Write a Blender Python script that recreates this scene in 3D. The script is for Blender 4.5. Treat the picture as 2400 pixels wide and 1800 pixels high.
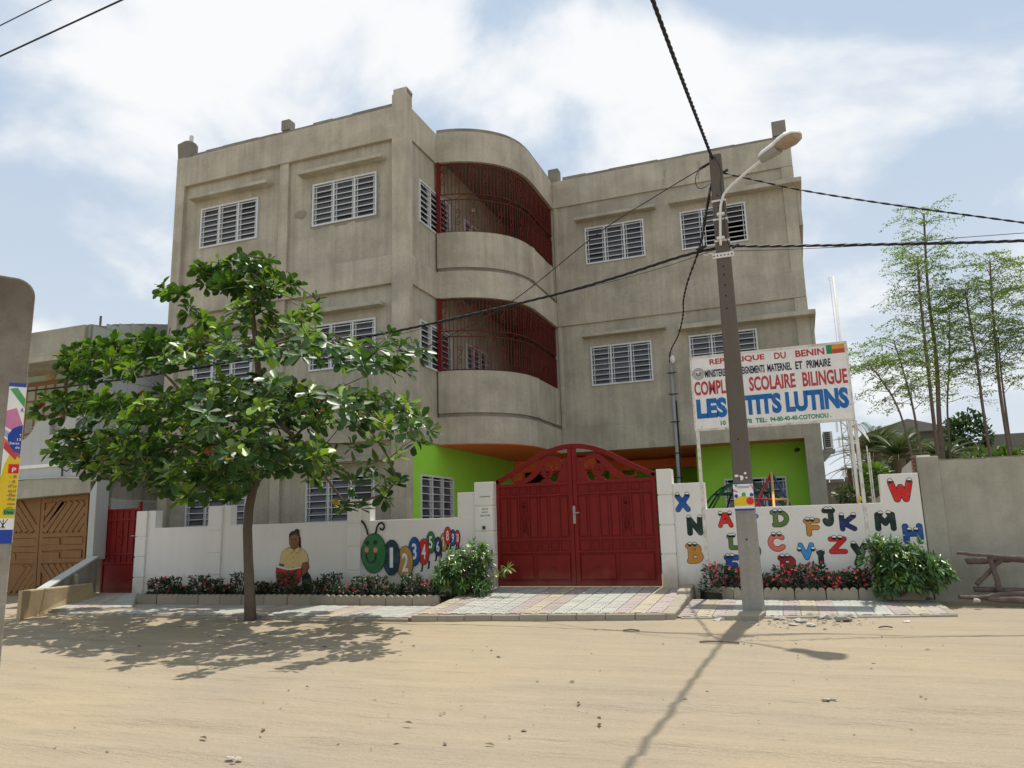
import bpy, bmesh, math, random
import numpy as np
from mathutils import Vector, Matrix, noise as mnoise
for o in list(bpy.data.objects): bpy.data.objects.remove(o)
sc = bpy.context.scene
COL = sc.collection
R = math.radians
random.seed(7)
rng = np.random.default_rng(7)

# ------------------------------------------------------------------ camera
F_PX, YAW, PITCH, ROLL, EYE = 1765.0, -0.3568, 0.1897, -0.0286, 1.45
_cy, _sy = math.cos(YAW), math.sin(YAW)
FW = np.array([_sy*math.cos(PITCH), _cy*math.cos(PITCH), math.sin(PITCH)])
_r = np.array([_cy, -_sy, 0.0]); _u = np.cross(_r, FW)
RT = math.cos(ROLL)*_r + math.sin(ROLL)*_u
UP = -math.sin(ROLL)*_r + math.cos(ROLL)*_u
EYEP = np.array([0.0, 0.0, EYE])
cam = bpy.data.cameras.new('camera'); camo = bpy.data.objects.new('camera', cam); COL.objects.link(camo)
cam.sensor_width = 36; cam.lens = F_PX*36/2400; cam.clip_start = 0.05; cam.clip_end = 3000
camo.matrix_world = Matrix(((RT[0], UP[0], -FW[0], 0), (RT[1], UP[1], -FW[1], 0), (RT[2], UP[2], -FW[2], EYE), (0, 0, 0, 1)))
sc.camera = camo

# ------------------------------------------------------------------ sky, sun, exposure
SUN_EL, SUN_AZ = R(73.6), R(5.9)      # azimuth from +Y towards +X
w = bpy.data.worlds.new('World'); sc.world = w; w.use_nodes = True
nt = w.node_tree; nt.nodes.clear()
def N(t, **k):
    n = nt.nodes.new(t)
    for a, b in k.items(): setattr(n, a, b)
    return n
def L(a, b): nt.links.new(a, b)
out = N('ShaderNodeOutputWorld'); bg = N('ShaderNodeBackground'); bg.inputs['Strength'].default_value = 0.1
sky = N('ShaderNodeTexSky'); sky.sky_type = 'NISHITA'; sky.sun_disc = False
sky.sun_elevation = SUN_EL; sky.sun_rotation = SUN_AZ; sky.air_density = 1.0; sky.dust_density = 2.5; sky.ozone_density = 1.2
tc = N('ShaderNodeTexCoord'); sep = N('ShaderNodeSeparateXYZ'); L(tc.outputs['Generated'], sep.inputs[0])
mx = N('ShaderNodeMath', operation='MAXIMUM'); L(sep.outputs['Z'], mx.inputs[0]); mx.inputs[1].default_value = 0.0
ad = N('ShaderNodeMath', operation='ADD'); L(mx.outputs[0], ad.inputs[0]); ad.inputs[1].default_value = 0.5
dx = N('ShaderNodeMath', operation='DIVIDE'); L(sep.outputs['X'], dx.inputs[0]); L(ad.outputs[0], dx.inputs[1])
dy = N('ShaderNodeMath', operation='DIVIDE'); L(sep.outputs['Y'], dy.inputs[0]); L(ad.outputs[0], dy.inputs[1])
cb = N('ShaderNodeCombineXYZ'); L(dx.outputs[0], cb.inputs[0]); L(dy.outputs[0], cb.inputs[1]); cb.inputs[2].default_value = 17.7
n1 = N('ShaderNodeTexNoise'); n1.inputs['Scale'].default_value = 2.6; n1.inputs['Detail'].default_value = 8; n1.inputs['Roughness'].default_value = 0.52
n1.inputs['Distortion'].default_value = 0.25; L(cb.outputs[0], n1.inputs['Vector'])
rp = N('ShaderNodeValToRGB'); rp.color_ramp.elements[0].position = 0.455; rp.color_ramp.elements[1].position = 0.60
rp.color_ramp.interpolation = 'EASE'; L(n1.outputs['Fac'], rp.inputs[0])
# haze veil: pale, everywhere
veil = N('ShaderNodeMixRGB'); veil.inputs[0].default_value = 0.82; L(sky.outputs[0], veil.inputs[1]); hz = N('ShaderNodeValToRGB'); hz.color_ramp.elements[0].position = 0.0; hz.color_ramp.elements[0].color = (.80, .86, .92, 1); hz.color_ramp.elements[1].position = .55; hz.color_ramp.elements[1].color = (.545, .68, .84, 1); L(mx.outputs[0], hz.inputs[0])
hs = N('ShaderNodeVectorMath', operation='SCALE'); hs.inputs['Scale'].default_value = 10.0; L(hz.outputs[0], hs.inputs[0]); L(hs.outputs[0], veil.inputs[2])
cl = N('ShaderNodeMixRGB'); L(rp.outputs[0], cl.inputs[0]); L(veil.outputs[0], cl.inputs[1]); cl.inputs[2].default_value = (9.5, 9.65, 9.8, 1)
L(cl.outputs[0], bg.inputs[0]); L(bg.outputs[0], out.inputs[0])
sl = bpy.data.lights.new('sun', 'SUN'); sl.energy = 4.8; sl.angle = R(0.6); sl.color = (1.0, 0.95, 0.86)
so = bpy.data.objects.new('sun', sl); COL.objects.link(so)
_sd = Vector((math.sin(SUN_AZ)*math.cos(SUN_EL), math.cos(SUN_AZ)*math.cos(SUN_EL), math.sin(SUN_EL)))
so.rotation_euler = _sd.to_track_quat('Z', 'Y').to_euler(); so.location = (0, 20, 30)
vs = sc.view_settings; vs.view_transform = 'Standard'; vs.look = 'None'; vs.exposure = 0.0; vs.gamma = 1.0; vs.use_curve_mapping = False
sc.render.resolution_x = 1024; sc.render.resolution_y = 768

# ------------------------------------------------------------------ survey helpers: a sighting from the eye point met with a known plane
def ray(u, v): return FW + (u-1200)/F_PX*RT + (900-v)/F_PX*UP
def onp(u, v, ax, val):
    d = ray(u, v); t = (val-EYEP[ax])/d[ax]; return Vector(EYEP+t*d)
def UY(u, v, Y): return onp(u, v, 1, Y)
def UZ(u, v, z): return onp(u, v, 2, z)
def UX(u, v, x): return onp(u, v, 0, x)
def gz(Y): return 0.032*max(0.0, min(Y, 13.0)-4.0)
def UG(u, v):
    z = 0.1
    for _ in range(40):
        p = UZ(u, v, z); z = .5*z+.5*gz(p[1])
    return UZ(u, v, z)

# ------------------------------------------------------------------ materials
M = {}
def nodes_of(name):
    m = bpy.data.materials.new(name); m.use_nodes = True; t = m.node_tree
    return m, t, t.nodes['Principled BSDF']
def surf(name, col, rough=.85, spec=.25, var=.12, scale=1.5, fine=.06, fscale=30, streak=0, stain=0, staincol=None, bump=.15, bscale=60, metal=0, attr=False, stainscale=.7, rnd=0.0, zdark=None):
    m, t, b = nodes_of(name); nn, lk = t.nodes.new, t.links.new
    tcn = nn('ShaderNodeTexCoord'); V = tcn.outputs['Object']
    def noise(sc_, det=5, ro=.55, vec=None):
        n = nn('ShaderNodeTexNoise'); n.inputs['Scale'].default_value = sc_; n.inputs['Detail'].default_value = det; n.inputs['Roughness'].default_value = ro
        lk(vec or V, n.inputs['Vector']); return n.outputs['Fac']
    def mrange(src, a, c):
        r = nn('ShaderNodeMapRange'); r.inputs[1].default_value = .25; r.inputs[2].default_value = .75; r.inputs[3].default_value = a; r.inputs[4].default_value = c
        lk(src, r.inputs[0]); return r.outputs[0]
    def mul(a, c):
        x = nn('ShaderNodeMath'); x.operation = 'MULTIPLY'; lk(a, x.inputs[0])
        if hasattr(c, 'is_linked'): lk(c, x.inputs[1])
        else: x.inputs[1].default_value = c
        return x.outputs[0]
    f = mul(mrange(noise(scale), 1-var, 1+var), mrange(noise(fscale, 3), 1-fine, 1+fine))
    if streak:
        mp = nn('ShaderNodeMapping'); mp.inputs['Scale'].default_value = (7, 7, .35); lk(V, mp.inputs[0])
        f = mul(f, mrange(noise(1.0, 6, .6, mp.outputs[0]), 1-streak, 1+streak))
    if rnd:
        oi = nn('ShaderNodeObjectInfo'); r = nn('ShaderNodeMapRange'); r.inputs[3].default_value = 1-rnd; r.inputs[4].default_value = 1+rnd
        lk(oi.outputs['Random'], r.inputs[0]); f = mul(f, r.outputs[0])
    mm = nn('ShaderNodeVectorMath'); mm.operation = 'SCALE'; lk(f, mm.inputs['Scale'])
    if attr:
        at = nn('ShaderNodeAttribute'); at.attribute_name = 'Col'; lk(at.outputs['Color'], mm.inputs[0])
    else: mm.inputs[0].default_value = col
    cs = mm.outputs[0]
    if stain:
        rr = nn('ShaderNodeValToRGB'); rr.color_ramp.elements[0].position = .47; rr.color_ramp.elements[1].position = .66
        lk(noise(stainscale, 7, .62), rr.inputs[0])
        mixn = nn('ShaderNodeMixRGB'); lk(mul(rr.outputs[0], stain), mixn.inputs[0]); lk(cs, mixn.inputs[1]); mixn.inputs[2].default_value = (*(staincol or (.1, .09, .075)), 1)
        cs = mixn.outputs[0]
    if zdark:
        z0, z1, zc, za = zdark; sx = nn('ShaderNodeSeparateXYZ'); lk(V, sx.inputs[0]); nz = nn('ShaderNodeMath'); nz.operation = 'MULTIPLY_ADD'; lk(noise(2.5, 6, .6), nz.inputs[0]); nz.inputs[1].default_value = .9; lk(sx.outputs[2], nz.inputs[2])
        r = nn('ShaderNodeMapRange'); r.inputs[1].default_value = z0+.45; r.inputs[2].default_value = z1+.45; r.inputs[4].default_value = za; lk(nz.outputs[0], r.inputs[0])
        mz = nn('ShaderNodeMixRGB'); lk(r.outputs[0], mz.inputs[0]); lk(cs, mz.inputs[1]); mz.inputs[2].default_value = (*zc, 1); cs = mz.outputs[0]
    lk(cs, b.inputs['Base Color'])
    b.inputs['Roughness'].default_value = rough; b.inputs['Specular IOR Level'].default_value = spec; b.inputs['Metallic'].default_value = metal
    if bump:
        bn = nn('ShaderNodeBump'); bn.inputs['Strength'].default_value = bump; bn.inputs['Distance'].default_value = .02
        lk(noise(bscale, 4, .6), bn.inputs['Height']); lk(bn.outputs[0], b.inputs['Normal'])
    M[name] = m; return m
def leafmat(name, rough=.38, spec=.5, trans=.35, tcol=(1.5, 1.7, .5)):
    m, t, b = nodes_of(name); nn, lk = t.nodes.new, t.links.new
    at = nn('ShaderNodeAttribute'); at.attribute_name = 'Col'
    lk(at.outputs['Color'], b.inputs['Base Color']); b.inputs['Roughness'].default_value = rough; b.inputs['Specular IOR Level'].default_value = spec
    tr = nn('ShaderNodeBsdfTranslucent'); mu = nn('ShaderNodeMixRGB'); mu.blend_type = 'MULTIPLY'; mu.inputs[0].default_value = 1
    lk(at.outputs['Color'], mu.inputs[1]); mu.inputs[2].default_value = (*tcol, 1); lk(mu.outputs[0], tr.inputs['Color'])
    mxs = nn('ShaderNodeMixShader'); mxs.inputs[0].default_value = trans; lk(b.outputs[0], mxs.inputs[1]); lk(tr.outputs[0], mxs.inputs[2])
    lk(mxs.outputs[0], t.nodes['Material Output'].inputs['Surface']); M[name] = m; return m
CONC = (.335, .305, .245)
surf('facade', (.42, .385, .31), .92, .15, .17, 1.1, .08, 16, streak=.17, stain=.5, staincol=(.245, .22, .172), bump=.35, bscale=35, stainscale=.9)
surf('facade_beam', (.445, .405, .325), .92, .15, .18, 1.3, .09, 18, streak=.14, stain=.42, staincol=(.26, .232, .185), bump=.3, bscale=35, stainscale=1.2)
surf('raw_concrete', (.25, .23, .19), .95, .1, .22, 3, .12, 30, stain=.4, staincol=(.13, .12, .1), bump=.6, bscale=30)
surf('patch', (.275, .25, .205), .95, .1, .12, 4, .06, 40, bump=.3)
surf('grey_render', (.37, .355, .29), .92, .15, .16, 1.1, .07, 30, streak=.08, stain=.55, staincol=(.22, .21, .165), bump=.3, stainscale=1.4)
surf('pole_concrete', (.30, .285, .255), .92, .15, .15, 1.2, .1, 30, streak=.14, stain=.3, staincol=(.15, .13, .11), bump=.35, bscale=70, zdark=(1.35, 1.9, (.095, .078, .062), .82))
surf('pillar_concrete', (.33, .30, .25), .95, .1, .18, 3, .09, 40, streak=.1, stain=.6, staincol=(.12, .105, .085), bump=.5, bscale=50, stainscale=2.2, zdark=(2.0, 2.9, (.10, .07, .05), .8))
surf('white_wall', (.75, .725, .68), .75, .25, .03, 1.0, .02, 25, streak=.03, stain=.16, staincol=(.55, .52, .47), bump=.05, stainscale=1.3, zdark=(.5, .10, (.40, .33, .235), .75))
surf('white_metal', (.62, .64, .66), .45, .4, .05, 4, .03, 30, bump=0, stain=.1, staincol=(.4, .36, .3), stainscale=6)
surf('old_white_metal', (.68, .66, .60), .55, .35, .06, 4, .04, 40, bump=.1, stain=.55, staincol=(.22, .16, .1), stainscale=9)
surf('louvre_glass', (.075, .078, .09), .2, .5, .25, 3, .05, 30, bump=0, rnd=.35)
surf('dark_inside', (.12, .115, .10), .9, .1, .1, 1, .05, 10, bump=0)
surf('room_plaster', (.23, .195, .16), .9, .1, .1, 1, .05, 10, bump=0)
surf('red_gate', (.19, .014, .012), .5, .16, .07, 3, .03, 30, bump=.06, stain=.3, staincol=(.11, .010, .010), stainscale=2.5, zdark=(.30, .0, (.24, .11, .075), .45))
surf('red_grille', (.13, .020, .016), .6, .15, .1, 6, .05, 40, bump=0)
surf('green_paint', (.32, .68, .06), .7, .25, .06, 1.5, .03, 30, bump=.06, stain=.08, staincol=(.15, .3, .05))
surf('orange_paint', (.90, .21, .085), .7, .25, .06, 2, .03, 30, bump=.06)
surf('steel_grey', (.30, .30, .29), .5, .4, .1, 6, .05, 30, bump=.05)
surf('galv_white', (.66, .66, .64), .5, .4, .08, 5, .05, 30, bump=.05, stain=.25, staincol=(.35, .3, .22), stainscale=5)
surf('lamp_bowl', (.33, .25, .18), .3, .5, .2, 6, .1, 30, bump=.05)
surf('cable_black', (.02, .02, .024), .6, .3, .1, 5, 0, 10, bump=0)
surf('bark', (.15, .118, .09), .95, .1, .2, 6, .15, 60, streak=.2, stain=.5, staincol=(.09, .072, .055), bump=1, bscale=28, stainscale=6)
surf('thin_bark', (.16, .12, .10), .9, .1, .2, 6, .1, 60, bump=.4, bscale=50)
surf('log_bark', (.15, .115, .10), .95, .1, .25, 8, .15, 60, bump=.7, bscale=50, stain=.4, staincol=(.09, .07, .06), stainscale=6)
surf('soil', (.06, .048, .036), .98, .05, .3, 6, .2, 40, bump=.8, bscale=30)
surf('kerb_concrete', (.33, .295, .235), .92, .15, .14, 3, .08, 40, stain=.4, staincol=(.21, .18, .13), bump=.35, stainscale=3, rnd=.10)
surf('paver_pale', (.375, .375, .335), .9, .2, .07, 3, .06, 60, bump=.25, bscale=120, rnd=.10, stain=.15, staincol=(.45, .37, .25), stainscale=4)
surf('paver_pink', (.35, .295, .275), .9, .2, .08, 3, .06, 60, bump=.25, bscale=120, rnd=.12, stain=.15, staincol=(.45, .37, .25), stainscale=4)
surf('paver_yellow', (.395, .345, .255), .9, .2, .08, 3, .06, 60, bump=.25, bscale=120, rnd=.10, stain=.15, staincol=(.45, .37, .25), stainscale=4)
surf('joint_sand', (.22, .18, .125), .98, .05, .15, 6, .1, 40, bump=.5)
surf('rubble', (.40, .37, .32), .95, .1, .2, 6, .12, 50, bump=.6, rnd=.25)
surf('wood_door', (.225, .115, .04), .6, .3, .1, 2, .08, 40, streak=.12, bump=.15, bscale=50)
surf('wood_dark', (.22, .10, .035), .6, .3, .1, 3, .08, 40, bump=.1)
surf('mint_wall', (.40, .47, .40), .85, .2, .06, 1, .03, 30, bump=.06)
surf('tile_white', (.44, .455, .44), .7, .3, .05, .8, .04, 20, streak=.04, bump=.06, stain=.15, staincol=(.3, .3, .26))
surf('stained_concrete', (.27, .255, .21), .95, .1, .12, 1, .08, 25, streak=.3, stain=.35, staincol=(.14, .13, .1), bump=.35)
surf('sandy_concrete', (.43, .33, .20), .95, .1, .12, 2, .1, 30, stain=.3, staincol=(.27, .21, .14), bump=.35)
surf('aged_wall', (.21, .195, .16), .95, .1, .2, 1, .1, 20, streak=.2, stain=.4, staincol=(.1, .095, .08), bump=.4)
surf('far_grey', (.17, .17, .15), .95, .1, .15, .4, .05, 10, bump=0)
surf('roof_sheet', (.25, .235, .21), .8, .2, .15, .6, .06, 10, bump=.1)
surf('palm_trunk', (.19, .15, .10), .95, .1, .2, 5, .1, 40, bump=.6)
def flat(name, col, rough=.6): return surf(name, col, rough, .25, .10, 5, .05, 60, bump=0, stain=.22, staincol=tuple(c*.6+.2 for c in col), stainscale=7)
for nme, c in dict(p_black=(.012, .012, .012), p_white=(.78, .77, .74), p_blue=(.015, .085, .32), p_navy=(.018, .035, .13), p_dkgreen=(.010, .035, .028), p_green=(.035, .17, .055), p_olive=(.10, .19, .04),
        p_red=(.60, .025, .022), p_dkred=(.33, .02, .025), p_salmon=(.75, .16, .12), p_orange=(.52, .24, .04), p_ochre=(.45, .26, .07), p_ltblue=(.05, .30, .68), p_teal=(.013, .05, .065), p_pink=(.62, .25, .20), p_skin=(.24, .10, .045),
        p_hair=(.018, .012, .010), p_shirt=(.66, .50, .22), p_book=(.55, .022, .018), p_flesh=(.22, .085, .038), s_red=(.47, .045, .06), s_blue=(.012, .13, .40), s_navy=(.02, .018, .06), s_green=(.02, .24, .09), f_green=(.01, .25, .08), f_yellow=(.62, .30, .03), f_red=(.47, .06, .06),
        y_poster=(.70, .50, .02), b_poster=(.02, .06, .33), m_poster=(.58, .20, .36), v_poster=(.36, .36, .62), g_poster=(.08, .33, .10), play_red=(.42, .03, .035), play_blue=(.03, .07, .20), play_yellow=(.62, .36, .09), play_green=(.012, .07, .04), rope=(.62, .42, .04), brick=(.22, .12, .085), black_box=(.02, .02, .02)).items():
    flat(nme, c)
leafmat('almond_leaf', rough=.40, spec=.42, trans=.26)
leafmat('shrub_leaf', rough=.30, spec=.6, trans=.25)
leafmat('hedge_leaf', rough=.45, spec=.4, trans=.2)
leafmat('feather_leaf', rough=.5, spec=.3, trans=.4)
leafmat('petal', rough=.6, spec=.2, trans=.25, tcol=(1.2, .8, .8))
# sand: tracks and small ripples in the relief, tint patches in the colour
def sandmat():
    m, t, b = nodes_of('sand'); nn, lk = t.nodes.new, t.links.new
    V = nn('ShaderNodeTexCoord').outputs['Object']
    def noise(s, vec=V, det=6, ro=.55):
        n = nn('ShaderNodeTexNoise'); n.inputs['Scale'].default_value = s; n.inputs['Detail'].default_value = det; n.inputs['Roughness'].default_value = ro; lk(vec, n.inputs['Vector']); return n.outputs['Fac']
    r1 = nn('ShaderNodeValToRGB'); e = r1.color_ramp.elements; e[0].position = .36; e[0].color = (.325, .274, .205, 1); e[1].position = .64; e[1].color = (.37, .302, .205, 1); lk(noise(.35), r1.inputs[0])
    mp = nn('ShaderNodeMapping'); mp.inputs['Scale'].default_value = (.5, 3.2, 1); mp.inputs['Rotation'].default_value = (0, 0, R(-8)); lk(V, mp.inputs[0])
    st = noise(1.6, mp.outputs[0], 7, .6)
    r2 = nn('ShaderNodeMapRange'); r2.inputs[1].default_value = .3; r2.inputs[2].default_value = .7; r2.inputs[3].default_value = .93; r2.inputs[4].default_value = 1.07; lk(st, r2.inputs[0])
    fn = nn('ShaderNodeMapRange'); fn.inputs[1].default_value = .2; fn.inputs[2].default_value = .8; fn.inputs[3].default_value = .86; fn.inputs[4].default_value = 1.14; lk(noise(70, V, 3, .7), fn.inputs[0])
    mu = nn('ShaderNodeMath'); mu.operation = 'MULTIPLY'; lk(r2.outputs[0], mu.inputs[0]); lk(fn.outputs[0], mu.inputs[1])
    sv = nn('ShaderNodeVectorMath'); sv.operation = 'SCALE'; lk(r1.outputs[0], sv.inputs[0]); lk(mu.outputs[0], sv.inputs['Scale'])
    lk(sv.outputs[0], b.inputs['Base Color']); b.inputs['Roughness'].default_value = .95; b.inputs['Specular IOR Level'].default_value = .1
    b1 = nn('ShaderNodeBump'); b1.inputs['Strength'].default_value = 1; b1.inputs['Distance'].default_value = .035; lk(st, b1.inputs['Height'])
    mp2 = nn('ShaderNodeMapping'); mp2.inputs['Scale'].default_value = (.9, 9, 1); mp2.inputs['Rotation'].default_value = (0, 0, R(-13)); lk(V, mp2.inputs[0])
    b3_ = nn('ShaderNodeBump'); b3_.inputs['Strength'].default_value = 1; b3_.inputs['Distance'].default_value = .022; lk(noise(2.2, mp2.outputs[0], 6, .65), b3_.inputs['Height']); lk(b1.outputs[0], b3_.inputs['Normal']); b1 = b3_
    b2 = nn('ShaderNodeBump'); b2.inputs['Strength'].default_value = .6; b2.inputs['Distance'].default_value = .02; lk(noise(38, V, 5, .7), b2.inputs['Height']); lk(b1.outputs[0], b2.inputs['Normal'])
    lk(b2.outputs[0], b.inputs['Normal']); M['sand'] = m
sandmat()

# ------------------------------------------------------------------ object helpers
ORG = {}
def tag(o, label=None, cat=None, group=None, kind=None):
    if label: o['label'] = label
    if cat: o['category'] = cat
    if group: o['group'] = group
    if kind: o['kind'] = kind
    return o
def empty(name, loc, label=None, cat=None, group=None, kind=None):
    o = bpy.data.objects.new(name, None); COL.objects.link(o); o.location = loc; o.empty_display_size = .2
    ORG[o] = Vector(loc); return tag(o, label, cat, group, kind)
def link(name, me, parent=None, org=None, loc=None):
    o = bpy.data.objects.new(name, me); COL.objects.link(o)
    if parent is not None:
        o.parent = parent; ORG[o] = ORG[parent] if loc is None else Vector(loc)
        if loc is not None: o.location = Vector(loc)-ORG[parent]
    else:
        ORG[o] = Vector(loc) if loc is not None else Vector((0, 0, 0)); o.location = ORG[o]
    return o
class MB:
    def __init__(s): s.v = []; s.f = []; s.c = []
    def add(s, vs, fs, col=None):
        n = len(s.v); s.v += [tuple(p) for p in vs]; s.f += [tuple(i+n for i in f) for f in fs]
        if col is not None: s.c += [col]*len(vs)
        return s
    def box(s, x0, x1, y0, y1, z0, z1):
        vs = [(x, y, z) for z in (z0, z1) for y in (y0, y1) for x in (x0, x1)]
        return s.add(vs, [(0, 2, 3, 1), (4, 5, 7, 6), (0, 1, 5, 4), (2, 6, 7, 3), (0, 4, 6, 2), (1, 3, 7, 5)])
    def hexa(s, lo, hi):   # 4 lower + 4 upper points, same order
        vs = list(lo)+list(hi)
        return s.add(vs, [(3, 2, 1, 0), (4, 5, 6, 7), (0, 1, 5, 4), (1, 2, 6, 5), (2, 3, 7, 6), (3, 0, 4, 7)])
    def prism(s, poly, mapf, d0, d1):   # poly 2D, mapf(a,b,depth)
        n = len(poly); a = [mapf(p[0], p[1], d0) for p in poly]; b = [mapf(p[0], p[1], d1) for p in poly]
        return s.add(a+b, [tuple(range(n)), tuple(range(2*n-1, n-1, -1))]+[(i, (i+1) % n, (i+1) % n+n, i+n) for i in range(n)])
    def tube(s, path, r, n=8, caps=True):
        P = [Vector(p) for p in path]; m = len(P)
        rad = r if hasattr(r, '__len__') else [r]*m
        T = [(P[min(i+1, m-1)]-P[max(i-1, 0)]).normalized() for i in range(m)]
        ref = Vector((0, 0, 1)) if abs(T[0].z) < .9 else Vector((1, 0, 0))
        A = T[0].cross(ref).normalized(); vs = []
        for i in range(m):
            A = (A-T[i]*A.dot(T[i])).normalized(); B = T[i].cross(A)
            for k in range(n):
                a = 2*math.pi*k/n; vs.append(P[i]+(A*math.cos(a)+B*math.sin(a))*rad[i])
        fs = [(i*n+k, i*n+(k+1) % n, (i+1)*n+(k+1) % n, (i+1)*n+k) for i in range(m-1) for k in range(n)]
        if caps: fs += [tuple(range(n-1, -1, -1)), tuple(range((m-1)*n, m*n))]
        return s.add(vs, fs)
    def ribbon(s, path2, wd, mapf, d0, d1):   # flat bar following a 2D path
        P = [Vector((p[0], p[1])) for p in path2]; m = len(P); W = wd if hasattr(wd, '__len__') else [wd]*m
        lft, rgt = [], []
        for i in range(m):
            t = (P[min(i+1, m-1)]-P[max(i-1, 0)]).normalized(); nrm = Vector((-t.y, t.x))*W[i]/2
            lft.append(P[i]+nrm); rgt.append(P[i]-nrm)
        for i in range(m-1):
            q = [lft[i], rgt[i], rgt[i+1], lft[i+1]]
            s.hexa([mapf(a.x, a.y, d0) for a in q], [mapf(a.x, a.y, d1) for a in q])
        return s
    def mesh(s, name, mat, org=Vector((0, 0, 0)), smooth=False):
        me = bpy.data.meshes.new(name)
        me.from_pydata([(p[0]-org[0], p[1]-org[1], p[2]-org[2]) for p in s.v], [], s.f)
        if s.c and len(s.c) == len(s.v):
            ca = me.color_attributes.new('Col', 'FLOAT_COLOR', 'POINT'); ca.data.foreach_set('color', np.array([(*c, 1) for c in s.c], 'f').ravel())
        if mat: me.materials.append(M[mat])
        bm = bmesh.new(); bm.from_mesh(me); bmesh.ops.recalc_face_normals(bm, faces=bm.faces); bm.to_mesh(me); bm.free()
        if smooth: me.shade_smooth()
        return me
    def build(s, name, mat, parent=None, smooth=False, bevel=0, loc=None, segs=2):
        org = Vector(loc) if loc is not None else (ORG[parent] if parent is not None else Vector((0, 0, 0)))
        o = link(name, s.mesh(name, mat, org, smooth), parent, loc=loc)
        if bevel:
            md = o.modifiers.new('bevel', 'BEVEL'); md.width = bevel; md.segments = segs; md.limit_method = 'ANGLE'; md.angle_limit = R(40)
        return o
def XZ(Y): return lambda a, b, d: (a, Y+d, b)          # 2D (x,z), depth along +y
def ellipse(cx, cz, rx, rz, n=28, a0=0, a1=2*math.pi): return [(cx+rx*math.cos(a0+(a1-a0)*i/n), cz+rz*math.sin(a0+(a1-a0)*i/n)) for i in range(n)]
_tc = {}
def text2d(s, offset=0.0, res=3):
    k = (s, offset)
    if k in _tc: return _tc[k]
    c = bpy.data.curves.new('t', 'FONT'); c.body = s; c.size = 1; c.offset = offset; c.resolution_u = res; c.fill_mode = 'BOTH'
    o = bpy.data.objects.new('t', c); me = bpy.data.meshes.new_from_object(o)
    v = [(p.co.x, p.co.y) for p in me.vertices]; f = [tuple(q.vertices) for q in me.polygons]
    bpy.data.objects.remove(o); bpy.data.curves.remove(c); bpy.data.meshes.remove(me)
    _tc[k] = (v, f); return v, f
def text_on(mb, s, x0, x1, z0, z1, Y, offset=0.0, like=None):
    v, f = text2d(s, offset); rv = text2d(s, like)[0] if like is not None else v
    a0, a1 = min(p[0] for p in rv), max(p[0] for p in rv); b0, b1 = min(p[1] for p in rv), max(p[1] for p in rv)
    mb.add([(x0+(p[0]-a0)/(a1-a0)*(x1-x0), Y, z0+(p[1]-b0)/(b1-b0)*(z1-z0)) for p in v], f); return mb
def hull(pts):
    bm = bmesh.new()
    for p in pts: bm.verts.new(p)
    r = bmesh.ops.convex_hull(bm, input=bm.verts); bmesh.ops.delete(bm, geom=[g for g in r['geom_interior'] if isinstance(g, bmesh.types.BMVert)], context='VERTS')
    bm.verts.index_update(); v = [tuple(q.co) for q in bm.verts]; f = [tuple(q.index for q in fc.verts) for fc in bm.faces]; bm.free(); return v, f
def chunk(cx, cy, cz, sx, sy, sz, n=14):
    pts = []
    for _ in range(n):
        d = Vector((random.gauss(0, 1), random.gauss(0, 1), random.gauss(0, 1))).normalized()
        pts.append((cx+d.x*sx*random.uniform(.8, 1), cy+d.y*sy*random.uniform(.8, 1), cz+max(-.35, d.z)*sz*random.uniform(.7, 1)))
    return hull(pts)
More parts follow.
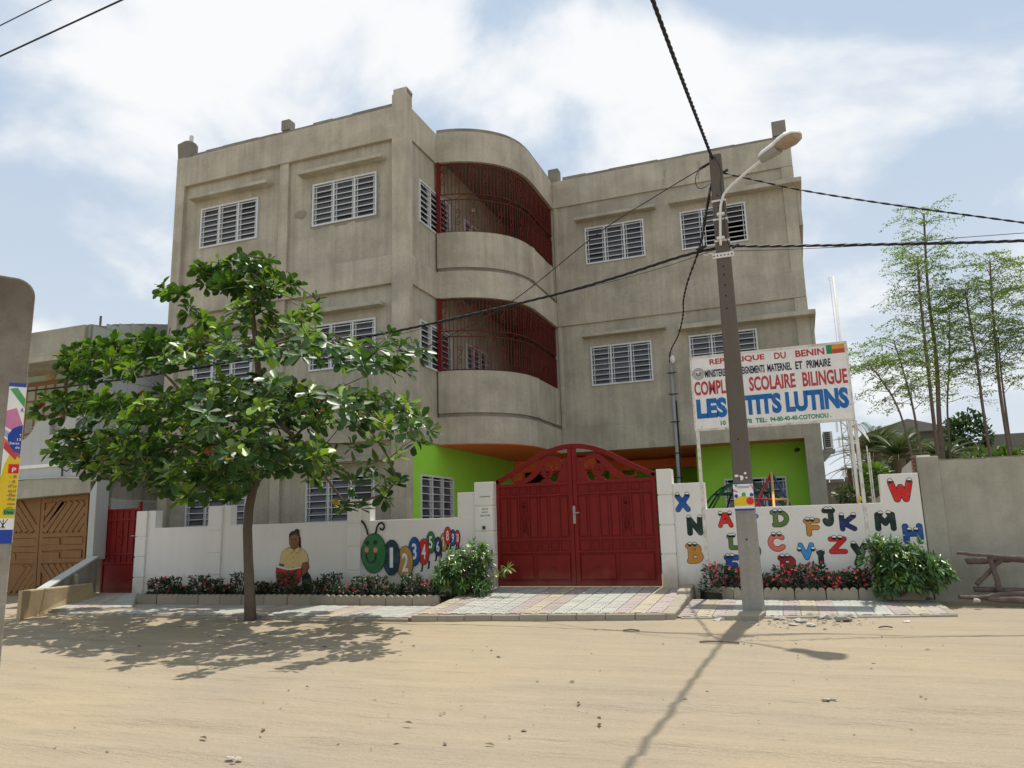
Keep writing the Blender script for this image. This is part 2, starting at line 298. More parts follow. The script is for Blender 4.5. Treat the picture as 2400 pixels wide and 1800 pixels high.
# rounded stroke letters: union of thick strokes traced from a distance field
def strokes_of(ch):
    arc = lambda cx, cy, rx, ry, a0, a1, n=14: [(cx+rx*math.cos(R(a0+(a1-a0)*i/n)), cy+ry*math.sin(R(a0+(a1-a0)*i/n))) for i in range(n+1)]
    return dict(X=[[(0, 0), (1, 1)], [(0, 1), (1, 0)]], N=[[(0, 0), (0, 1), (1, 0), (1, 1)]], B=[[(.12, 0), (.12, 1)], [(-.08, 1), (.45, 1)]+arc(.45, .77, .42, .23, 90, -90)+[(.12, .54)], [(.12, .54), (.5, .54)]+arc(.5, .27, .5, .27, 90, -90)+[(0, 0)]],
        A=[[(0, 0), (.42, 1), (.58, 1), (1, 0)], [(.2, .36), (.8, .36)]], L=[[(-.1, 1), (.25, 1)], [(.12, 1), (.12, 0), (1, 0)]], E=[[(1, 1), (-.05, 1)], [(.15, 1), (.15, 0), (1, 0)], [(.15, .5), (.8, .5)]], T=[[(0, 1), (1, 1)], [(.5, 1), (.5, 0)]], O=[arc(.5, .5, .5, .5, 0, 360, 26)],
        D=[[(-.1, 1), (.4, 1)]+arc(.4, .5, .6, .5, 90, -90)+[(0, 0)], [(.12, 1), (.12, 0)]], F=[[(-.08, 1), (1, 1)], [(.15, 1), (.15, 0)], [(.15, .48), (.9, .48)]], J=[[(0, 1), (1, 1)], [(.75, 1), (.75, .3)]+arc(.38, .3, .37, .3, 0, -170)], K=[[(0, 0), (0, 1)], [(1, 1), (.12, .45), (1, 0)]], M=[[(0, 0), (.02, 1), (.5, .38), (.98, 1), (1, 0)]],
        W=[[(0, 1), (.26, 0), (.5, .72), (.74, 0), (1, 1)]], H=[[(0, 0), (0, 1)], [(1, 0), (1, 1)], [(0, .5), (1, .5)]], C=[arc(.52, .5, .52, .5, 45, 318, 22)], V=[[(0, 1), (.5, 0), (1, 1)]], Z=[[(0, 1), (1, 1), (0, 0), (1, 0)]], Y=[[(0, 1), (.5, .5), (1, 1)], [(.55, .5), (.18, 0)]], I=[[(0, 1), (1, 1)], [(.5, 1), (.5, 0)]],
        R=[[(.1, 0), (.1, 1)], [(-.08, 1), (.5, 1)]+arc(.5, .74, .5, .26, 90, -90)+[(.1, .48)], [(.5, .48), (1, 0)]], P=[[(.1, 0), (.1, 1)], [(-.08, 1), (.5, 1)]+arc(.5, .72, .5, .28, 90, -90)+[(.1, .44)]])[ch]
def sdf_letter(mb, ch, x0, x1, z0, z1, r, grow_, Y):
    """x0..z1 is the full painted extent; r stroke radius; grow_ adds to it (outline)"""
    segs = [((x0+r+a[0]*(x1-x0-2*r), z0+r+a[1]*(z1-z0-2*r)), (x0+r+b[0]*(x1-x0-2*r), z0+r+b[1]*(z1-z0-2*r))) for S in strokes_of(ch) for a, b in zip(S[:-1], S[1:])]
    st = .0085; m_ = r+grow_+.05; gx = np.arange(x0-m_, x1+m_, st); gy = np.arange(z0-m_, z1+m_, st); X, Z = np.meshgrid(gx, gy); D = np.full(X.shape, 9.)
    for (ax, az), (bx, bz) in segs:
        dx_, dz_ = bx-ax, bz-az; l2 = dx_*dx_+dz_*dz_+1e-12; t = np.clip(((X-ax)*dx_+(Z-az)*dz_)/l2, 0, 1); D = np.minimum(D, np.hypot(X-ax-t*dx_, Z-az-t*dz_))
    D -= r+grow_; vid = {}; V = []; Fc = []
    def vert(k, x, z):
        if k not in vid: vid[k] = len(V); V.append((x, Y, z))
        return vid[k]
    ny, nx = D.shape
    for i in range(ny-1):
        row = (D[i, :-1] < 0) | (D[i, 1:] < 0) | (D[i+1, :-1] < 0) | (D[i+1, 1:] < 0)
        for j in np.nonzero(row)[0]:
            c = [(i, j), (i, j+1), (i+1, j+1), (i+1, j)]; P = []
            for q in range(4):
                a, b = c[q], c[(q+1) % 4]; da, db = D[a], D[b]
                if da < 0: P.append(vert(a, gx[a[1]], gy[a[0]]))
                if (da < 0) != (db < 0):
                    t = da/(da-db); k = (min(a, b), max(a, b)); P.append(vert(k, gx[a[1]]+t*(gx[b[1]]-gx[a[1]]), gy[a[0]]+t*(gy[b[0]]-gy[a[0]])))
            if len(P) > 2: Fc.append(tuple(P))
    return mb.add(V, Fc)
# many leaves in one mesh (numpy)
def leaves(name, tv, tf, pos, dirv, nrm, size, col, mat, org):
    tv = np.array(tv, float); n = len(pos); k = len(tv)
    pos = np.array(pos, float).reshape(-1, 3); d = np.array(dirv, float); d /= np.linalg.norm(d, axis=1, keepdims=True)+1e-9
    nn_ = np.array(nrm, float); nn_ -= d*(nn_*d).sum(1, keepdims=True); nn_ /= np.linalg.norm(nn_, axis=1, keepdims=True)+1e-9
    sd = np.cross(d, nn_); size = np.array(size, float).reshape(-1, 1, 1)
    v = pos[:, None, :]+size*(tv[None, :, 0:1]*d[:, None, :]+tv[None, :, 1:2]*sd[:, None, :]+tv[None, :, 2:3]*nn_[:, None, :])
    v = v.reshape(-1, 3)-np.array(org)
    fs = []
    for f in tf: fs.append(np.array(f)[None, :]+np.arange(n)[:, None]*k)
    me = bpy.data.meshes.new(name); me.from_pydata(v.tolist(), [], [tuple(r) for g in fs for r in g.tolist()])
    ca = me.color_attributes.new('Col', 'FLOAT_COLOR', 'POINT'); c4 = np.ones((n, k, 4), 'f'); c4[:, :, :3] = np.array(col, 'f')[:, None, :]
    ca.data.foreach_set('color', c4.ravel()); me.materials.append(M[mat]); me.shade_smooth(); return me
LEAF_OB = ([(0, 0, 0), (.30, .13, .03), (.30, -.13, .03), (.68, .26, .05), (.70, 0, -.03), (.68, -.26, .05), (.93, .15, 0), (.93, -.15, 0), (1, 0, -.04), (.35, 0, -.01)],
           [(0, 9, 1), (0, 2, 9), (1, 9, 4, 3), (9, 2, 5, 4), (3, 4, 8, 6), (4, 5, 7, 8)])
LEAF_LN = ([(0, 0, 0), (.35, .13, .02), (.35, -.13, .02), (.7, .10, -.02), (.7, -.10, -.02), (1, 0, -.12), (.5, 0, -.03)],
           [(0, 6, 1), (0, 2, 6), (1, 6, 3), (2, 4, 6), (3, 6, 5), (6, 4, 5)])
LEAF_SM = ([(0, 0, 0), (.5, .28, .02), (.5, -.28, .02), (1, 0, 0)], [(0, 2, 3, 1)])
# ================================================================== GROUND
def ground():
    def axis(a, b, st, lo, hi):
        near = list(np.arange(a, b+1e-6, st)); l = []; x = a; s = st
        while x > lo: s = min(s*1.35, 60); x -= s; l.append(max(x, lo))
        r = []; x = b; s = st
        while x < hi: s = min(s*1.35, 60); x += s; r.append(min(x, hi))
        return np.array(l[::-1]+near+r)
    xs = axis(-13.2, 3.2, .045, -700, 700); ys = axis(3.2, 11.6, .04, -300, 1500)
    X, Y = np.meshgrid(xs, ys); Z = 0.032*np.clip(np.minimum(Y, 13)-4, 0, None)
    dense = (X > -13.4) & (X < 3.4) & (Y > 3) & (Y < 11.8)
    # wheel tracks: shallow ruts running along the street, with raised shoulders
    T = np.zeros_like(Z)
    for y0, k, c, wd, dp in ((4.55, -.09, .010, .15, .034), (5.3, -.06, .006, .13, .026), (6.1, -.05, .004, .15, .032), (6.6, -.07, .003, .11, .024), (7.3, -.03, .002, .14, .028), (8.1, .02, .003, .15, .022), (5.0, .10, -.012, .11, .028), (5.8, .16, .0, .11, .024), (4.2, .05, .004, .12, .03), (9.2, .01, .001, .2, .018)):
        d = (Y-(y0+k*(X+3)+c*(X+3)**2+.05*np.sin(X*.9+y0)))/wd
        T += -dp*np.exp(-d**2)+dp*.7*np.exp(-(np.abs(d)-1.6)**2*3)
        tread = np.sin((X*1.0+np.abs(d)*.04)*2*math.pi/.14)*np.exp(-(d*1.1)**4)*.007
        T += tread*(np.sin(X*1.3+y0*5) > -.2)
    Zn = np.zeros_like(Z)
    idx = np.argwhere(dense)
    for i, j in idx[:]:
        x, y = X[i, j], Y[i, j]
        Zn[i, j] = .030*mnoise.noise((x*.5, y*.9, 1.3))+.014*mnoise.noise((x*1.1, y*3.3, 4.2))+.006*mnoise.noise((x*5, y*8, 9.1))+.0035*mnoise.noise((x*13, y*15, 2.7))
    fade = np.clip((11.0-Y)/1.2, .15, 1)
    Z = Z+np.where(dense, (T*.5+Zn*.75)*fade, 0)
    me = bpy.data.meshes.new('sand_road'); ny, nx = X.shape
    v = np.stack([X, Y, Z], -1).reshape(-1, 3)
    a = np.arange(ny*nx).reshape(ny, nx); q = np.stack([a[:-1, :-1], a[:-1, 1:], a[1:, 1:], a[1:, :-1]], -1).reshape(-1, 4)
    me.from_pydata(v.tolist(), [], q.tolist()); me.materials.append(M['sand']); me.shade_smooth()
    o = link('sand_road', me); tag(o, 'pale sandy street crossed by tyre tracks', None, None, 'structure')
ground()
YW = 12.5          # face of the street wall
# small pebbles and dry bits on the sand
pm = MB()
for i in range(120):
    u, v = random.uniform(0, 2400), random.triangular(1452, 1790, 1460)
    p = UG(u, v); s = random.uniform(.006, .014)*(1 if random.random() < .88 else 1.9)
    vv, ff = chunk(p.x, p.y, p.z+s*.2, s*1.3, s*1.1, s*.7, 9); pm.add(vv, ff)
tag(pm.build('gravel', 'raw_concrete'), 'scattered dark pebbles and crumbs on the sandy street', None, None, 'stuff')
lm = MB()
for i in range(60):
    u, v = random.uniform(150, 1000), random.uniform(1455, 1520)
    if i > 35: u, v = random.uniform(200, 2300), random.uniform(1455, 1750)
    p = UG(u, v); a = random.uniform(0, 6.28); s = random.uniform(.02, .05)
    d = Vector((math.cos(a), math.sin(a), 0)); n = Vector((-d.y, d.x, 0))
    lm.add([p+Vector((0, 0, .004)), p+d*s+n*s*.35+Vector((0, 0, .012)), p+d*s*2+Vector((0, 0, .006)), p+d*s-n*s*.35+Vector((0, 0, .015))], [(0, 1, 2, 3)], random.choice([(.13, .075, .035), (.2, .13, .06), (.09, .06, .04)]))
tag(lm.build('leaf_litter', 'hedge_leaf'), 'dry brown leaf scraps lying on the sand', None, None, 'stuff')
# twig and paper scraps
for (u, v, a, ln, lab) in ((1640, 1507, .05, .42, 'thin dry twig on the sand left of the pole shadow'), (1460, 1480, .3, .2, 'short brown twig lying below the driveway kerb'), (2060, 1473, .4, .16, 'small dark twig on the sand before the right pavement')):
    p = UG(u, v); d = Vector((math.cos(a), math.sin(a), 0))
    tag(MB().tube([p+Vector((0, 0, .012)), p+d*ln*.5+Vector((0, 0, .022)), p+d*ln+Vector((0, 0, .008))], .009, 6).build('twig', 'log_bark', loc=p), lab, 'twig')
for (u, v, s, mt, lab) in ((1945, 1642, .05, 'rubble', 'crumpled pale rag half buried in the sand'), (545, 1780, .05, 'rubble', 'clump of grey rubble at the near edge of the street'), (2122, 1458, .045, 'p_white', 'scrap of white paper beside the right pavement kerb'), (1010, 1430, .06, 'brick', 'brick fragment on the pavement by the driveway')):
    p = UG(u, v); mb = MB()
    for k in range(4):
        vv, ff = chunk(p.x+random.uniform(-s, s), p.y+random.uniform(-s, s)*.5, p.z+.01, s*.6, s*.35, s*.22); mb.add(vv, ff)
    if v == 1430: p.z += .06; mb.v = [(a, b, c+.07) for a, b, c in mb.v]
    tag(mb.build('street_scrap', mt, loc=p), lab, 'scrap')

# ================================================================== PAVING
def paver_poly(Lx, Wy, g=.004):
    hx, hy, a = Lx/2-g, Wy/2-g, Wy*.13
    w = [(-hx, -a), (-hx*.55, -a), (-hx*.35, a), (hx*.35, a), (hx*.55, -a), (hx, -a)]
    return [(x, -hy+d) for x, d in w]+[(x, hy+d) for x, d in reversed(w)]
PL, PW, PH = .215, .125, .012
PMESH = {}
for c in ('pale', 'pink', 'yellow'):
    mb = MB(); pl = paver_poly(PL, PW); n = len(pl)
    inn = [(x*.96, y*.93) for x, y in pl]
    vs = [(x, y, 0) for x, y in pl]+[(x, y, PH*.7) for x, y in pl]+[(x, y, PH) for x, y in inn]
    fs = [(i, (i+1) % n, n+(i+1) % n, n+i) for i in range(n)]+[(n+i, n+(i+1) % n, 2*n+(i+1) % n, 2*n+i) for i in range(n)]+[tuple(range(2*n, 3*n))]
    PMESH[c] = mb.add(vs, fs).mesh('paving_stone', 'paver_'+c)
def paved(name, label, c00, c10, c11, c01, pattern, phase=0, limit=300):
    """slab with four top corners (front left, front right, back right, back left); stones laid in courses"""
    P = [Vector(c) for c in (c00, c10, c11, c01)]
    mb = MB().hexa([p-Vector((0, 0, .35)) for p in P], [p-Vector((0, 0, .002)) for p in P])
    o = mb.build(name, 'joint_sand', loc=P[0]); tag(o, label, None, None, 'structure')
    wdt = (P[1]-P[0]).length; dep = ((P[3]-P[0]).length+(P[2]-P[1]).length)/2
    nx, nr = int(wdt/PL), int(dep/PW); cnt = 0; rest = []
    for r in range(nr):
        for c in range(nx):
            fx = (c+.5)/nx; fy = (r+.5)/nr
            q = P[0].lerp(P[1], fx).lerp(P[3].lerp(P[2], fx), fy)
            ex = (P[1]-P[0]).lerp(P[2]-P[3], fy).normalized(); ey = (P[3]-P[0]).lerp(P[2]-P[1], fx).normalized(); ez = ex.cross(ey).normalized(); ey = ez.cross(ex)
            col = pattern[(c+phase) % len(pattern)]
            if random.random() < .0: continue
            mtx = Matrix(((ex.x, ey.x, ez.x, q.x-P[0].x), (ex.y, ey.y, ez.y, q.y-P[0].y), (ex.z, ey.z, ez.z, q.z-P[0].z+random.uniform(-.002, .002)), (0, 0, 0, 1)))
            mtx = mtx @ Matrix.Rotation(random.uniform(-.012, .012), 4, 'Y') @ Matrix.Diagonal((wdt/nx/PL, dep/nr/PW, 1, 1))
            if cnt < limit:
                s = bpy.data.objects.new('paving_stone', PMESH[col]); COL.objects.link(s); s.parent = o; s.matrix_local = mtx; cnt += 1
            else: rest.append((mtx, col))
    for col in ('pale', 'pink', 'yellow'):
        mb = MB(); src = PMESH[col]
        for m_, c in rest:
            if c == col: mb.add([m_ @ v.co+P[0] for v in src.vertices], [tuple(p.vertices) for p in src.polygons])
        if mb.v: tag(mb.build('paving_stone', 'paver_'+col, o), None, None, None, 'stuff')
    return o
PAT = ['pale']*4+['pink', 'yellow', 'pink']
def kerb(parent, a, b, h, th, n, name='kerb_stone', mat='kerb_concrete', up=.0):
    a, b = Vector(a), Vector(b); d = (b-a).normalized(); nrm = Vector((-d.y, d.x, 0)).normalized()*th
    for i in range(n):
        p = a.lerp(b, i/n)+d*.004; q = a.lerp(b, (i+1)/n)-d*.004; j = Vector((0, 0, random.uniform(-.004, .004)))
        lo = [p-Vector((0, 0, h)), q-Vector((0, 0, h)), q+nrm-Vector((0, 0, h)), p+nrm-Vector((0, 0, h))]
        MB().hexa(lo, [p+j, q+j, q+nrm+j, p+nrm+j]).build(name, mat, parent, bevel=.012)
# driveway ramp
RF0, RF1, RB1, RB0 = (-5.30, 10.06, .275), (-1.86, 10.46, .285), (-1.80, 12.56, .452), (-5.46, 12.56, .445)
drv = paved('driveway', 'sloping driveway of pale, pink and yellow pavers before the red gate', RF0, RF1, RB1, RB0, PAT, 5, 300)
kerb(drv, (-5.36, 9.96, .272), (-1.80, 10.37, .284), .30, .10, 9)
kerb(drv, (-1.745, 10.37, .345), (-1.68, 12.0, .47), .40, -.0, 1) if False else None
kb = MB()
for i, (y0, y1) in enumerate(((10.40, 10.86), (10.87, 11.32), (11.33, 11.80), (11.81, 12.40))):
    z = lambda y: .30+(y-10.4)*.085+(.0 if i < 3 else .045)
    MB().hexa([(-1.86, y0, 0), (-1.68, y0, 0), (-1.66, y1, 0), (-1.84, y1, 0)], [(-1.86, y0, z(y0)), (-1.68, y0, z(y0)-.004), (-1.66, y1, z(y1)), (-1.84, y1, z(y1))]).build('kerb_stone', 'kerb_concrete', drv, bevel=.02)
# right pavement (in front of the letter wall)
pr_ = paved('pavement_right', 'pavement strip of striped pavers under the letter wall', (-1.68, 10.55, .225), (1.66, 11.08, .245), (1.58, 12.15, .305), (-1.66, 12.0, .315), ['pale']*3+['pink', 'yellow', 'pink'], 3, 300)
kerb(pr_, (-1.62, 10.47, .232), (1.70, 11.0, .25), .25, .07, 8)
kerb(pr_, (1.70, 11.02, .262), (1.60, 12.45, .34), .30, .09, 4)
# left pavement and the path up to the small gate
pl_ = paved('pavement_left', 'shaded pavement strip of striped pavers under the mural wall', (-12.2, 9.98, .225), (-5.34, 9.98, .232), (-5.5, 11.35, .245), (-12.2, 11.25, .235), PAT, 2, 300)
kerb(pl_, (-12.2, 9.92, .222), (-5.40, 9.92, .228), .25, .06, 16)
pth = paved('pavement_path', 'short paved ramp rising to the small red gate', (-13.15, 10.15, .245), (-11.3, 10.62, .265), (-13.2, 12.45, .335), (-14.25, 12.45, .335), PAT, 1, 300)
kerb(pth, (-13.2, 10.06, .24), (-11.25, 10.54, .262), .25, .08, 4)
# floor of the school yard
tag(MB().box(-14.2, 1.6, 12.7, 27, -.2, .448).build('yard_floor', 'joint_sand'), 'bare floor of the school yard behind the wall', None, None, 'structure')

# ================================================================== SCALLOPED FLOWER BORDERS
def scallop_mesh(wd, h, th, ns=4):
    top = []
    for k in range(ns):
        for i in range(7):
            a = math.pi*(1-i/6); top.append((wd*(k+.5+.5*math.cos(a)*.98)/ns, h-.05+.05*math.sin(a)))
    poly = [(0, -.12)]+top+[(wd, -.12)]
    return MB().prism(poly, lambda a, b, d: (a, d, b), 0, th)
def border(name, label, pts, h, bw=.50):
    o = empty(name, pts[0], label, 'border')
    for a, b in zip(pts[:-1], pts[1:]):
        a, b = Vector(a), Vector(b); n = max(1, round((b-a).length/bw)); wd = (b-a).length/n; me = scallop_mesh(wd-.012, h, .06).mesh('border_block', 'kerb_concrete')
        ang = math.atan2(b.y-a.y, b.x-a.x)
        for i in range(n):
            s = bpy.data.objects.new('border_block', me); COL.objects.link(s); s.parent = o
            p = a.lerp(b, (i+.0)/n)-Vector(pts[0]); s.location = p+Vector((0, random.uniform(-.008, .008), random.uniform(-.006, .006))); s.rotation_euler = (random.uniform(-.03, .03), 0, ang+random.uniform(-.01, .01))
    return o
border('flower_border', 'scalloped concrete edging of the flower bed left of the driveway', [(-12.05, 11.42, .245), (-5.62, 11.42, .25)], .17)
border('flower_border', 'scalloped concrete edging of the flower bed under the letter wall', [(-1.50, 12.28, .33), (-1.05, 12.02, .325), (1.52, 12.16, .31)], .17, .46)
tag(MB().hexa([(-12.05, 11.47, .1), (-5.6, 11.47, .1), (-5.6, 12.49, .1), (-12.9, 12.49, .1)], [(-12.05, 11.47, .34), (-5.6, 11.47, .34), (-5.6, 12.49, .38), (-12.9, 12.49, .38)]).build('bed_soil_left', 'soil'), 'dark soil of the left flower bed', None, None, 'structure')
tag(MB().hexa([(-1.45, 12.1, .1), (1.5, 12.22, .1), (1.55, 12.49, .1), (-1.6, 12.49, .1)], [(-1.45, 12.12, .40), (1.5, 12.22, .40), (1.55, 12.49, .42), (-1.6, 12.49, .42)]).build('bed_soil_right', 'soil'), 'dark soil of the flower bed under the letter wall', None, None, 'structure')

# ================================================================== STREET WALL
WT = .20   # wall thickness
def wx(u, v, Y=YW): return UY(u, v, Y).x
def wz(u, v, Y=YW): return UY(u, v, Y).z
def pillar(parent, x0, x1, ztop, zs, proud=.045):
    """wall pillar made of stacked rendered blocks with recessed joints"""
    lv = [0.1]+zs+[ztop]
    MB().box(x0+.012, x1-.012, YW-proud+.016, YW+WT-.02, .1, ztop-.02).build('pillar_core', 'white_wall', parent)
    for a, b in zip(lv[:-1], lv[1:]):
        MB().box(x0, x1, YW-proud, YW+WT+.02, a+.012, b-.012).build('pillar_block', 'white_wall', parent, bevel=.006)
zl = 1.675
wl = empty('boundary_wall', (-9.3, YW, .2), 'long low white wall painted with a reading girl and a caterpillar', 'wall')
MB().box(-13.18, -5.42, YW, YW+WT, .1, zl).build('wall_panel', 'white_wall', wl, bevel=.006)
xP0 = (wx(321, 1260), wx(345, 1260)); zP0 = wz(333, 1197)
gl = [.62, 1.02, 1.42, 1.80]
pillar(wl, xP0[0], xP0[1], zP0, [.63, 1.05, 1.47, 1.86][:4] if False else [.66, 1.08, 1.50])
MB().box(xP0[1]+.0, wx(364, 1220), YW+.003, YW+WT, zl-.01, zP0-.01).build('raised_panel', 'white_wall', wl, bevel=.005)
xP1 = (wx(490, 1260), wx(521, 1260)); zP1 = wz(505, 1186)
pillar(wl, xP1[0], xP1[1], zP1, [.70, 1.13, 1.57])
MB().box(xP1[1], wx(540, 1200), YW+.003, YW+WT, zl-.01, zP1-.01).build('raised_panel', 'white_wall', wl, bevel=.005)
xP2 = (wx(816, 1260), wx(847, 1260)); zP2 = wz(831, 1169)
pillar(wl, xP2[0], xP2[1], zP2, [.76, 1.20, 1.63])
MB().box(xP2[1], wx(867, 1190), YW+.003, YW+WT, zl-.01, zP2-.01).build('raised_panel', 'white_wall', wl, bevel=.005)
MB().box(wx(1072, 1180), -5.42, YW+.003, YW+WT, zl-.01, wz(1095, 1154)).build('raised_panel', 'white_wall', wl, bevel=.005)
# right wall
wr = empty('boundary_wall', (0, YW, .2), 'low white wall covered with painted alphabet letters', 'wall')
xr_end = 1.655
zr = wz(1815, 1187)
xA, xB = wx(1652, 1160), wx(2064, 1150)
zA, zB = wz(1610, 1132), wz(2105, 1110)
MB().prism([(-1.93, .1), (xr_end, .1), (xr_end, zB), (xB, zB), (xB, zr), (xA, zr), (xA, zA), (-1.93, zA)], XZ(YW), 0, WT).build('wall_panel', 'white_wall', wr, bevel=.006)
# gate pillars
GX0, GX1 = -5.045, -2.19
gp = empty('gate_pillar', (-5.24, YW, .44), 'white gate pillar with a paper notice, left of the big red gate', 'pillar')
pillar(gp, -5.42, GX0-.025, 2.29, [1.00, 1.42, 1.86], .05)
gp2 = empty('gate_pillar', (-2.0, YW, .44), 'white gate pillar with grooved joints, right of the big red gate', 'pillar')
pillar(gp2, GX1+.025, -1.925, 2.35, [.98, 1.44, 1.92], .05)
YP = YW-.05
# notice, bell, small lettering
nx0, nx1 = wx(1122, 1185, YP), wx(1151, 1185, YP); nz1, nz0 = wz(1136, 1188, YP), wz(1136, 1216, YP)
nt_ = MB().box(nx0, nx1, YP-.004, YP-.001, nz0, nz1).build('notice', 'p_white', loc=((nx0+nx1)/2, YP, nz0)); tag(nt_, 'white paper notice taped on the left gate pillar', 'notice')
h3 = (nz1-nz0)
for i, s in enumerate(('PORT DE', 'MASQUE', 'OBLIGATOIRE')):
    wd = (nx1-nx0)*(.5, .45, .8)[i]; c = (nx0+nx1)/2
    text_on(MB(), s, c-wd/2, c+wd/2, nz1-h3*(.26+.27*i), nz1-h3*(.11+.27*i), YP-.0055, .01).build('lettering', 'p_black', nt_)
bp = UY(1135, 1237, YP); bl_ = empty('doorbell', bp, 'small square doorbell on the left gate pillar', 'doorbell')
MB().box(bp.x-.045, bp.x+.045, YP-.012, YP-.001, bp.z-.055, bp.z+.055).build('plate', 'galv_white', bl_, bevel=.004)
MB().box(bp.x-.028, bp.x+.028, YP-.018, YP-.012, bp.z-.028, bp.z+.028).build('button', 'black_box', bl_)
tp = UY(1137, 1164, YP); text_on(MB(), 'ECOLE MATERNELLE', tp.x-.10, tp.x+.10, tp.z-.010, tp.z+.012, YP-.003, .01).build('painted_text', 'p_black', gp)

# ---------------------------------------------------------------- painted murals
def mur(parent, name, poly, mat, lay, Y=YW): return MB().prism(poly, XZ(Y), -.0015*lay-.001, -.0015*lay+.0004).build(name, mat, parent)
def grow(poly, d):
    cx = sum(p[0] for p in poly)/len(poly); cz = sum(p[1] for p in poly)/len(poly)
    return [(x+(x-cx)/max(.02, math.hypot(x-cx, z-cz))*d, z+(z-cz)/max(.02, math.hypot(x-cx, z-cz))*d) for x, z in poly]
C3 = lambda x, y: UY(800+x*.25922, 1050+y*.25922, YW)
def c3ell(cx, cy, rx, ry, n=30):
    a = C3(cx, cy); return a.x, a.z, (C3(cx+rx, cy)-C3(cx-rx, cy)).x/2, (C3(cx, cy-ry)-C3(cx, cy+ry)).z/2
cat_parts = [(1050, 812, 22, 68, 'p_red', '10'), (1010, 812, 24, 72, 'p_blue', '9'), (927, 853, 30, 80, 'p_ochre', '7'), (963, 792, 30, 77, 'p_red', '8'), (877, 890, 34, 83, 'p_navy', '6'), (812, 853, 38, 95, 'p_green', '5'), (750, 937, 45, 115, 'p_red', '4'), (665, 935, 52, 127, 'p_blue', '3'), (583, 1033, 70, 145, 'p_ochre', '2'), (460, 990, 75, 157, 'p_teal', '1')]
lay = 1
def strokeP(parent, name, pts, wd, mat, lay):
    q = [C3(*p) for p in pts]; MB().ribbon([(a.x, a.z) for a in q], wd, XZ(YW), -.0015*lay-.001, -.0015*lay).build(name, mat, parent)
for a, b in (((545, 1160), (545, 1240)), ((640, 1130), (632, 1220)), ((735, 1045), (730, 1110)), ((795, 1020), (790, 1085)), ((860, 960), (857, 1015)), ((905, 950), (903, 985)), ((968, 870), (966, 910)), ((990, 870), (988, 910)), ((1042, 880), (1040, 915)), ((1062, 875), (1062, 905))):
    strokeP(wl, 'painted_leg', [a, b, (b[0]-14, b[1]+4)], .034, 'p_black', 1)
for (cx, cy, rx, ry, mt, s) in cat_parts:
    x, z, a, b = c3ell(cx, cy, rx, ry)
    mur(wl, 'painted_outline', ellipse(x, z, a+.012, b+.012), 'p_black', lay); mur(wl, 'painted_segment', ellipse(x, z, a, b), mt, lay+1)
    text_on(MB(), s, x-a*(.40 if s not in ('10', '1') else .60 if s == '10' else .20), x+a*(.40 if s not in ('10', '1') else .60 if s == '10' else .20), z-b*.58, z+b*.58, YW-.0015*(lay+2)-.001, .02).build('painted_number', 'p_white', wl); lay += 2
hx, hz, ha, hb = c3ell(300, 950, 108, 175); xcut = xP2[1]+.006
cut = lambda P: [(max(xcut, px), pz) for px, pz in P]
mur(wl, 'painted_outline', cut(ellipse(hx, hz, ha+.013, hb+.013)), 'p_black', lay+1); mur(wl, 'painted_head', cut(ellipse(hx, hz, ha, hb)), 'p_green', lay+2)
for (cx, cy, r1, r2, mt) in ((242, 858, 20, 22, 'p_dkgreen'), (318, 855, 20, 22, 'p_dkgreen'), (238, 920, 19, 24, 'p_pink'), (317, 922, 19, 24, 'p_pink')):
    x, z, a, b = c3ell(cx, cy, r1, r2); mur(wl, 'painted_eye' if 'dk' in mt else 'painted_cheek', ellipse(x, z, a, b, 16), mt, lay+3)
strokeP(wl, 'painted_smile', [(237, 955), (238, 990), (250, 1022), (275, 1037), (300, 1032), (318, 1005), (322, 955)], .036, 'p_dkgreen', lay+3)
strokeP(wl, 'painted_antenna', [(250, 785), (238, 735), (218, 690), (190, 655)], .040, 'p_hair', lay+3)
strokeP(wl, 'painted_antenna', [(318, 778), (330, 720), (348, 685), (372, 675), (393, 690), (397, 718), (385, 740), (368, 737), (360, 722)], .040, 'p_hair', lay+3)
# reading girl
C2 = lambda x, y: (lambda a: (a.x, a.z))(UY(300+x*.24864, 1100+y*.24864, YW))
def gp_(name, pts, mt, lay, ol=True):
    P = [C2(*p) for p in pts]
    if ol: mur(wl, 'painted_outline', grow(P, .008), 'p_hair', lay)
    mur(wl, name, P, mt, lay+1)
gp_('painted_skirt', [(1640, 990), (1690, 960), (1720, 1000), (1735, 1060), (1640, 1080)], 'p_hair', 1, False)
gp_('painted_ponytail', [(1600, 620), (1628, 640), (1634, 740), (1612, 735)], 'p_hair', 1, False)
gp_('painted_shirt', [(1520, 735), (1490, 750), (1455, 780), (1440, 830), (1432, 885), (1475, 895), (1470, 925), (1520, 945), (1635, 925), (1640, 885), (1705, 865), (1690, 800), (1665, 765), (1625, 735), (1575, 760)], 'p_shirt', 2)
gp_('painted_arm', [(1432, 890), (1472, 896), (1466, 925), (1420, 915)], 'p_skin', 3)
gp_('painted_arm', [(1650, 888), (1700, 872), (1708, 930), (1680, 975), (1640, 1010), (1620, 1020), (1632, 960)], 'p_skin', 3)
gp_('painted_neck', [(1540, 700), (1605, 700), (1610, 740), (1570, 765), (1535, 740)], 'p_skin', 4, False)
gp_('painted_face', [(1523, 640), (1540, 615), (1580, 608), (1612, 620), (1618, 660), (1612, 705), (1590, 740), (1563, 750), (1540, 735), (1524, 700)], 'p_skin', 5)
gp_('painted_hair', [(1520, 650), (1523, 610), (1545, 585), (1575, 578), (1580, 565), (1602, 560), (1620, 575), (1618, 605), (1628, 650), (1620, 680), (1612, 632), (1580, 612), (1545, 618)], 'p_hair', 7, False)
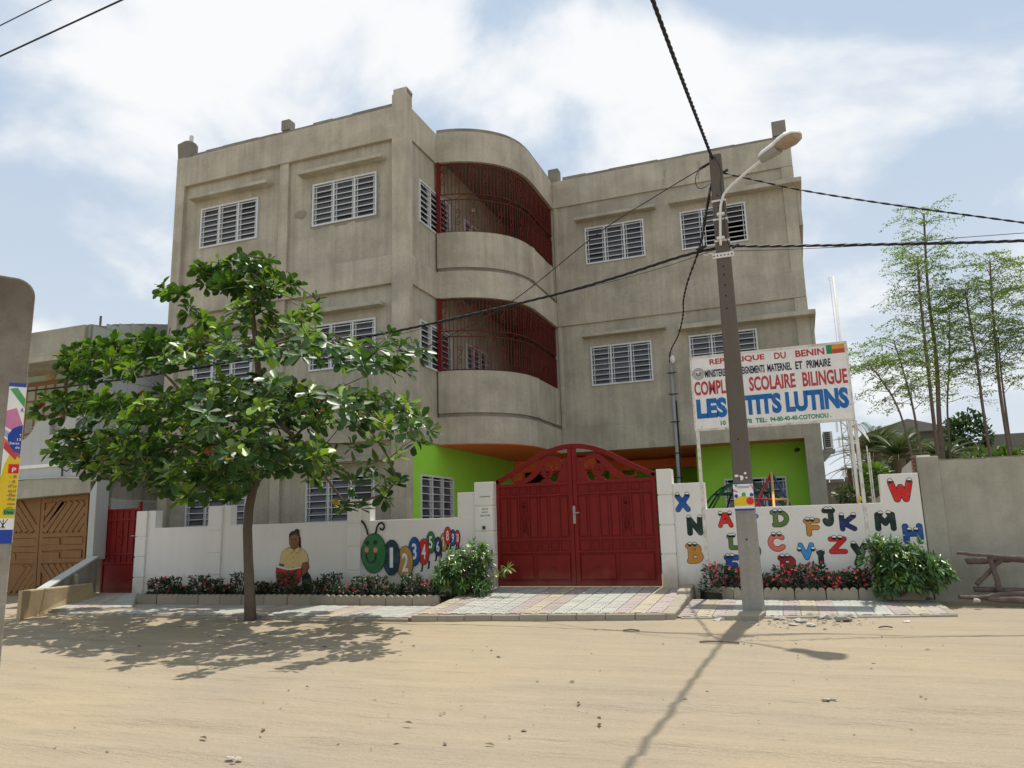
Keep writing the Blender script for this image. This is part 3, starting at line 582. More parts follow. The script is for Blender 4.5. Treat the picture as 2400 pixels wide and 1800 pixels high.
gp_('painted_collar', [(1520, 735), (1508, 760), (1545, 790), (1570, 760)], 'p_shirt', 6); gp_('painted_collar', [(1570, 760), (1595, 792), (1628, 760), (1612, 732)], 'p_shirt', 6)
for ex in (1548, 1584): mur(wl, 'painted_eye', ellipse(*C2(ex, 662), .018, .010, 10), 'p_hair', 9)
mur(wl, 'painted_mouth', ellipse(*C2(1562, 716), .026, .008, 10), 'p_dkred', 9)
gp_('painted_page', [(1400, 915), (1420, 905), (1515, 940), (1640, 920), (1635, 940), (1520, 965), (1400, 930)], 'p_white', 8)
gp_('painted_book', [(1400, 925), (1518, 955), (1518, 1115), (1410, 1090)], 'p_book', 9); gp_('painted_book', [(1518, 955), (1638, 932), (1625, 1060), (1518, 1115)], 'p_book', 9)
gp_('painted_hand', [(1396, 960), (1420, 965), (1424, 1030), (1405, 1045)], 'p_skin', 11)
a, b = C2(1435, 1005), C2(1488, 970); text_on(MB(), 'Read', a[0], b[0], a[1], b[1], YW-.022, .01).build('painted_text', 'p_salmon', wl)
a, b = C2(1435, 1060), C2(1480, 1035); text_on(MB(), 'with', a[0], b[0], a[1], b[1], YW-.022, .01).build('painted_text', 'p_salmon', wl)
a, b = C2(1540, 1065), C2(1590, 1030); text_on(MB(), 'ALL', a[0], b[0], a[1], b[1], YW-.022, .01).build('painted_text', 'p_salmon', wl)
for by in (830, 880, 920): mur(wl, 'painted_button', ellipse(*C2(1560, by), .008, .010, 8), 'p_hair', 6)
# letters with eyes: (char, cx, cy, h) in sight units, colour
C5 = lambda x, y: UY(1550+x*.33906, 1050+y*.33906, YW)
LET = [('X', 147, 378, 128, 90, 'p_blue'), ('N', 232, 538, 132, 95, 'p_dkgreen'), ('B', 232, 728, 138, 100, 'p_orange'), ('A', 443, 498, 104, 92, 'p_red'), ('L', 500, 650, 105, 70, 'p_olive'), ('E', 492, 810, 142, 90, 'p_blue'), ('T', 612, 512, 110, 110, 'p_ltblue'), ('O', 628, 712, 110, 108, 'p_olive'),
       ('D', 822, 487, 118, 105, 'p_olive'), ('F', 1045, 548, 122, 95, 'p_orange'), ('J', 1158, 478, 125, 75, 'p_dkgreen'), ('K', 1290, 515, 118, 100, 'p_navy'), ('M', 1548, 508, 130, 125, 'p_dkgreen'), ('W', 1655, 296, 158, 150, 'p_red'), ('H', 1740, 592, 140, 118, 'p_blue'), ('C', 800, 652, 125, 112, 'p_salmon'),
       ('V', 1003, 714, 118, 95, 'p_ltblue'), ('Z', 1220, 672, 118, 112, 'p_red'), ('Y', 1376, 735, 165, 100, 'p_dkgreen'), ('I', 1105, 770, 125, 38, 'p_dkgreen'), ('R', 873, 812, 142, 100, 'p_dkred'), ('P', 1520, 690, 130, 95, 'p_orange')]
EYES = dict(X=(.16, .84), N=(.12, .86), W=(.10, .90), M=(.30, .70), H=(.33, .67), V=(.05, .95), Y=(.15, .85), K=(.15, .88), A=(.18, .82))
for ch, cx, cy, hh, ww, mt in LET:
    a, b = C5(cx-ww/2, cy+hh/2), C5(cx+ww/2, cy-hh/2)
    x0, x1, z0, z1 = a.x, b.x, a.z, b.z
    rs = min(.050, (z1-z0)*.125, (x1-x0)*.21 if ch != 'I' else 9)
    sdf_letter(MB(), ch, x0, x1, z0, z1, rs, .008, YW-.0022).build('letter_outline', 'p_black', wr)
    sdf_letter(MB(), ch, x0, x1, z0, z1, rs, 0, YW-.0040).build('letter', mt, wr)
    f = EYES.get(ch, (.34, .66) if ww > 60 else (.12, .88)); er = min(.036, (x1-x0)*.20)
    if ch in 'BDEFLR': f = (.22, .52)
    ez = z1-er*.25 if ch != 'H' else (z0+z1)/2+.06
    if ch == 'V': ez = z1-.09
    for q in f:
        ex = x0+(x1-x0)*q
        mur(wr, 'letter_eye', ellipse(ex, ez, er, er*1.05, 18), 'p_black', 4)
        mur(wr, 'letter_eye_white', ellipse(ex, ez+er*.02, er*.80, er*.80, 16, R(-8), R(188)), 'p_white', 5)

# ================================================================== BIG RED GATE
gt = empty('metal_gate', ((GX0+GX1)/2, YW+.06, .45), 'big dark red double gate with a scrolled arched top', 'gate')
YG = YW+.06; gc = (GX0+GX1)/2; hw = (GX1-GX0)/2-.012
ZB0, ZR = .475, 2.20    # bottom and top rail of the leaves
def archz(t): return 2.30+.56*float(np.interp(abs(t), [0, .08, .15, .278, .405, .53, .62, .706, .80, .90, 1], [1, .992, .97, .89, .77, .605, .475, .352, .225, .10, 0]))
for sgn in (-1, 1):
    mx_ = lambda a: gc+sgn*a           # a: 0 at the meeting stile, hw at the hinge side
    mp_ = lambda a, b, d: (mx_(a), YG+d, b)
    fr = MB()
    fr.box(*sorted((mx_(.005), mx_(.075))), YG-.035, YG+.03, ZB0, 2.80)
    fr.box(*sorted((mx_(hw-.06), mx_(hw))), YG-.035, YG+.03, ZB0, 2.30)
    for z0, z1 in ((ZB0, ZB0+.07), (1.02, 1.055), (1.235, 1.27), (1.985, 2.02), (ZR-.035, ZR+.02)): fr.box(*sorted((mx_(.07), mx_(hw-.05))), YG-.033, YG+.028, z0, z1)
    ar = [(hw*i/24, archz(i/24)-.035) for i in range(25)]
    fr.ribbon(ar, .085, mp_, -.035, .03)
    leaf = fr.build('gate_leaf', 'red_gate', gt, bevel=.006)
    MB().box(*sorted((mx_(.05), mx_(hw-.03))), YG-.004, YG+.006, ZB0+.02, ZR).build('sheet', 'red_gate', leaf)
    n = 7; st = (hw-.13)/n
    for i in range(1, n):
        x = .075+st*i; MB().box(*sorted((mx_(x-.010), mx_(x+.010))), YG-.022, YG-.004, 1.02, ZR-.03).build('rib', 'red_gate', leaf)
        if i != 4: continue
    for i in range(n):
        x = .075+st*(i+.5)
        for zc in (1.145, 2.10):
            ring = [(x+.055*math.cos(a), zc+.058*math.sin(a)) for a in [2*math.pi*k/16 for k in range(17)]]
            if 0 < i < n-1: MB().ribbon(ring, .016, mp_, -.018, -.004).build('ring', 'red_gate', leaf)
        if i not in (1, 4): MB().prism([(x-st*.30, 1.30), (x+st*.30, 1.30), (x+st*.30, 1.955), (x-st*.30, 1.955)], mp_, -.022, -.003).build('rib_panel', 'red_gate', leaf, bevel=.004)
    xo = .075+st*4.5          # cast ornament on the fifth bay
    orn = MB()
    for zc, r in ((1.63, .068), (1.63, .035), (1.75, .034), (1.51, .034), (1.83, .022), (1.43, .022)):
        orn.ribbon([(xo+r*math.cos(a), zc+r*1.15*math.sin(a)) for a in [2*math.pi*k/16 for k in range(17)]], .014, mp_, -.026, -.004)
    for s2 in (-1, 1):
        for zc in (1.80, 1.46, 1.38, 1.88):
            orn.ribbon([(xo+s2*(.012+.05*t), zc+.05*math.sin(t*5)) for t in [k/8 for k in range(9)]], .014, mp_, -.026, -.004)
    orn.build('ornament', 'red_gate', leaf)
    for (a0, a1) in ((.10, .10+(hw-.2)*.5-.03), (.10+(hw-.2)*.5+.05, hw-.09)):
        MB().prism([(a0, ZB0+.11), (a1, ZB0+.11), (a1, .985), (a0, .985)], mp_, -.030, -.003).build('lower_panel', 'red_gate', leaf, bevel=.010)
        c = (a0+a1)/2
        MB().ribbon([(c+.075*math.cos(t), .765+.042*math.sin(t)) for t in [2*math.pi*k/18 for k in range(19)]], .016, mp_, -.038, -.029).ribbon([(c-.04, .765), (c-.01, .785), (c+.01, .75), (c+.04, .765)], .02, mp_, -.038, -.029).build('oval_ornament', 'red_gate', leaf)
    # scrolls under the arch: each a plate of its own
    def spiral(cx, cz, r0, r1, a0, turns, n=30): return [(cx+(r0+(r1-r0)*k/n)*math.cos(a0+turns*2*math.pi*k/n), cz+(r0+(r1-r0)*k/n)*math.sin(a0+turns*2*math.pi*k/n)) for k in range(n+1)]
    def cr2(P, n=5):
        Q = [Vector((p[0], p[1], 0)) for p in P]; o_ = []
        for i in range(len(Q)-1):
            p0, p1, p2, p3 = Q[max(0, i-1)], Q[i], Q[i+1], Q[min(len(Q)-1, i+2)]
            for k in range(n): t = k/n; v = .5*((2*p1)+(-p0+p2)*t+(2*p0-5*p1+4*p2-p3)*t*t+(-p0+3*p1-3*p2+p3)*t**3); o_.append((v.x, v.y))
        return o_+[(Q[-1].x, Q[-1].y)]
    SP = [(1.10, 2.36), (1.10, 2.29), (1.02, 2.245), (.87, 2.265), (.71, 2.36), (.59, 2.50), (.49, 2.60), (.39, 2.635), (.28, 2.62), (.205, 2.56), (.20, 2.48), (.25, 2.425), (.31, 2.44), (.32, 2.50), (.28, 2.52)]
    SW = [.02, .03, .05, .075, .095, .105, .095, .07, .055, .048, .042, .036, .030, .026, .022]
    pth2 = cr2(SP); wd2 = [float(np.interp(i/5, range(len(SW)), SW)) for i in range(len(pth2))]
    MB().ribbon(pth2, wd2, mp_, -.018, .012).build('scroll', 'red_gate', leaf)
    rg = MB(); ring_ = spiral(.455, 2.40, .085, .085, 0, 1.0, 24); rg.ribbon(ring_, .034, mp_, -.018, .012)
    for k in range(9):
        a = R(190+k*20); rg.prism([(.455+.088*math.cos(a-.14), 2.40+.088*math.sin(a-.14)), (.455+.088*math.cos(a+.14), 2.40+.088*math.sin(a+.14)), (.455+.128*math.cos(a), 2.40+.128*math.sin(a))], mp_, -.015, .010)
    rg.build('toothed_ring', 'red_gate', leaf)
    MB().ribbon(spiral(.445, 2.405, .070, .02, R(70), -1.1, 20), [.026-.008*k/20 for k in range(21)], mp_, -.015, .010).build('curl', 'red_gate', leaf)
    MB().prism([(.07, 2.21), (.31, 2.215), (.26, 2.29), (.255, 2.36), (.21, 2.41), (.165, 2.46), (.175, 2.55), (.135, 2.58), (.13, 2.63), (.07, 2.64)], mp_, -.015, .010).build('vase_plate', 'red_gate', leaf)
    MB().prism([(.36, 2.21), (.60, 2.21), (.55, 2.27), (.455, 2.30), (.39, 2.27)], mp_, -.013, .008).build('base_leaf', 'red_gate', leaf)
    MB().prism([(.44, 2.63), (.455, 2.63), (.455, archz(.32)-.06), (.44, archz(.32)-.06)], mp_, -.012, .008).build('tie', 'red_gate', leaf)
# lock plate and lever on the right leaf
hp = UY(1346, 1205, YG-.04)
hd = MB().box(hp.x-.022, hp.x+.022, YG-.046, YG-.034, hp.z-.16, hp.z+.14).tube([(hp.x, YG-.04, hp.z+.02), (hp.x, YG-.085, hp.z+.02), (hp.x+.10, YG-.09, hp.z+.02)], .011, 8)
hd.build('lock_handle', 'steel_grey', gt, bevel=.004)

# ================================================================== SMALL RED GATE (left end of the wall)
sg = empty('metal_gate', (-13.8, 12.6, .33), 'narrow dark red pedestrian gate at the left end of the wall', 'gate')
YS_ = 12.6; sx0, sx1 = UY(243, 1300, YS_).x-.02, xP0[0]-.03; sz0, sz1 = UY(280, 1392, YS_).z, UY(285, 1195, YS_).z
fr = MB().box(sx0, sx0+.05, YS_-.03, YS_+.03, sz0, sz1+.10).box(sx1-.05, sx1, YS_-.03, YS_+.03, sz0, sz1+.16)
for f in (0, .36, .47, .88, 1): z = sz0+(sz1-sz0)*f; fr.box(sx0+.04, sx1-.04, YS_-.028, YS_+.025, z-.022, z+.022)
fr.build('frame', 'red_gate', sg, bevel=.005)
MB().box(sx0+.03, sx1-.03, YS_-.003, YS_+.006, sz0, sz1).build('sheet', 'red_gate', sg)
for i in range(1, 6):
    x = sx0+(sx1-sx0)*i/6; MB().box(x-.016, x+.016, YS_-.022, YS_-.003, sz0+(sz1-sz0)*.36, sz1).build('rib', 'red_gate', sg)
MB().box(sx0+.09, sx1-.09, YS_-.014, YS_-.003, sz0+.1, sz0+(sz1-sz0)*.33).build('lower_panel', 'red_gate', sg, bevel=.008)
cx_ = (sx0+sx1)/2; cz_ = sz0+(sz1-sz0)*.67
om = MB()
for dz, r in ((0, .06), (.12, .04), (-.12, .04)): om.ribbon([(cx_+r*math.cos(2*math.pi*k/14), cz_+dz+r*math.sin(2*math.pi*k/14)) for k in range(15)], .014, XZ(YS_), -.034, -.02)
om.build('ornament', 'red_gate', sg)
MB().box(sx1-.08, sx1-.05, YS_-.05, YS_-.03, cz_-.05, cz_+.10).tube([(sx1-.065, YS_-.05, cz_+.02), (sx1-.065, YS_-.08, cz_+.02), (sx1-.17, YS_-.085, cz_+.02)], .010, 8).build('lock_handle', 'steel_grey', sg)
# ================================================================== SCHOOL BUILDING
YL, YR = 13.90, 19.11            # front of left wing (beams and columns), front of right wing
XL0, XC, XR0, XR1 = -14.24, -7.55, -5.75, .613
PT, B3, M2, B2, M1, B1 = 11.06, 10.27, 7.477, 6.82, 3.99, 3.37
FLOORZ = .45
W3, W2 = (8.485, 9.54), (5.092, 6.137)
sb = empty('school_building', (-7, 14, FLOORZ), 'unfinished three-storey grey concrete school with a rounded balcony bay', 'building')
YI = YL+.11                      # infill wall face of the left wing
def wall_holes(a0, a1, z0, z1, holes, mapf, th):
    """rendered wall with window openings: front face in cells, reveals, back face"""
    As = sorted({a0, a1, *[h[0] for h in holes], *[h[1] for h in holes]}); Zs = sorted({z0, z1, *[h[2] for h in holes], *[h[3] for h in holes]})
    mb = MB()
    def inh(a, z): return any(h[0] < a < h[1] and h[2] < z < h[3] for h in holes)
    for i in range(len(As)-1):
        for j in range(len(Zs)-1):
            if inh((As[i]+As[i+1])/2, (Zs[j]+Zs[j+1])/2): continue
            q = [(As[i], Zs[j]), (As[i+1], Zs[j]), (As[i+1], Zs[j+1]), (As[i], Zs[j+1])]
            mb.add([mapf(a, z, 0) for a, z in q], [(0, 1, 2, 3)]); mb.add([mapf(a, z, th) for a, z in q], [(3, 2, 1, 0)])
    for h in holes:
        c = [(h[0], h[2]), (h[1], h[2]), (h[1], h[3]), (h[0], h[3])]
        for k in range(4):
            p, q = c[k], c[(k+1) % 4]; mb.add([mapf(*p, 0), mapf(*q, 0), mapf(*q, th), mapf(*p, th)], [(0, 1, 2, 3)])
    me_edges = [(a0, z0), (a1, z0), (a1, z1), (a0, z1)]
    for k in range(4):
        p, q = me_edges[k], me_edges[(k+1) % 4]; mb.add([mapf(*p, 0), mapf(*q, 0), mapf(*q, th), mapf(*p, th)], [(0, 1, 2, 3)])
    return mb
def facing_y(Y): return lambda a, z, d: (a, Y+d, z)
def facing_px(X): return lambda a, z, d: (X-d, a, z)      # looks towards +x, runs along y
PANE = [None]
def window(parent, a0, a1, z0, z1, mapf, rows=7, bays=3, proud=.035, open_from=None, panes=True):
    fw = .04
    fr = MB()
    def bx(p0, p1, q0, q1, d0, d1): fr.hexa([mapf(p0, q0, d0), mapf(p1, q0, d0), mapf(p1, q1, d0), mapf(p0, q1, d0)], [mapf(p0, q0, d1), mapf(p1, q0, d1), mapf(p1, q1, d1), mapf(p0, q1, d1)])
    bx(a0, a1, z0, z0+fw, -proud, .03); bx(a0, a1, z1-fw, z1, -proud, .03); bx(a0, a0+fw, z0+fw, z1-fw, -proud, .03); bx(a1-fw, a1, z0+fw, z1-fw, -proud, .03)
    bw = (a1-a0-fw)/bays
    for i in range(1, bays): x = a0+fw/2+bw*i; bx(x-fw/2, x+fw/2, z0+fw, z1-fw, -proud+.004, .03)
    for i in range(bays):       # louvre carriers
        x = a0+fw/2+bw*i+fw/2+.045; bx(x-.008, x+.008, z0+fw, z1-fw, -.005, .035); x = a0+fw/2+bw*(i+1)-fw/2-.045; bx(x-.008, x+.008, z0+fw, z1-fw, -.005, .035)
    wo = fr.build('window', 'white_metal', parent)
    gap = (z1-z0-2*fw)/(rows+.15); baytilt = [random.choice((0, 0, 0, .004, .010, .03)) for _ in range(bays)]
    for r in range(rows):
        zb = z1-fw-gap*.35-gap*r
        b = MB(); c = 9
        b.hexa([mapf(a0+fw, zb-c/1000, -proud+.006), mapf(a1-fw, zb-c/1000, -proud+.006), mapf(a1-fw, zb+c/1000, -proud+.006), mapf(a0+fw, zb+c/1000, -proud+.006)], [mapf(a0+fw, zb-c/1000, -proud+.022), mapf(a1-fw, zb-c/1000, -proud+.022), mapf(a1-fw, zb+c/1000, -proud+.022), mapf(a0+fw, zb+c/1000, -proud+.022)])
        b.build('security_bar', 'white_metal', wo)
        if not panes: continue
        for i in range(bays):
            x0_, x1_ = a0+fw/2+bw*i+fw/2, a0+fw/2+bw*(i+1)-fw/2
            zt, zl_ = zb+gap*.06, zb-gap*1.02
            tilt = (.024, -.0) if not (open_from and i >= open_from[0] and r >= open_from[1]) else (.09, .055)
            dz = 0 if not (open_from and i >= open_from[0] and r >= open_from[1]) else gap*.8
            jit = random.uniform(-.005, .005); ob = baytilt[i] if random.random() < .85 else random.uniform(-.005, .03); tilt = (tilt[0]+ob, tilt[1]); dz = dz+max(0, ob)*.5
            p = [mapf(x0_, zl_+dz, tilt[1]+.006+jit), mapf(x1_, zl_+dz, tilt[1]+.006+jit), mapf(x1_, zt, tilt[0]+.012+jit), mapf(x0_, zt, tilt[0]+.012+jit)]
            q = [mapf(x0_, zl_+dz, tilt[1]+.012+jit), mapf(x1_, zl_+dz, tilt[1]+.012+jit), mapf(x1_, zt, tilt[0]+.018+jit), mapf(x0_, zt, tilt[0]+.018+jit)]
            MB().hexa(p, q).build('louvre_pane', 'louvre_glass', wo)
    return wo
# --- left wing, front infill walls with openings
def wr2(l, r, v, Y):    # window x range from two sightings
    return UY(l, v, Y).x, UY(r, v, Y).x
wA = (UY(471.5, 536, YI).x, UY(604.8, 510, YI).x); wB = (UY(734, 483, YI).x, UY(883, 453, YI).x)
zt3, zb3 = (UY(883, 403, YI).z+UY(606.4, 462.7, YI).z)/2, (UY(883, 504.4, YI).z+UY(603.3, 556.8, YI).z)/2
sc_ = (YI-0)/13.92
zt2 = UY(881.7, 744.4, YI).z; zb2 = zt2-(zt3-zb3)
zt1 = UY(720, 1121, YI).z; zb1 = zt1-(zt3-zb3)*1.05
holes = [(a, b, zb, zt) for (a, b) in (wA, wB) for (zb, zt) in ((zb3, zt3), (zb2, zt2), (zb1, zt1))]
wall_holes(XL0+.05, XC-.05, FLOORZ, B3+.3, holes, facing_y(YI), .18).build('front_wall', 'facade', sb)
for (a, b) in (wA, wB):
    for (zb, zt), rows in (((zb3, zt3), 7), ((zb2, zt2), 7), ((zb1, zt1), 7)):
        window(sb, a-.005, b+.005, zb-.005, zt+.005, facing_y(YI), rows)
# sunshade ledges over the windows
def ledge(x0, x1, z0, z1, Y, dep, name='sunshade'): MB().box(x0, x1, Y-dep, Y+.02, z0, z1).build(name, 'facade_beam', sb, bevel=.012)
LD = .24
for (l, r, vt, vb) in (((440.6, 460), (624, 419), 0, 0), ((695, 400), (892, 360), 0, 0)):
    p, q = UY(*l, YI-LD), UY(*r, YI-LD); zt = (p.z+q.z)/2
    ledge(p.x, q.x, zt-.085, zt, YI, LD)
p, q = UY(745, 735, YI-LD), UY(895, 705, YI-LD); zt_ = (UY(895, 702, YI-LD).z)
for x0, x1 in ((UY(440.6, 460, YI-LD).x, UY(624, 419, YI-LD).x), (UY(695, 400, YI-LD).x, UY(892, 360, YI-LD).x)):
    ledge(x0, x1, zt_-.085, zt_, YI, LD); zg = UY(850, 1072, YI-LD).z; ledge(x0, x1, zg-.085, zg, YI, LD)
# columns and beams of the left wing
def col_(x0, x1, y0, y1, z0, z1, mat='facade_beam', name='column'): return MB().box(x0, x1, y0, y1, z0, z1).build(name, mat, sb, bevel=.015)
col_(XL0, UY(432.4, 436, YL).x, YL-.004, YI+.2, FLOORZ, PT+.02)
xm0, xm1 = UY(655.8, 390, YL+.03).x, UY(676.6, 383, YL+.03).x
col_(xm0, xm1, YL+.035, YI+.1, FLOORZ, B3+.05)
XCF = UY(917.5, 500, YL).x        # left edge of the corner column
col_(XCF, XC, YL-.003, YL+.27, FLOORZ, PT+.30)
for z0, z1, nm in ((B3, PT, 'parapet'), (B2, M2, 'floor_beam'), (B1, M1, 'floor_beam')):
    MB().box(XL0+.20, XCF+.01, YL, YL+.20, z0, z1).build(nm, 'facade_beam', sb, bevel=.015)
# rough uneven coping on the parapet
def coping(x0, x1, y0, y1, z, n):
    mb = MB()
    for i in range(n):
        a, b = x0+(x1-x0)*i/n, x0+(x1-x0)*(i+1)/n; d = random.uniform(-.015, .02)
        mb.box(a, b+.01, y0+random.uniform(0, .006), y1, z-.012, z+.105+d)
    mb.build('coping', 'raw_concrete', sb, bevel=.012)
coping(XL0+.32, XCF-.02, YL+.05, YL+.19, PT, 11)
# repair patches of darker mortar
def patch(cx, cz, rx, rz, Y, n=18, seed=0):
    rr = random.Random(seed); P = [(cx+rx*math.cos(2*math.pi*k/n)*rr.uniform(.75, 1.1), cz+rz*math.sin(2*math.pi*k/n)*rr.uniform(.75, 1.1)) for k in range(n)]
    MB().prism(P, XZ(Y), -.004, .002).build('repair_patch', 'patch', sb)
q = UY(705, 503, YI); patch(q.x, q.z, .19, .12, YI, seed=3)
for (a, b, zb, zt) in ((wB[0], wB[1], zb3, zt3),):
    def jag(n, f): return [f(k/n) for k in range(n+1)]
    rj = random.Random(5)
    MB().prism(jag(16, lambda t: (a-.06+(b-a+.14)*t, zb-.002))+jag(16, lambda t: (b+.08-(b-a+.14)*t, zb-.03-rj.uniform(.0, .075))), XZ(YI), -.004, .002).build('repair_patch', 'patch', sb)
    MB().prism([(a-.004, zb), (a-.004, zt+.02)]+jag(10, lambda t: (a-.03-rj.uniform(.0, .05), zt+.02-(zt-zb+.02)*t)), XZ(YI), -.004, .002).build('repair_patch', 'patch', sb)
    MB().prism([(b+.006, zb), (b+.006, zt-.1)]+jag(10, lambda t: (b+.03+rj.uniform(.0, .06), zt-.1-(zt-zb-.1)*t)), XZ(YI), -.004, .002).build('repair_patch', 'patch', sb)
# side wall of the left wing (faces right), runs back along the bay
XS = XC-.05
sidew = []
for zt_s, zb_s in ((9.50, 8.45), (6.12, 5.07), (2.66, 1.45)): sidew.append((14.55, 16.20, zb_s, zt_s)); sidew.append((17.1, 18.5, zb_s, zt_s))
wall_holes(YL+.2, 24.0, B1, B3+.3, [(a, b, c, d) for a, b, c, d in sidew[:4]], facing_px(XS), .18).build('side_wall', 'facade', sb)
wall_holes(YL+.26, 20.6, FLOORZ, B1+.02, [sidew[4]], facing_px(XS), .18).build('green_side_wall', 'green_paint', sb)
for k, (a, b, c, d) in enumerate(sidew[:5]): window(sb, a, b, c, d, facing_px(XS), 7, 3 if k < 4 else 3, panes=(k < 5))
for z0, z1, nm in ((B3, PT, 'parapet'), (B2, M2, 'floor_beam'), (B1, M1, 'floor_beam')):
    MB().box(XC-.2, XC, YL+.265, 15.50, z0, z1).build(nm, 'facade_beam', sb, bevel=.012)
# stub columns on the roof
def stub(x0, x1, y0, y1, z0, z1, ragged=False):
    if not ragged: col_(x0, x1, y0, y1, z0, z1, 'raw_concrete', 'column_stub')
    else:
        mb = MB(); vv = []
        for (x, y) in ((x0, y0), (x1, y0), (x1, y1), (x0, y1)): vv.append((x, y, z0))
        n = 5
        for i in range(n):
            for j in range(n):
                x, y = x0+(x1-x0)*i/(n-1), y0+(y1-y0)*j/(n-1); vv.append((x+random.uniform(-.025, .025), y+random.uniform(-.02, .02), z1-random.uniform(0, .18)))
        for i in range(12): vv.append((random.uniform(x0-.02, x1+.02), random.choice((y0, y1)), random.uniform(z0, z1)))
        v2, f2 = hull(vv); mb.add(v2, f2).build('column_stub', 'raw_concrete', sb)
stub(XL0+.02, XL0+.42, YL, YL+.25, PT, UY(432, 330, YL).z, True)
MB().tube([(XL0+.33, YL+.1, PT), (XL0+.33, YL+.1, UY(455, 312, YL).z)], .055, 12).build('roof_pipe', 'galv_white', sb)
px = UY(673, 300, YL+.1).x; stub(px-.12, px+.12, YL+.02, YL+.26, PT+.1, UY(673, 278, YL).z)
stub(XC-.32, XC+.0, YL+.02, YL+.26, PT+.28, UY(942, 207, YL).z, True)
MB().box(XCF+.04, XC-.004, YL+.004, YL+.264, PT+.28, PT+.42).build('column_stub', 'facade_beam', sb)
# --- the rounded balcony bay
CURVE = [(-7.55, 15.38), (-7.2, 15.44), (-6.9, 15.55), (-6.65, 15.68), (-6.4, 15.86), (-6.2, 16.05), (-6.02, 16.28), (-5.9, 16.52), (-5.81, 16.80), (-5.765, 17.1), (-5.75, 17.4), (-5.75, 18.2), (-5.75, 19.14)]
def smooth2(P, k=3):
    for _ in range(2):
        Q = [P[0]]
        for a, b in zip(P[:-1], P[1:]): Q += [(a[0]*.75+b[0]*.25, a[1]*.75+b[1]*.25), (a[0]*.25+b[0]*.75, a[1]*.25+b[1]*.75)]
        P = Q+[P[-1]]
    return P
CV = smooth2(CURVE)
def offset(P, d):
    out = []
    for i, p in enumerate(P):
        a, b = P[max(0, i-1)], P[min(len(P)-1, i+1)]; t = Vector((b[0]-a[0], b[1]-a[1])).normalized(); out.append((p[0]+t.y*d, p[1]-t.x*d))
    return out
def ringwall(name, mat, d0, d1, z0, z1, parent=sb, P=CV, bevel=0):
    a, b = offset(P, d0), offset(P, d1); n = len(P); vs = []
    for q in (a, b):
        for z in (z0, z1): vs += [(p[0], p[1], z) for p in q]
    f = []
    for i in range(n-1):
        o0, o1, i0, i1 = i, n+i, 2*n+i, 3*n+i
        f += [(o0, o0+1, o1+1, o1), (i1, i1+1, i0+1, i0), (o1, o1+1, i1+1, i1), (i0, i0+1, o0+1, o0)]
    f += [(0, n, 3*n, 2*n), (n-1, 3*n-1, 4*n-1, 2*n-1)]
    o = MB().add(vs, f).build(name, mat, parent)
    return o
for (z0, z1) in ((B3, PT),): ringwall('parapet', 'facade_beam', 0, -.18, z0, z1)
ringwall('coping', 'raw_concrete', -.05, -.17, PT-.01, PT+.11)
for zb, zm, zt in ((B2, M2, 8.46), (B1, M1, 5.07)):
    ringwall('floor_beam', 'facade_beam', 0, -.22, zb, zm)
    ringwall('balcony_joint', 'raw_concrete', -.05, -.18, zm-.01, zm+.10)
    ringwall('balcony_parapet', 'facade', -.015, -.16, zm+.095, zt)
    # vertical groove strips on the parapet
    for fr_ in (.80, .955):
        i = int(fr_*(len(CV)-1)); p = offset(CV, -.005)[i]; MB().box(p[0]-.05, p[0]+.012, p[1]-.10, p[1]+.10, zm+.1, zt-.002).build('pilaster_strip', 'facade_beam', sb)
# slabs inside the bay
def slab(z0, z1, mat, name='slab'):
    P = offset(CV, -.19)+[(-5.75, 19.2), (-5.75, 24), (XS-.05, 24), (XS-.05, 15.4)]
    MB().prism(P, lambda a, b, d: (a, b, d), z0, z1).build(name, mat, sb)
slab(B3+.25, B3+.45, 'room_plaster', 'roof_slab'); slab(M2-.25, M2-.02, 'room_plaster'); slab(M1-.30, M1-.02, 'room_plaster')
MB().prism(offset(CV, -.012)+[(-5.76, 19.2), (-5.76, 23.5), (XS+.004, 23.5), (XS+.004, 15.4)], lambda a, b, d: (a, b, d), B1-.014, B1-.003).build('orange_soffit', 'orange_paint', sb)
# back wall of the bay with an open door
MB().box(XS, -5.6, 20.6, 20.8, M1, B3+.3).build('bay_back_wall', 'room_plaster', sb)
for zf in (M1, M2): MB().box(-6.75, -5.85, 20.585, 20.6, zf, zf+2.1).build('bay_door', 'wood_dark', sb)
# stair soffit seen through the top grille
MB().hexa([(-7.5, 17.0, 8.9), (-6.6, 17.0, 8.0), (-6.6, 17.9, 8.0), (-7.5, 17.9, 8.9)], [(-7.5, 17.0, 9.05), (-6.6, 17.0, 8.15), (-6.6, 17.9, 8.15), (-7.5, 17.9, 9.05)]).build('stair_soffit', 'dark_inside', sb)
# bulb
bq = UY(1109, 493, 16.8); bm_ = MB(); v2, f2 = hull([(bq.x+.05*math.cos(a)*math.cos(b), bq.y+.05*math.sin(a)*math.cos(b), bq.z+.05*math.sin(b)) for a in np.linspace(0, 6.28, 12) for b in np.linspace(-1.5, 1.5, 7)]); bm_.add(v2, f2).build('bulb', 'p_white', sb, smooth=True)
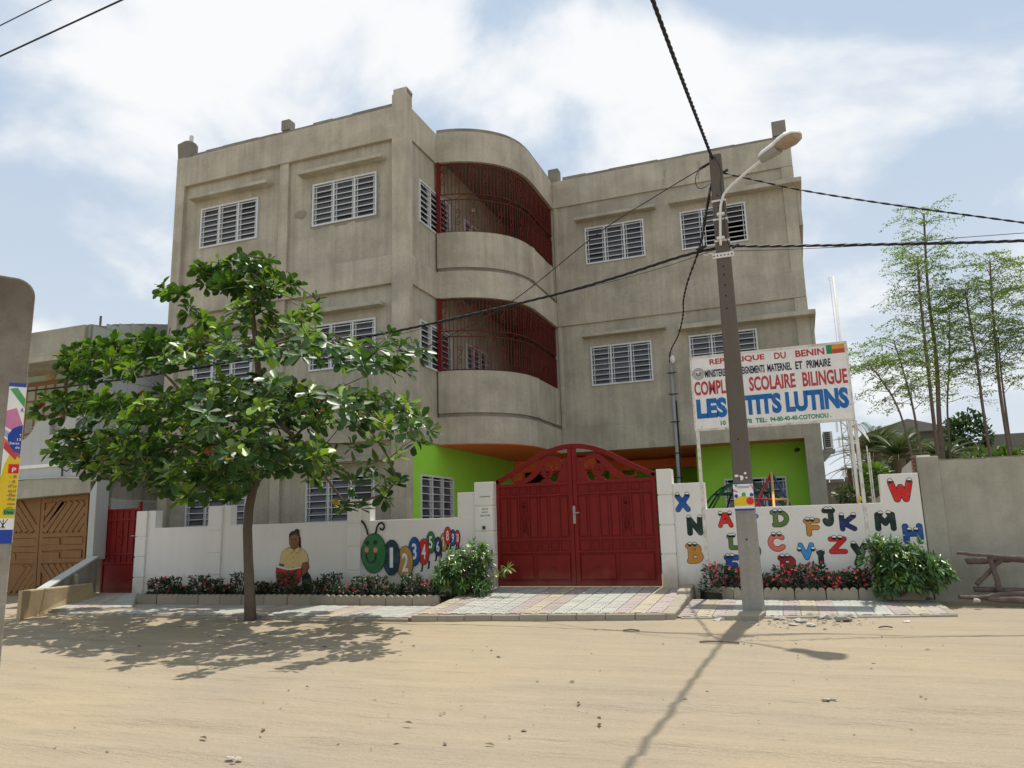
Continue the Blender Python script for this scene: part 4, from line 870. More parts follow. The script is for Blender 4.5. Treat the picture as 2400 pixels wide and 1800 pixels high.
# wrought iron grilles: bars, scrolls, middle band
def arc_sample(P, st):
    L_ = [0]
    for a, b in zip(P[:-1], P[1:]): L_.append(L_[-1]+math.hypot(b[0]-a[0], b[1]-a[1]))
    n = int(L_[-1]/st); out = []
    for k in range(n+1):
        s = L_[-1]*k/n; i = max(j for j in range(len(L_)) if L_[j] <= s+1e-9); i = min(i, len(P)-2); t = (s-L_[i])/(L_[i+1]-L_[i])
        a, b = P[i], P[i+1]; out.append((a[0]+(b[0]-a[0])*t, a[1]+(b[1]-a[1])*t, math.atan2(b[1]-a[1], b[0]-a[0])))
    return out
def scroll_mesh():
    mb = MB(); f = lambda a, b, d: (a, d, b)
    def sp(cx, cz, r0, r1, a0, tr, n=16): return [(cx+(r0+(r1-r0)*k/n)*math.cos(a0+tr*2*math.pi*k/n), cz+(r0+(r1-r0)*k/n)*math.sin(a0+tr*2*math.pi*k/n)) for k in range(n+1)]
    up_ = sp(0, .14, .018, .075, R(-60)+1.15*2*math.pi, -1.15); dn_ = sp(0, -.14, .075, .018, R(120), 1.15)
    mb.ribbon(up_+[(.028, .06), (.0, .0), (-.028, -.06)]+dn_, .014, f, -.006, .006)
    return mb.mesh('scroll', 'red_grille')
SCR = scroll_mesh()
for z0, z1 in ((8.46, B3), (5.07, B2)):
    gq = empty('balcony_grille', (-6.6, 16, z0)) ; COL.objects.unlink(gq); bpy.data.objects.remove(gq)
    rail = MB(); PC = offset(CV, -.08); h = z1-z0
    for z in (z0+.03, z0+h*.47, z0+h*.55, z1-.03): rail.tube([(p[0], p[1], z) for p in PC], .013, 6)
    # open band ornaments
    S_ = arc_sample(PC, .088); zc = z0+h*.51; hb = h*.04
    for k in range(0, len(S_)-4, 5):
        a, b = S_[k], S_[k+4]
        rail.tube([(a[0], a[1], zc-hb*.9), ((a[0]+b[0])/2, (a[1]+b[1])/2, zc+hb*.9), (b[0], b[1], zc-hb*.9)], .008, 5)
    gr = rail.build('balcony_grille', 'red_grille', sb)
    barm = {}
    for tag_, za, zb_ in (('lo', z0, z0+h*.47), ('hi', z0+h*.55, z1+.01)):
        barm[tag_] = MB().box(-.007, .007, -.007, .007, za, zb_).mesh('bar', 'red_grille')
    for k, (x, y, a) in enumerate(S_):
        for tg in ('lo', 'hi'):
            o = bpy.data.objects.new('bar', barm[tg]); COL.objects.link(o); o.parent = gr; o.location = Vector((x, y, 0))-Vector((ORG[gr].x, ORG[gr].y, ORG[gr].z)); o.rotation_euler = (0, 0, a)
        if k % 4 == 1:
            for zc2 in (z0+h*.22, z0+h*.80):
                o = bpy.data.objects.new('scroll', SCR); COL.objects.link(o); o.parent = gr; o.location = Vector((x+.06*math.cos(a), y+.06*math.sin(a), zc2))-ORG[gr]; o.rotation_euler = (0, 0, a)
    MB().box(-7.535, -7.47, 15.36, 15.43, z0, z1).build('grille_post', 'red_gate', gr)
# --- right wing
YI2 = YR+.05
def w_of(l, r, t, b):
    return None
x5 = ((UY(1370.4, 537, YI2).x+UY(1375, 621, YI2).x)/2, (UY(1507.5, 512, YI2).x+UY(1513, 600, YI2).x)/2)
x6 = ((UY(1593.4, 497, YI2).x+UY(1598.8, 586, YI2).x)/2, (UY(1745.3, 469, YI2).x+UY(1753.4, 560, YI2).x)/2)
z3 = (UY(1440, 611, YI2).z, UY(1439, 525, YI2).z); z2 = (UY(1460, 898.5, YI2).z, UY(1456, 806, YI2).z)
H2 = [(a, b, zb, zt) for (a, b) in (x5, x6) for (zb, zt) in (z3, z2)]
wall_holes(XR0-.1, XR1-.01, M1-.05, B3+.3, H2, facing_y(YI2), .18).build('front_wall', 'facade', sb)
for i, (a, b, zb, zt) in enumerate(H2): window(sb, a-.005, b+.005, zb-.005, zt+.005, facing_y(YI2), 7, open_from=((1, 3) if i == 2 else None))
for z0, z1, nm in ((B3, PT, 'parapet'), (B2, M2-.0, 'floor_beam'), (B1, M1, 'floor_beam')):
    MB().box(XR0+.0, XR1, YR, YR+.22, z0, z1).build(nm, 'facade_beam' if nm != 'floor_beam' else 'facade', sb, bevel=.012)
coping(XR0+.3, XR1-.02, YR+.05, YR+.2, PT, 9)
# recessed panel right of the beams is framed by a cornice running past the corner
for (l, r, dep) in (((1566, 472), (1867, 409), .26), ((1588, 761), (1902, 724), .26)):
    p, q = UY(*l, YI2-dep), UY(*r, YI2-dep); zt = (p.z+q.z)/2
    MB().box(p.x, XR1+.16, YI2-dep, YI2+.02, zt-.12, zt).box(XR1-.01, XR1+.16, YI2+.02, 24.5, zt-.12, zt).build('cornice', 'facade_beam', sb, bevel=.012)
    MB().box(XR1-.01, XR1+.10, YR+.1, 24.0, zt-1.15, zt-.12).build('side_panel', 'facade', sb)
for (l, r) in (((1345, 515), (1533, 471)), ((1362, 783), (1558, 760))):
    p, q = UY(*l, YI2-LD), UY(*r, YI2-LD); zt = (p.z+q.z)/2; ledge(p.x, q.x, zt-.085, zt, YI2, LD)
for zlo, zhi in ((M2, B3), (M1, B2)):
    MB().box(UY(1833, 430, YR).x, XR1+.004, YR+.012, YI2+.1, zlo, zhi).build('column', 'facade_beam', sb, bevel=.012)
    MB().box(XR0-.0, XR0+.10, YR+.02, YI2+.1, zlo, zhi).build('column', 'facade_beam', sb, bevel=.012)
col_(UY(1884.7, 1028, YR).x, XR1, YR-.003, YR+.35, FLOORZ, M1-.01, 'grey_render')
MB().box(XR1-.2, XR1-.012, YR+.2, 25, FLOORZ, PT).build('side_wall', 'facade', sb)
px = UY(1828, 330, YR+.1).x; zz = UY(1831, 280, YR).z; stub(px-.17, px+.17, YR+.02, YR+.3, PT+.1, zz)
px = XR0+.05; stub(px-.16, px+.14, YR+.02, YR+.3, PT, UY(1286, 397, YR).z)
# white drips of spilt mortar on the parapet
for (u, v0, v1, w_) in ((1637, 378, 420, .045), (1557, 398, 416, .03), (1555, 420, 433, .03), (1316, 442, 455, .02), (462, 376, 390, .015), (475, 375, 388, .012), (574, 350, 366, .012)):
    Y_ = YR if u > 1200 else YL; a, b = UY(u, v0, Y_), UY(u, v1, Y_)
    MB().prism([(a.x-w_, a.z), (a.x+w_, a.z), (b.x+w_*.4, b.z), (b.x-w_*.4, b.z)], XZ(Y_), -.004, .002).build('mortar_drip', 'grey_render', sb)
# ground floor porch of the right wing
GXL = UY(1630, 1050, 20.1).x
wg = (UY(1697, 1130, 20.1).x, UY(1843, 1120, 20.1).x, 1.0, UY(1840, 1116, 20.1).z)
wall_holes(GXL, XR1-.2, FLOORZ, M1, [wg], facing_y(20.1), .18).build('porch_wall', 'green_paint', sb)
window(sb, *wg, facing_y(20.1), 7)
MB().box(GXL, GXL+.18, 20.28, 24, FLOORZ, M1).build('porch_side_wall', 'green_paint', sb)
MB().box(XS, GXL+.18, 23.6, 23.8, FLOORZ, M1).build('porch_back_wall', 'green_paint', sb)
MB().box(XR0, XR1-.2, YR+.225, 24, B1+.03, B1+.06).build('porch_ceiling', 'orange_paint', sb)
MB().box(-5.3, -4.9, 22.4, 22.8, FLOORZ, B1+.03).build('orange_column', 'orange_paint', sb); MB().box(XS, GXL, 22.42, 22.75, 3.08, B1-.02).build('orange_beam', 'orange_paint', sb)
MB().box(XS+.01, XS+.25, 20.35, 20.6, FLOORZ, B1-.02).build('orange_column', 'orange_paint', sb); MB().box(XS+.25, -5.2, 20.4, 20.58, B1-.35, B1-.02).build('orange_beam', 'orange_paint', sb)
MB().box(XS+.005, XS+.03, 17.9, 18.85, FLOORZ, 2.5).build('side_door', 'wood_dark', sb)
# shell: left wall, rear walls, roofs and floors so that rooms are dark
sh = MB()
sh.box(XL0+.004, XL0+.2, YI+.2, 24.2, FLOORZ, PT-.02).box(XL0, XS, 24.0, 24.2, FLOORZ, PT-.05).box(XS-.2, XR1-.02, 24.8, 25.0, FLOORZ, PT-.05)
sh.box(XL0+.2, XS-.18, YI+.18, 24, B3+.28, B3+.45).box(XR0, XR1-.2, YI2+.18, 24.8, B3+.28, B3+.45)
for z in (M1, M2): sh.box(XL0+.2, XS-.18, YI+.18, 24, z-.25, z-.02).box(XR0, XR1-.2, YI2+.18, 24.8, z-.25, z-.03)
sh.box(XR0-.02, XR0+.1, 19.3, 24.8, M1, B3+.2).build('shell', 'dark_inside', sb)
# wall conduit with clips on the right wing
c0, c1 = UY(1573, 858, YR-.05), UY(1596, 1140, YR-.05)
cd = empty('service_conduit', (c0.x, YR-.05, FLOORZ), 'grey wiring conduit with black clips standing before the right wing', 'conduit')
MB().tube([(c0.x, YR-.06, FLOORZ), (c0.x, YR-.06, c0.z)], .045, 10).build('pipe', 'steel_grey', cd, smooth=True)
MB().tube([(c0.x+.06, YR-.05, FLOORZ), (c0.x+.06, YR-.05, c0.z-.9)], .02, 8).build('cable', 'cable_black', cd)
for v in (875, 925, 990, 1063, 1120):
    z = UY(1580, v, YR).z; MB().box(c0.x-.11, c0.x+.13, YR-.118, YR-.104, z-.012, z+.012).build('clip', 'cable_black', cd)
bq = UY(1576, 842, YR-.1); v2, f2 = hull([(bq.x+.07*math.cos(a)*math.cos(b), bq.y+.06*math.sin(a)*math.cos(b), bq.z+.11*math.sin(b)) for a in np.linspace(0, 6.28, 10) for b in np.linspace(-1.5, 1.5, 6)])
MB().add(v2, f2).build('insulator', 'p_white', cd, smooth=True)
# air conditioner on the right side wall
p = UY(1930, 1060, 19.7); ac = empty('air_conditioner', (XR1+.1, 19.7, UX(1930, 1050, XR1+.1).z if False else 2.9), 'white outdoor air conditioning unit on the right side wall', 'air conditioner')
za, zb_ = UY(1940, 1052, 19.6).z, UY(1940, 1010, 19.6).z; xa, xb = UY(1930.5, 1030, 19.6).x, UY(1952, 1030, 19.6).x
MB().box(xa, xb, 19.6, 20.35, za, zb_).build('casing', 'galv_white', ac, bevel=.02)
for i in range(8):
    z = za+.05+(zb_-za-.09)*i/7.5; MB().box(xa+.025, xa+(xb-xa)*.72, 19.588, 19.6, z, z+.030).build('grille_slot', 'black_box', ac)
MB().box(XR1-.02, xb+.03, 19.58, 20.4, za-.07, za-.012).hexa([(XR1-.02, 19.6, za-.3), (XR1+.04, 19.6, za-.3), (XR1+.04, 19.64, za-.3), (XR1-.02, 19.64, za-.3)], [(XR1, 19.6, za-.06), (xb, 19.6, za-.06), (xb, 19.64, za-.06), (XR1, 19.64, za-.06)]).build('bracket', 'steel_grey', ac)
lq = UY(1878, 1042, 19.3); v2, f2 = chunk(lq.x-.12, 19.6, lq.z-.1, .10, .1, .14); tag(MB().add(v2, f2).build('wasp_nest_lamp', 'black_box', loc=(lq.x-.12, 19.6, lq.z)), 'dark loudspeaker hung in the upper corner of the green porch', 'loudspeaker').name = 'loudspeaker'
# ================================================================== UTILITY POLE
PB = Vector((-.711, 10.936, .19)); PTOP = 6.86
up = empty('utility_pole', PB, 'tall tapered concrete utility pole beside the right pavement', 'utility pole')
def rect_at(z):
    t = (z-PB.z)/(PTOP-PB.z); hw_ = .140-.052*t; hd = .115-.04*t
    return hw_, hd
lo, hi = rect_at(PB.z-.2), rect_at(PTOP)
cx, cy = PB.x, PB.y
sh = MB(); zs = [PB.z-.2+(PTOP-PB.z+.2)*i/12 for i in range(13)]; vs = []; ch = .022
for z in zs:
    a, b = rect_at(z); vs += [(cx+x, cy+y, z) for x, y in ((-a+ch, -b), (a-ch, -b), (a, -b+ch), (a, b-ch), (a-ch, b), (-a+ch, b), (-a, b-ch), (-a, -b+ch))]
fs = [(i*8+k, i*8+(k+1) % 8, (i+1)*8+(k+1) % 8, (i+1)*8+k) for i in range(12) for k in range(8)]+[tuple(range(7, -1, -1)), tuple(range(96, 104))]
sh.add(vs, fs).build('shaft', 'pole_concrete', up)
for v in (450, 465, 480, 500, 620, 640, 665, 690, 720, 1030, 1265):       # bolt holes
    z = UY(1720, v, cy-.1).z; a, b = rect_at(z); MB().prism(ellipse(cx-.01, z, .014, .014, 10), XZ(cy-b), -.003, .004).build('bolt_hole', 'black_box', up)
for v in (468, 512, 563):
    z = UY(1690, v, cy-.1).z; a, b = rect_at(z); MB().box(cx-a-.008, cx+a+.008, cy-b-.010, cy+b+.008, z-.014, z+.014).build('clamp_band', 'galv_white', up)
z = UY(1690, 598, cy-.1).z; a, b = rect_at(z)
pl = MB(); pl.box(cx-a-.05, cx+a+.05, cy-b-.022, cy-b-.002, z-.04, z+.035)
pl.tube([(cx-a-.02, cy-b-.02, z+.02), (cx-a-.09, cy-b-.03, z+.05), (cx-a-.13, cy-b-.02, z+.02), (cx-a-.17, cy-b-.03, z+.045)], .006, 6).build('bracket_plate', 'galv_white', up)
for i in range(6): MB().prism(ellipse(cx-.13+.05*i, z-.005, .011, .012, 8), XZ(cy-b-.022), -.003, .001).build('plate_hole', 'black_box', up)
# poster on the pole
pz0, pz1 = UY(1690, 1198, cy-.18).z, UY(1690, 1134, cy-.18).z; a, b = rect_at((pz0+pz1)/2); YPp = cy-b-.012
po = empty('poster', (cx, YPp, pz0), 'small colourful art course poster pasted on the utility pole', 'poster')
wq = a*1.02; Hq = pz1-pz0
def pp(name, poly, mat, lay): MB().prism([(cx+x*wq, pz0+y*Hq) for x, y in poly], XZ(YPp), -.001-.001*lay, .0005-.001*lay).build(name, mat, po)
MB().box(cx-wq, cx+wq, YPp, YPp+.014, pz0, pz1).build('sheet', 'p_white', po)
pp('blue_band', [(-1, 0), (1, 0), (1, .07), (-1, .07)], 'b_poster', 0); pp('blue_band', [(-1, .965), (1, .965), (1, 1), (-1, 1)], 'b_poster', 0)
pp('yellow_field', [(-1, .17), (1, .17), (1, .48), (.3, .50), (0, .62), (-.3, .52), (-1, .42)], 'y_poster', 0)
pp('green_dot', [(.02+.22*math.cos(t), .58+.075*math.sin(t)) for t in np.linspace(0, 6.1, 18)], 'g_poster', 1)
pp('blue_dot', [(-.75+.2*math.cos(t), .53+.072*math.sin(t)) for t in np.linspace(0, 6.1, 18)], 'b_poster', 1); pp('blue_dot', [(.80+.19*math.cos(t), .56+.07*math.sin(t)) for t in np.linspace(0, 6.1, 18)], 'b_poster', 1)
pp('red_dot', [(.60+.38*math.cos(t), .34+.14*math.sin(t)) for t in np.linspace(0, 6.1, 22)], 'p_red', 1)
pp('pink_stroke', [(-1, .70), (-.6, .66), (-.55, .70), (-1, .80)], 'm_poster', 1); pp('pink_stroke', [(.75, .95), (1, .70), (1, .85), (.85, .96)], 'm_poster', 1); pp('green_stroke', [(-.9, .95), (-.7, .88), (-.5, .95)], 'g_poster', 1)
text_on(MB(), 'COURS', cx-.10*wq, cx+.55*wq, pz0+.90*Hq, pz0+.945*Hq, YPp-.003, .02).build('lettering', 'p_black', po) if False else None
for yy, ww in ((.865, .8), (.82, .6)): pp('text_line', [(-ww, yy), (ww, yy), (ww, yy+.016), (-ww, yy+.016)], 'p_navy', 1)
# torn scraps of older posters above it
for k in range(6):
    qx, qz = cx+random.uniform(-.12, .12), pz1+random.uniform(.03, .16); s = random.uniform(.01, .025)
    MB().prism([(qx+s*math.cos(t)*random.uniform(.6, 1.3), qz+s*math.sin(t)*random.uniform(.5, 1)) for t in np.linspace(0, 5.6, 7)], XZ(cy-rect_at(qz)[1]), -.003, 0).build('paper_scrap', 'p_white', up)
# concrete slab and rubble at the foot
q = UG(1745, 1437)
sl_ = MB().hexa([(-1.10, 10.42, .2), (-.62, 10.45, .2), (-.55, 10.75, .2), (-1.02, 10.72, .2)], [(-1.10, 10.42, .27), (-.62, 10.45, .275), (-.55, 10.75, .30), (-1.02, 10.72, .295)])
tag(sl_.build('concrete_slab', 'kerb_concrete', loc=(-.85, 10.55, .2), bevel=.01), 'flat concrete slab lying at the foot of the utility pole', 'slab')
rub = [(1830, 1452, .12, 'grey concrete lump right of the pole foot'), (1875, 1458, .09, 'pale rubble chip two steps right of the pole'), (1905, 1447, .12, 'dark jagged rubble lump in the middle of the debris'), (1940, 1450, .13, 'broad flat rubble piece in the debris row'), (1975, 1455, .13, 'long pale rubble flake in the debris row'), (2002, 1448, .07, 'rightmost cube-like rubble piece by the pavement'), (1685, 1456, .10, 'flat grey block fragment left of the pole foot'), (1633, 1450, .07, 'brown rubble lump beside the driveway corner'), (1860, 1466, .07, 'low rubble chip in front of the debris row'), (1900, 1468, .08, 'thin tilted rubble chip in front of the debris row')]
for u, v, s, lab in rub:
    p = UG(u, v); v2, f2 = chunk(p.x, p.y, p.z+s*.15, s, s*.7, s*.45, 16); tag(MB().add(v2, f2).build('concrete_chunk', 'rubble', loc=p), lab, 'rubble')
cr = MB()
for i in range(260):
    p = UG(random.triangular(1570, 2080, 1850), random.gauss(1458, 6)); s = random.uniform(.008, .03); v2, f2 = chunk(p.x, p.y, p.z+.004, s, s*.8, s*.6, 8); cr.add(v2, f2)
tag(cr.build('rubble_crumbs', 'rubble'), 'crumbled concrete spread along the pavement edge by the pole', None, None, 'stuff')
# ================================================================== STREET LAMP on the pole
def lp(u, v, Y): return UY(u, v, Y)
la = [lp(1689, 575, cy-.14), lp(1688, 500, cy-.14), lp(1692, 470, cy-.14), lp(1702, 448, cy-.16), lp(1740, 412, cy-.25), lp(1795, 368, cy-.42)]
lamp = empty('street_lamp', la[0], 'white street lamp on a bent arm clamped to the pole top', 'street lamp')
def cr_spline(P, n=8):
    out = []
    for i in range(len(P)-1):
        p0, p1, p2, p3 = P[max(0, i-1)], P[i], P[i+1], P[min(len(P)-1, i+2)]
        for k in range(n):
            t = k/n; out.append(.5*((2*p1)+(-p0+p2)*t+(2*p0-5*p1+4*p2-p3)*t*t+(-p0+3*p1-3*p2+p3)*t**3))
    return out+[P[-1]]
MB().tube(cr_spline(la), .019, 10).build('arm', 'galv_white', lamp, smooth=True)
for k, v in enumerate((502, 558)):
    c = lp(1689, v, cy-.13); MB().box(c.x-.055, c.x+.055, c.y-.03, c.y+.06, c.z-.02, c.z+.02).build('arm_clamp', 'galv_white', lamp, bevel=.005)
h0, h1 = lp(1786, 372, cy-.40), lp(1876, 312, cy-.72)
ax = (h1-h0).normalized(); side = ax.cross(Vector((0, 0, 1))).normalized(); upv = side.cross(ax).normalized()
# housing: lofted half shell
def loft(profile, mat, name, bottom=False, cap=True):
    mb = MB(); rings = []
    for (t, wv, hv) in profile:
        c = h0+ax*((h1-h0).length*t); n = 13
        ring = [c+side*(wv*math.cos(math.pi*k/(n-1)))+upv*((hv if not bottom else -hv)*math.sin(math.pi*k/(n-1))) for k in range(n)]; rings.append(ring)
    n = 13; vs = [p for r in rings for p in r]; fs = [(i*n+k, i*n+k+1, (i+1)*n+k+1, (i+1)*n+k) for i in range(len(rings)-1) for k in range(n-1)]
    fs += [(i*n, (i+1)*n, (i+1)*n+n-1, i*n+n-1) for i in range(len(rings)-1)]+[tuple(range(n)), tuple(range((len(rings)-1)*n, len(rings)*n))]
    mb.add(vs, fs); return mb.build(name, mat, lamp, smooth=False)
loft([(0, .085, .08), (.10, .105, .10), (.42, .115, .11), (.55, .15, .12), (.75, .17, .115), (.9, .14, .085), (1, .04, .03)], 'galv_white', 'housing')
loft([(.44, .10, .035), (.55, .135, .06), (.75, .155, .065), (.9, .125, .045), (.98, .035, .01)], 'lamp_bowl', 'glass_bowl', True)
loft([(-.02, .075, .06), (.43, .10, .085)], 'steel_grey', 'ballast_box', True)
# ================================================================== OVERHEAD CABLES
def sag(P, n=14): return cr_spline([Vector(p) for p in P], n)
def cable(label, P, r, twist=0, strands=2, n=14):
    path = sag(P, n); mb = MB()
    if not twist: mb.tube(path, r, 6)
    else:
        fine = [];
        for a, b in zip(path[:-1], path[1:]):
            m_ = max(1, int((b-a).length/(twist/8)))
            fine += [a.lerp(b, k/m_) for k in range(m_)]
        fine.append(path[-1]); L_ = 0; d = (fine[-1]-fine[0]).normalized(); s1 = d.cross(Vector((0, 0, 1))).normalized(); s2 = s1.cross(d); prev = fine[0]; acc = [[] for _ in range(strands)]
        for p in fine:
            L_ += (p-prev).length; prev = p
            for j in range(strands):
                ph = L_/twist*2*math.pi+j*2*math.pi/strands; acc[j].append(p+(s1*math.cos(ph)+s2*math.sin(ph))*r)
        for q in acc: mb.tube(q, r, 5)
    o = mb.build('overhead_cable', 'cable_black', loc=path[0]); return tag(o, label, 'cable')
ptop = Vector((-.75, 10.85, 6.80))
over = UY(1530, 0, 6.8)
cable('thick twisted cable rising from the pole top over the street', [(ptop.x+(over.x-ptop.x)*(10.85-y_)/(10.85-6.8), y_, float(np.polyval(np.polyfit([10.85, 6.8, -9], [6.8, over.z, 7.4], 2), y_))) for y_ in (10.85, 8.8, 6.8, 4, 1, -3, -9)], .013, .36, 3, 10)
bun = [(1700, 577, 10.95), (1600, 600, 11.0), (1450, 648, 11.05), (1302, 690, 11.1), (1100, 738, 11.15), (944, 773, 11.15), (800, 800, 11.2), (600, 838, 11.2), (350, 880, 11.2), (60, 917, 11.2), (-300, 950, 11.2)]
cable('thick bundled cable running left from the pole behind the tree', [UY(*p) for p in bun], .012, .5, 3, 5)
cable('thin wire drooping just under the thick bundle left of the pole', [UY(*p) for p in ((1680, 584, 10.95), (1550, 628, 11), (1400, 668, 11.1), (1250, 704, 11.15), (1050, 754, 11.2), (900, 792, 11.2), (700, 828, 11.2))], .004)
cable('slack service wire dropping left from the pole top across the balcony', [UY(*p) for p in ((1655, 388, 10.95), (1520, 470, 11.3), (1400, 548, 11.6), (1206, 702, 12.2), (1060, 784, 12.6), (886, 867, 13.1), (808, 903, 13.4), (690, 948, 13.85))], .008)
cable('single wire running right from the pole top past the tall trees', [UY(*p) for p in ((1690, 404, 11), (1760, 420, 11), (1870, 444, 11.1), (2000, 466, 11.2), (2150, 488, 11.3), (2400, 522, 11.5), (2900, 590, 12))], .008, .35, 2, 6)
cable('thick bundled cable running right from the pole at mid height', [UY(*p) for p in ((1700, 576, 10.95), (1780, 577, 11), (1876, 576, 11.05), (2050, 573, 11.1), (2250, 569, 11.2), (2400, 564, 11.3), (2900, 545, 11.6))], .012, .5, 3, 8)
cable('thin wire rising right just above the thick bundle', [UY(*p) for p in ((1720, 588, 10.95), (1860, 584, 11), (2050, 574, 11.1), (2250, 557, 11.2), (2400, 546, 11.3), (2800, 516, 11.5))], .0045)
cable('service drop cable looping from the pole to the right wing conduit', [UY(*p) for p in ((1668, 430, 10.95), (1652, 520, 11.1), (1640, 580, 11.6), (1612, 660, 13.2), (1602, 705, 14.6), (1601, 740, 15.8), (1590, 785, 17.2), (1572, 822, 18.8), (1569, 850, 19.0))], .010, .6, 2, 8)
cable('small slack cable loop hanging beside the pole top', [UY(*p) for p in ((1663, 430, 10.85), (1650, 440, 10.8), (1636, 440, 10.8), (1630, 425, 10.8), (1634, 405, 10.8), (1645, 395, 10.85))], .006)
cable('cable tail running down the right face of the pole top', [UY(*p) for p in ((1668, 362, 10.8), (1685, 385, 10.8), (1690, 410, 10.8), (1689, 440, 10.8), (1696, 480, 10.8), (1700, 540, 10.8), (1710, 582, 10.8))], .006)
cable('jumper wire crossing the upper window left of the pole', [UY(*p) for p in ((1663, 440, 10.85), (1654, 490, 10.82), (1645, 540, 10.82), (1648, 585, 10.85))], .005)
for lab, a, b in (('upper of two high wires crossing the top left sky', (0, 60), (120, 0)), ('lower of two high wires crossing the top left sky', (0, 132), (285, 0))):
    p, q = UZ(*a, 7.5), UZ(*b, 7.5); d = (q-p).normalized(); cable(lab, [p-d*14+Vector((0, 0, .5)), p-d*4, p, q, q+d*6, q+d*20+Vector((0, 0, .4))], .011 if b[0] > 200 else .007)
cl_ = MB()
for (u, v) in ((1647, 392), (1655, 387), (1648, 580), (1640, 582), (1724, 577), (1698, 402)):
    p = UY(u, v, 10.9); cl_.tube([p+Vector((-.05, 0, -.02)), p+Vector((.05, 0, .02))], .022, 8)
cl_.build('cable_clamp', 'cable_black', up)
# ================================================================== SIGN BOARD
YSG = 12.25
sx0_, sx1_, sz0_, sz1_ = -1.455, .875, 2.915, 4.095
sgn_ = empty('sign_board', (-.3, YSG, .5), 'white school sign board with red, black and blue lettering on two posts', 'sign')
MB().box(sx0_, sx1_, YSG, YSG+.03, sz0_, sz1_).build('panel', 'p_white', sgn_)
fr = MB().box(sx0_-.012, sx1_+.012, YSG-.008, YSG+.045, sz1_-.012, sz1_+.02).box(sx0_-.012, sx1_+.012, YSG-.008, YSG+.045, sz0_-.02, sz0_+.012).box(sx0_-.014, sx0_+.012, YSG-.006, YSG+.043, sz0_+.012, sz1_-.012).box(sx1_-.012, sx1_+.014, YSG-.006, YSG+.043, sz0_+.012, sz1_-.012)
fr.build('frame', 'old_white_metal', sgn_)
for x in (sx0_+.025, sx1_+.004): MB().box(x-.025, x+.025, YSG+.0, YSG+.05, .35, sz0_-.02).build('post', 'old_white_metal', sgn_, bevel=.006)
C6 = lambda x, y: UY(1550+x*.27130, 750+y*.27130, YSG-.004)
def line(words, y0t, y0b, x0r, y1t, y1b, x1r, mat, off=.03):
    # words: (string, x0, x1); the line is level in the place, its height read at both ends
    zb = (C6(x0r, y0b).z+C6(x1r, y1b).z)/2; zt = (C6(x0r, y0t).z+C6(x1r, y1t).z)/2
    for s, a, b in words:
        fa = (a-x0r)/(x1r-x0r); ya = y0b+(y1b-y0b)*fa; fb = (b-x0r)/(x1r-x0r); yb = y0b+(y1b-y0b)*fb
        text_on(MB(), s, C6(a, ya).x, C6(b, yb).x, zb, zt, YSG-.003, off).build('lettering', mat, sgn_)
line([('REPUBLIQUE', 418, 893), ('DU', 977, 1078), ('BENIN', 1160, 1410)], 347, 403, 418, 230, 288, 1410, 's_red')
line([('MINISTERE', 380, 557), ('DES', 572, 626), ('ENSEIGNEMENTS', 642, 895), ('MATERNEL', 918, 1128), ('ET', 1160, 1222), ('PRIMAIRE', 1257, 1465)], 450, 508, 380, 312, 388, 1465, 's_navy')
line([('COMPLEXE', 290, 700), ('SCOLAIRE', 765, 1163), ('BILINGUE', 1225, 1612)], 548, 670, 290, 400, 530, 1612, 's_red', .03)
line([('LES', 312, 575), ("P'", 605, 705), ('TITS', 720, 1045), ('LUTINS', 1082, 1628)], 697, 868, 312, 562, 745, 1628, 's_blue', .055)
line([('10', 515, 560), ('78', 735, 785), ('TEL:', 815, 915), ('94-80-40-40-COTONOU', 942, 1445)], 878, 918, 515, 793, 835, 1445, 's_green', .03)
def quad_on(name, a, b, mat, dy=0.0):
    p, q = C6(*a), C6(*b); MB().box(min(p.x, q.x), max(p.x, q.x), YSG-.004-dy, YSG-.0006, min(p.z, q.z), max(p.z, q.z)).build(name, mat, sgn_)
fl0, fl1 = C6(1425, 256), C6(1582, 240); fz0, fz1 = (C6(1425, 296).z+C6(1583, 277).z)/2, (C6(1423, 218).z+C6(1580, 205).z)/2; fm = (fz0+fz1)/2; xg = C6(1473, 250).x
for nm, x0, x1, z0, z1, mt in (('flag_green', fl0.x, xg, fz0, fz1, 'f_green'), ('flag_yellow', xg, fl1.x, fm, fz1, 'f_yellow'), ('flag_red', xg, fl1.x, fz0, fm, 'f_red')): MB().box(x0, x1, YSG-.004, YSG-.0006, z0, z1).build(nm, mt, sgn_)
e = C6(320, 467); rr_ = abs(C6(370, 460).x-C6(270, 474).x)/2
ring = lambda r: [(e.x+r*math.cos(t), e.z+r*math.sin(t)) for t in np.linspace(0, 2*math.pi, 33)]
em = MB().ribbon(ring(rr_), .006, XZ(YSG), -.004, -.001).ribbon(ring(rr_*.58), .004, XZ(YSG), -.004, -.001)
for k in range(26):
    t = 2*math.pi*k/26; em.ribbon([(e.x+rr_*.68*math.cos(t), e.z+rr_*.68*math.sin(t)), (e.x+rr_*.88*math.cos(t), e.z+rr_*.88*math.sin(t))], .006, XZ(YSG), -.004, -.001)
for s2 in (-1, 1): em.ribbon([(e.x+s2*rr_*.35*math.sin(t), e.z-rr_*.35*math.cos(t)) for t in np.linspace(0, 2.3, 9)], .012, XZ(YSG), -.004, -.001)
em.ribbon([(e.x-.02, e.z+.01), (e.x, e.z-.02), (e.x+.03, e.z+.03)], .010, XZ(YSG), -.004, -.001); em.build('round_emblem', 'p_black', sgn_)
for x, z in ((sx0_+.10, sz0_+.04), (sx1_-.32, sz0_+.06), (sx1_-.03, sz0_+.22)): MB().prism(ellipse(x, z, .008, .008, 8), XZ(YSG), -.004, 0).build('rivet', 'brick', sgn_)
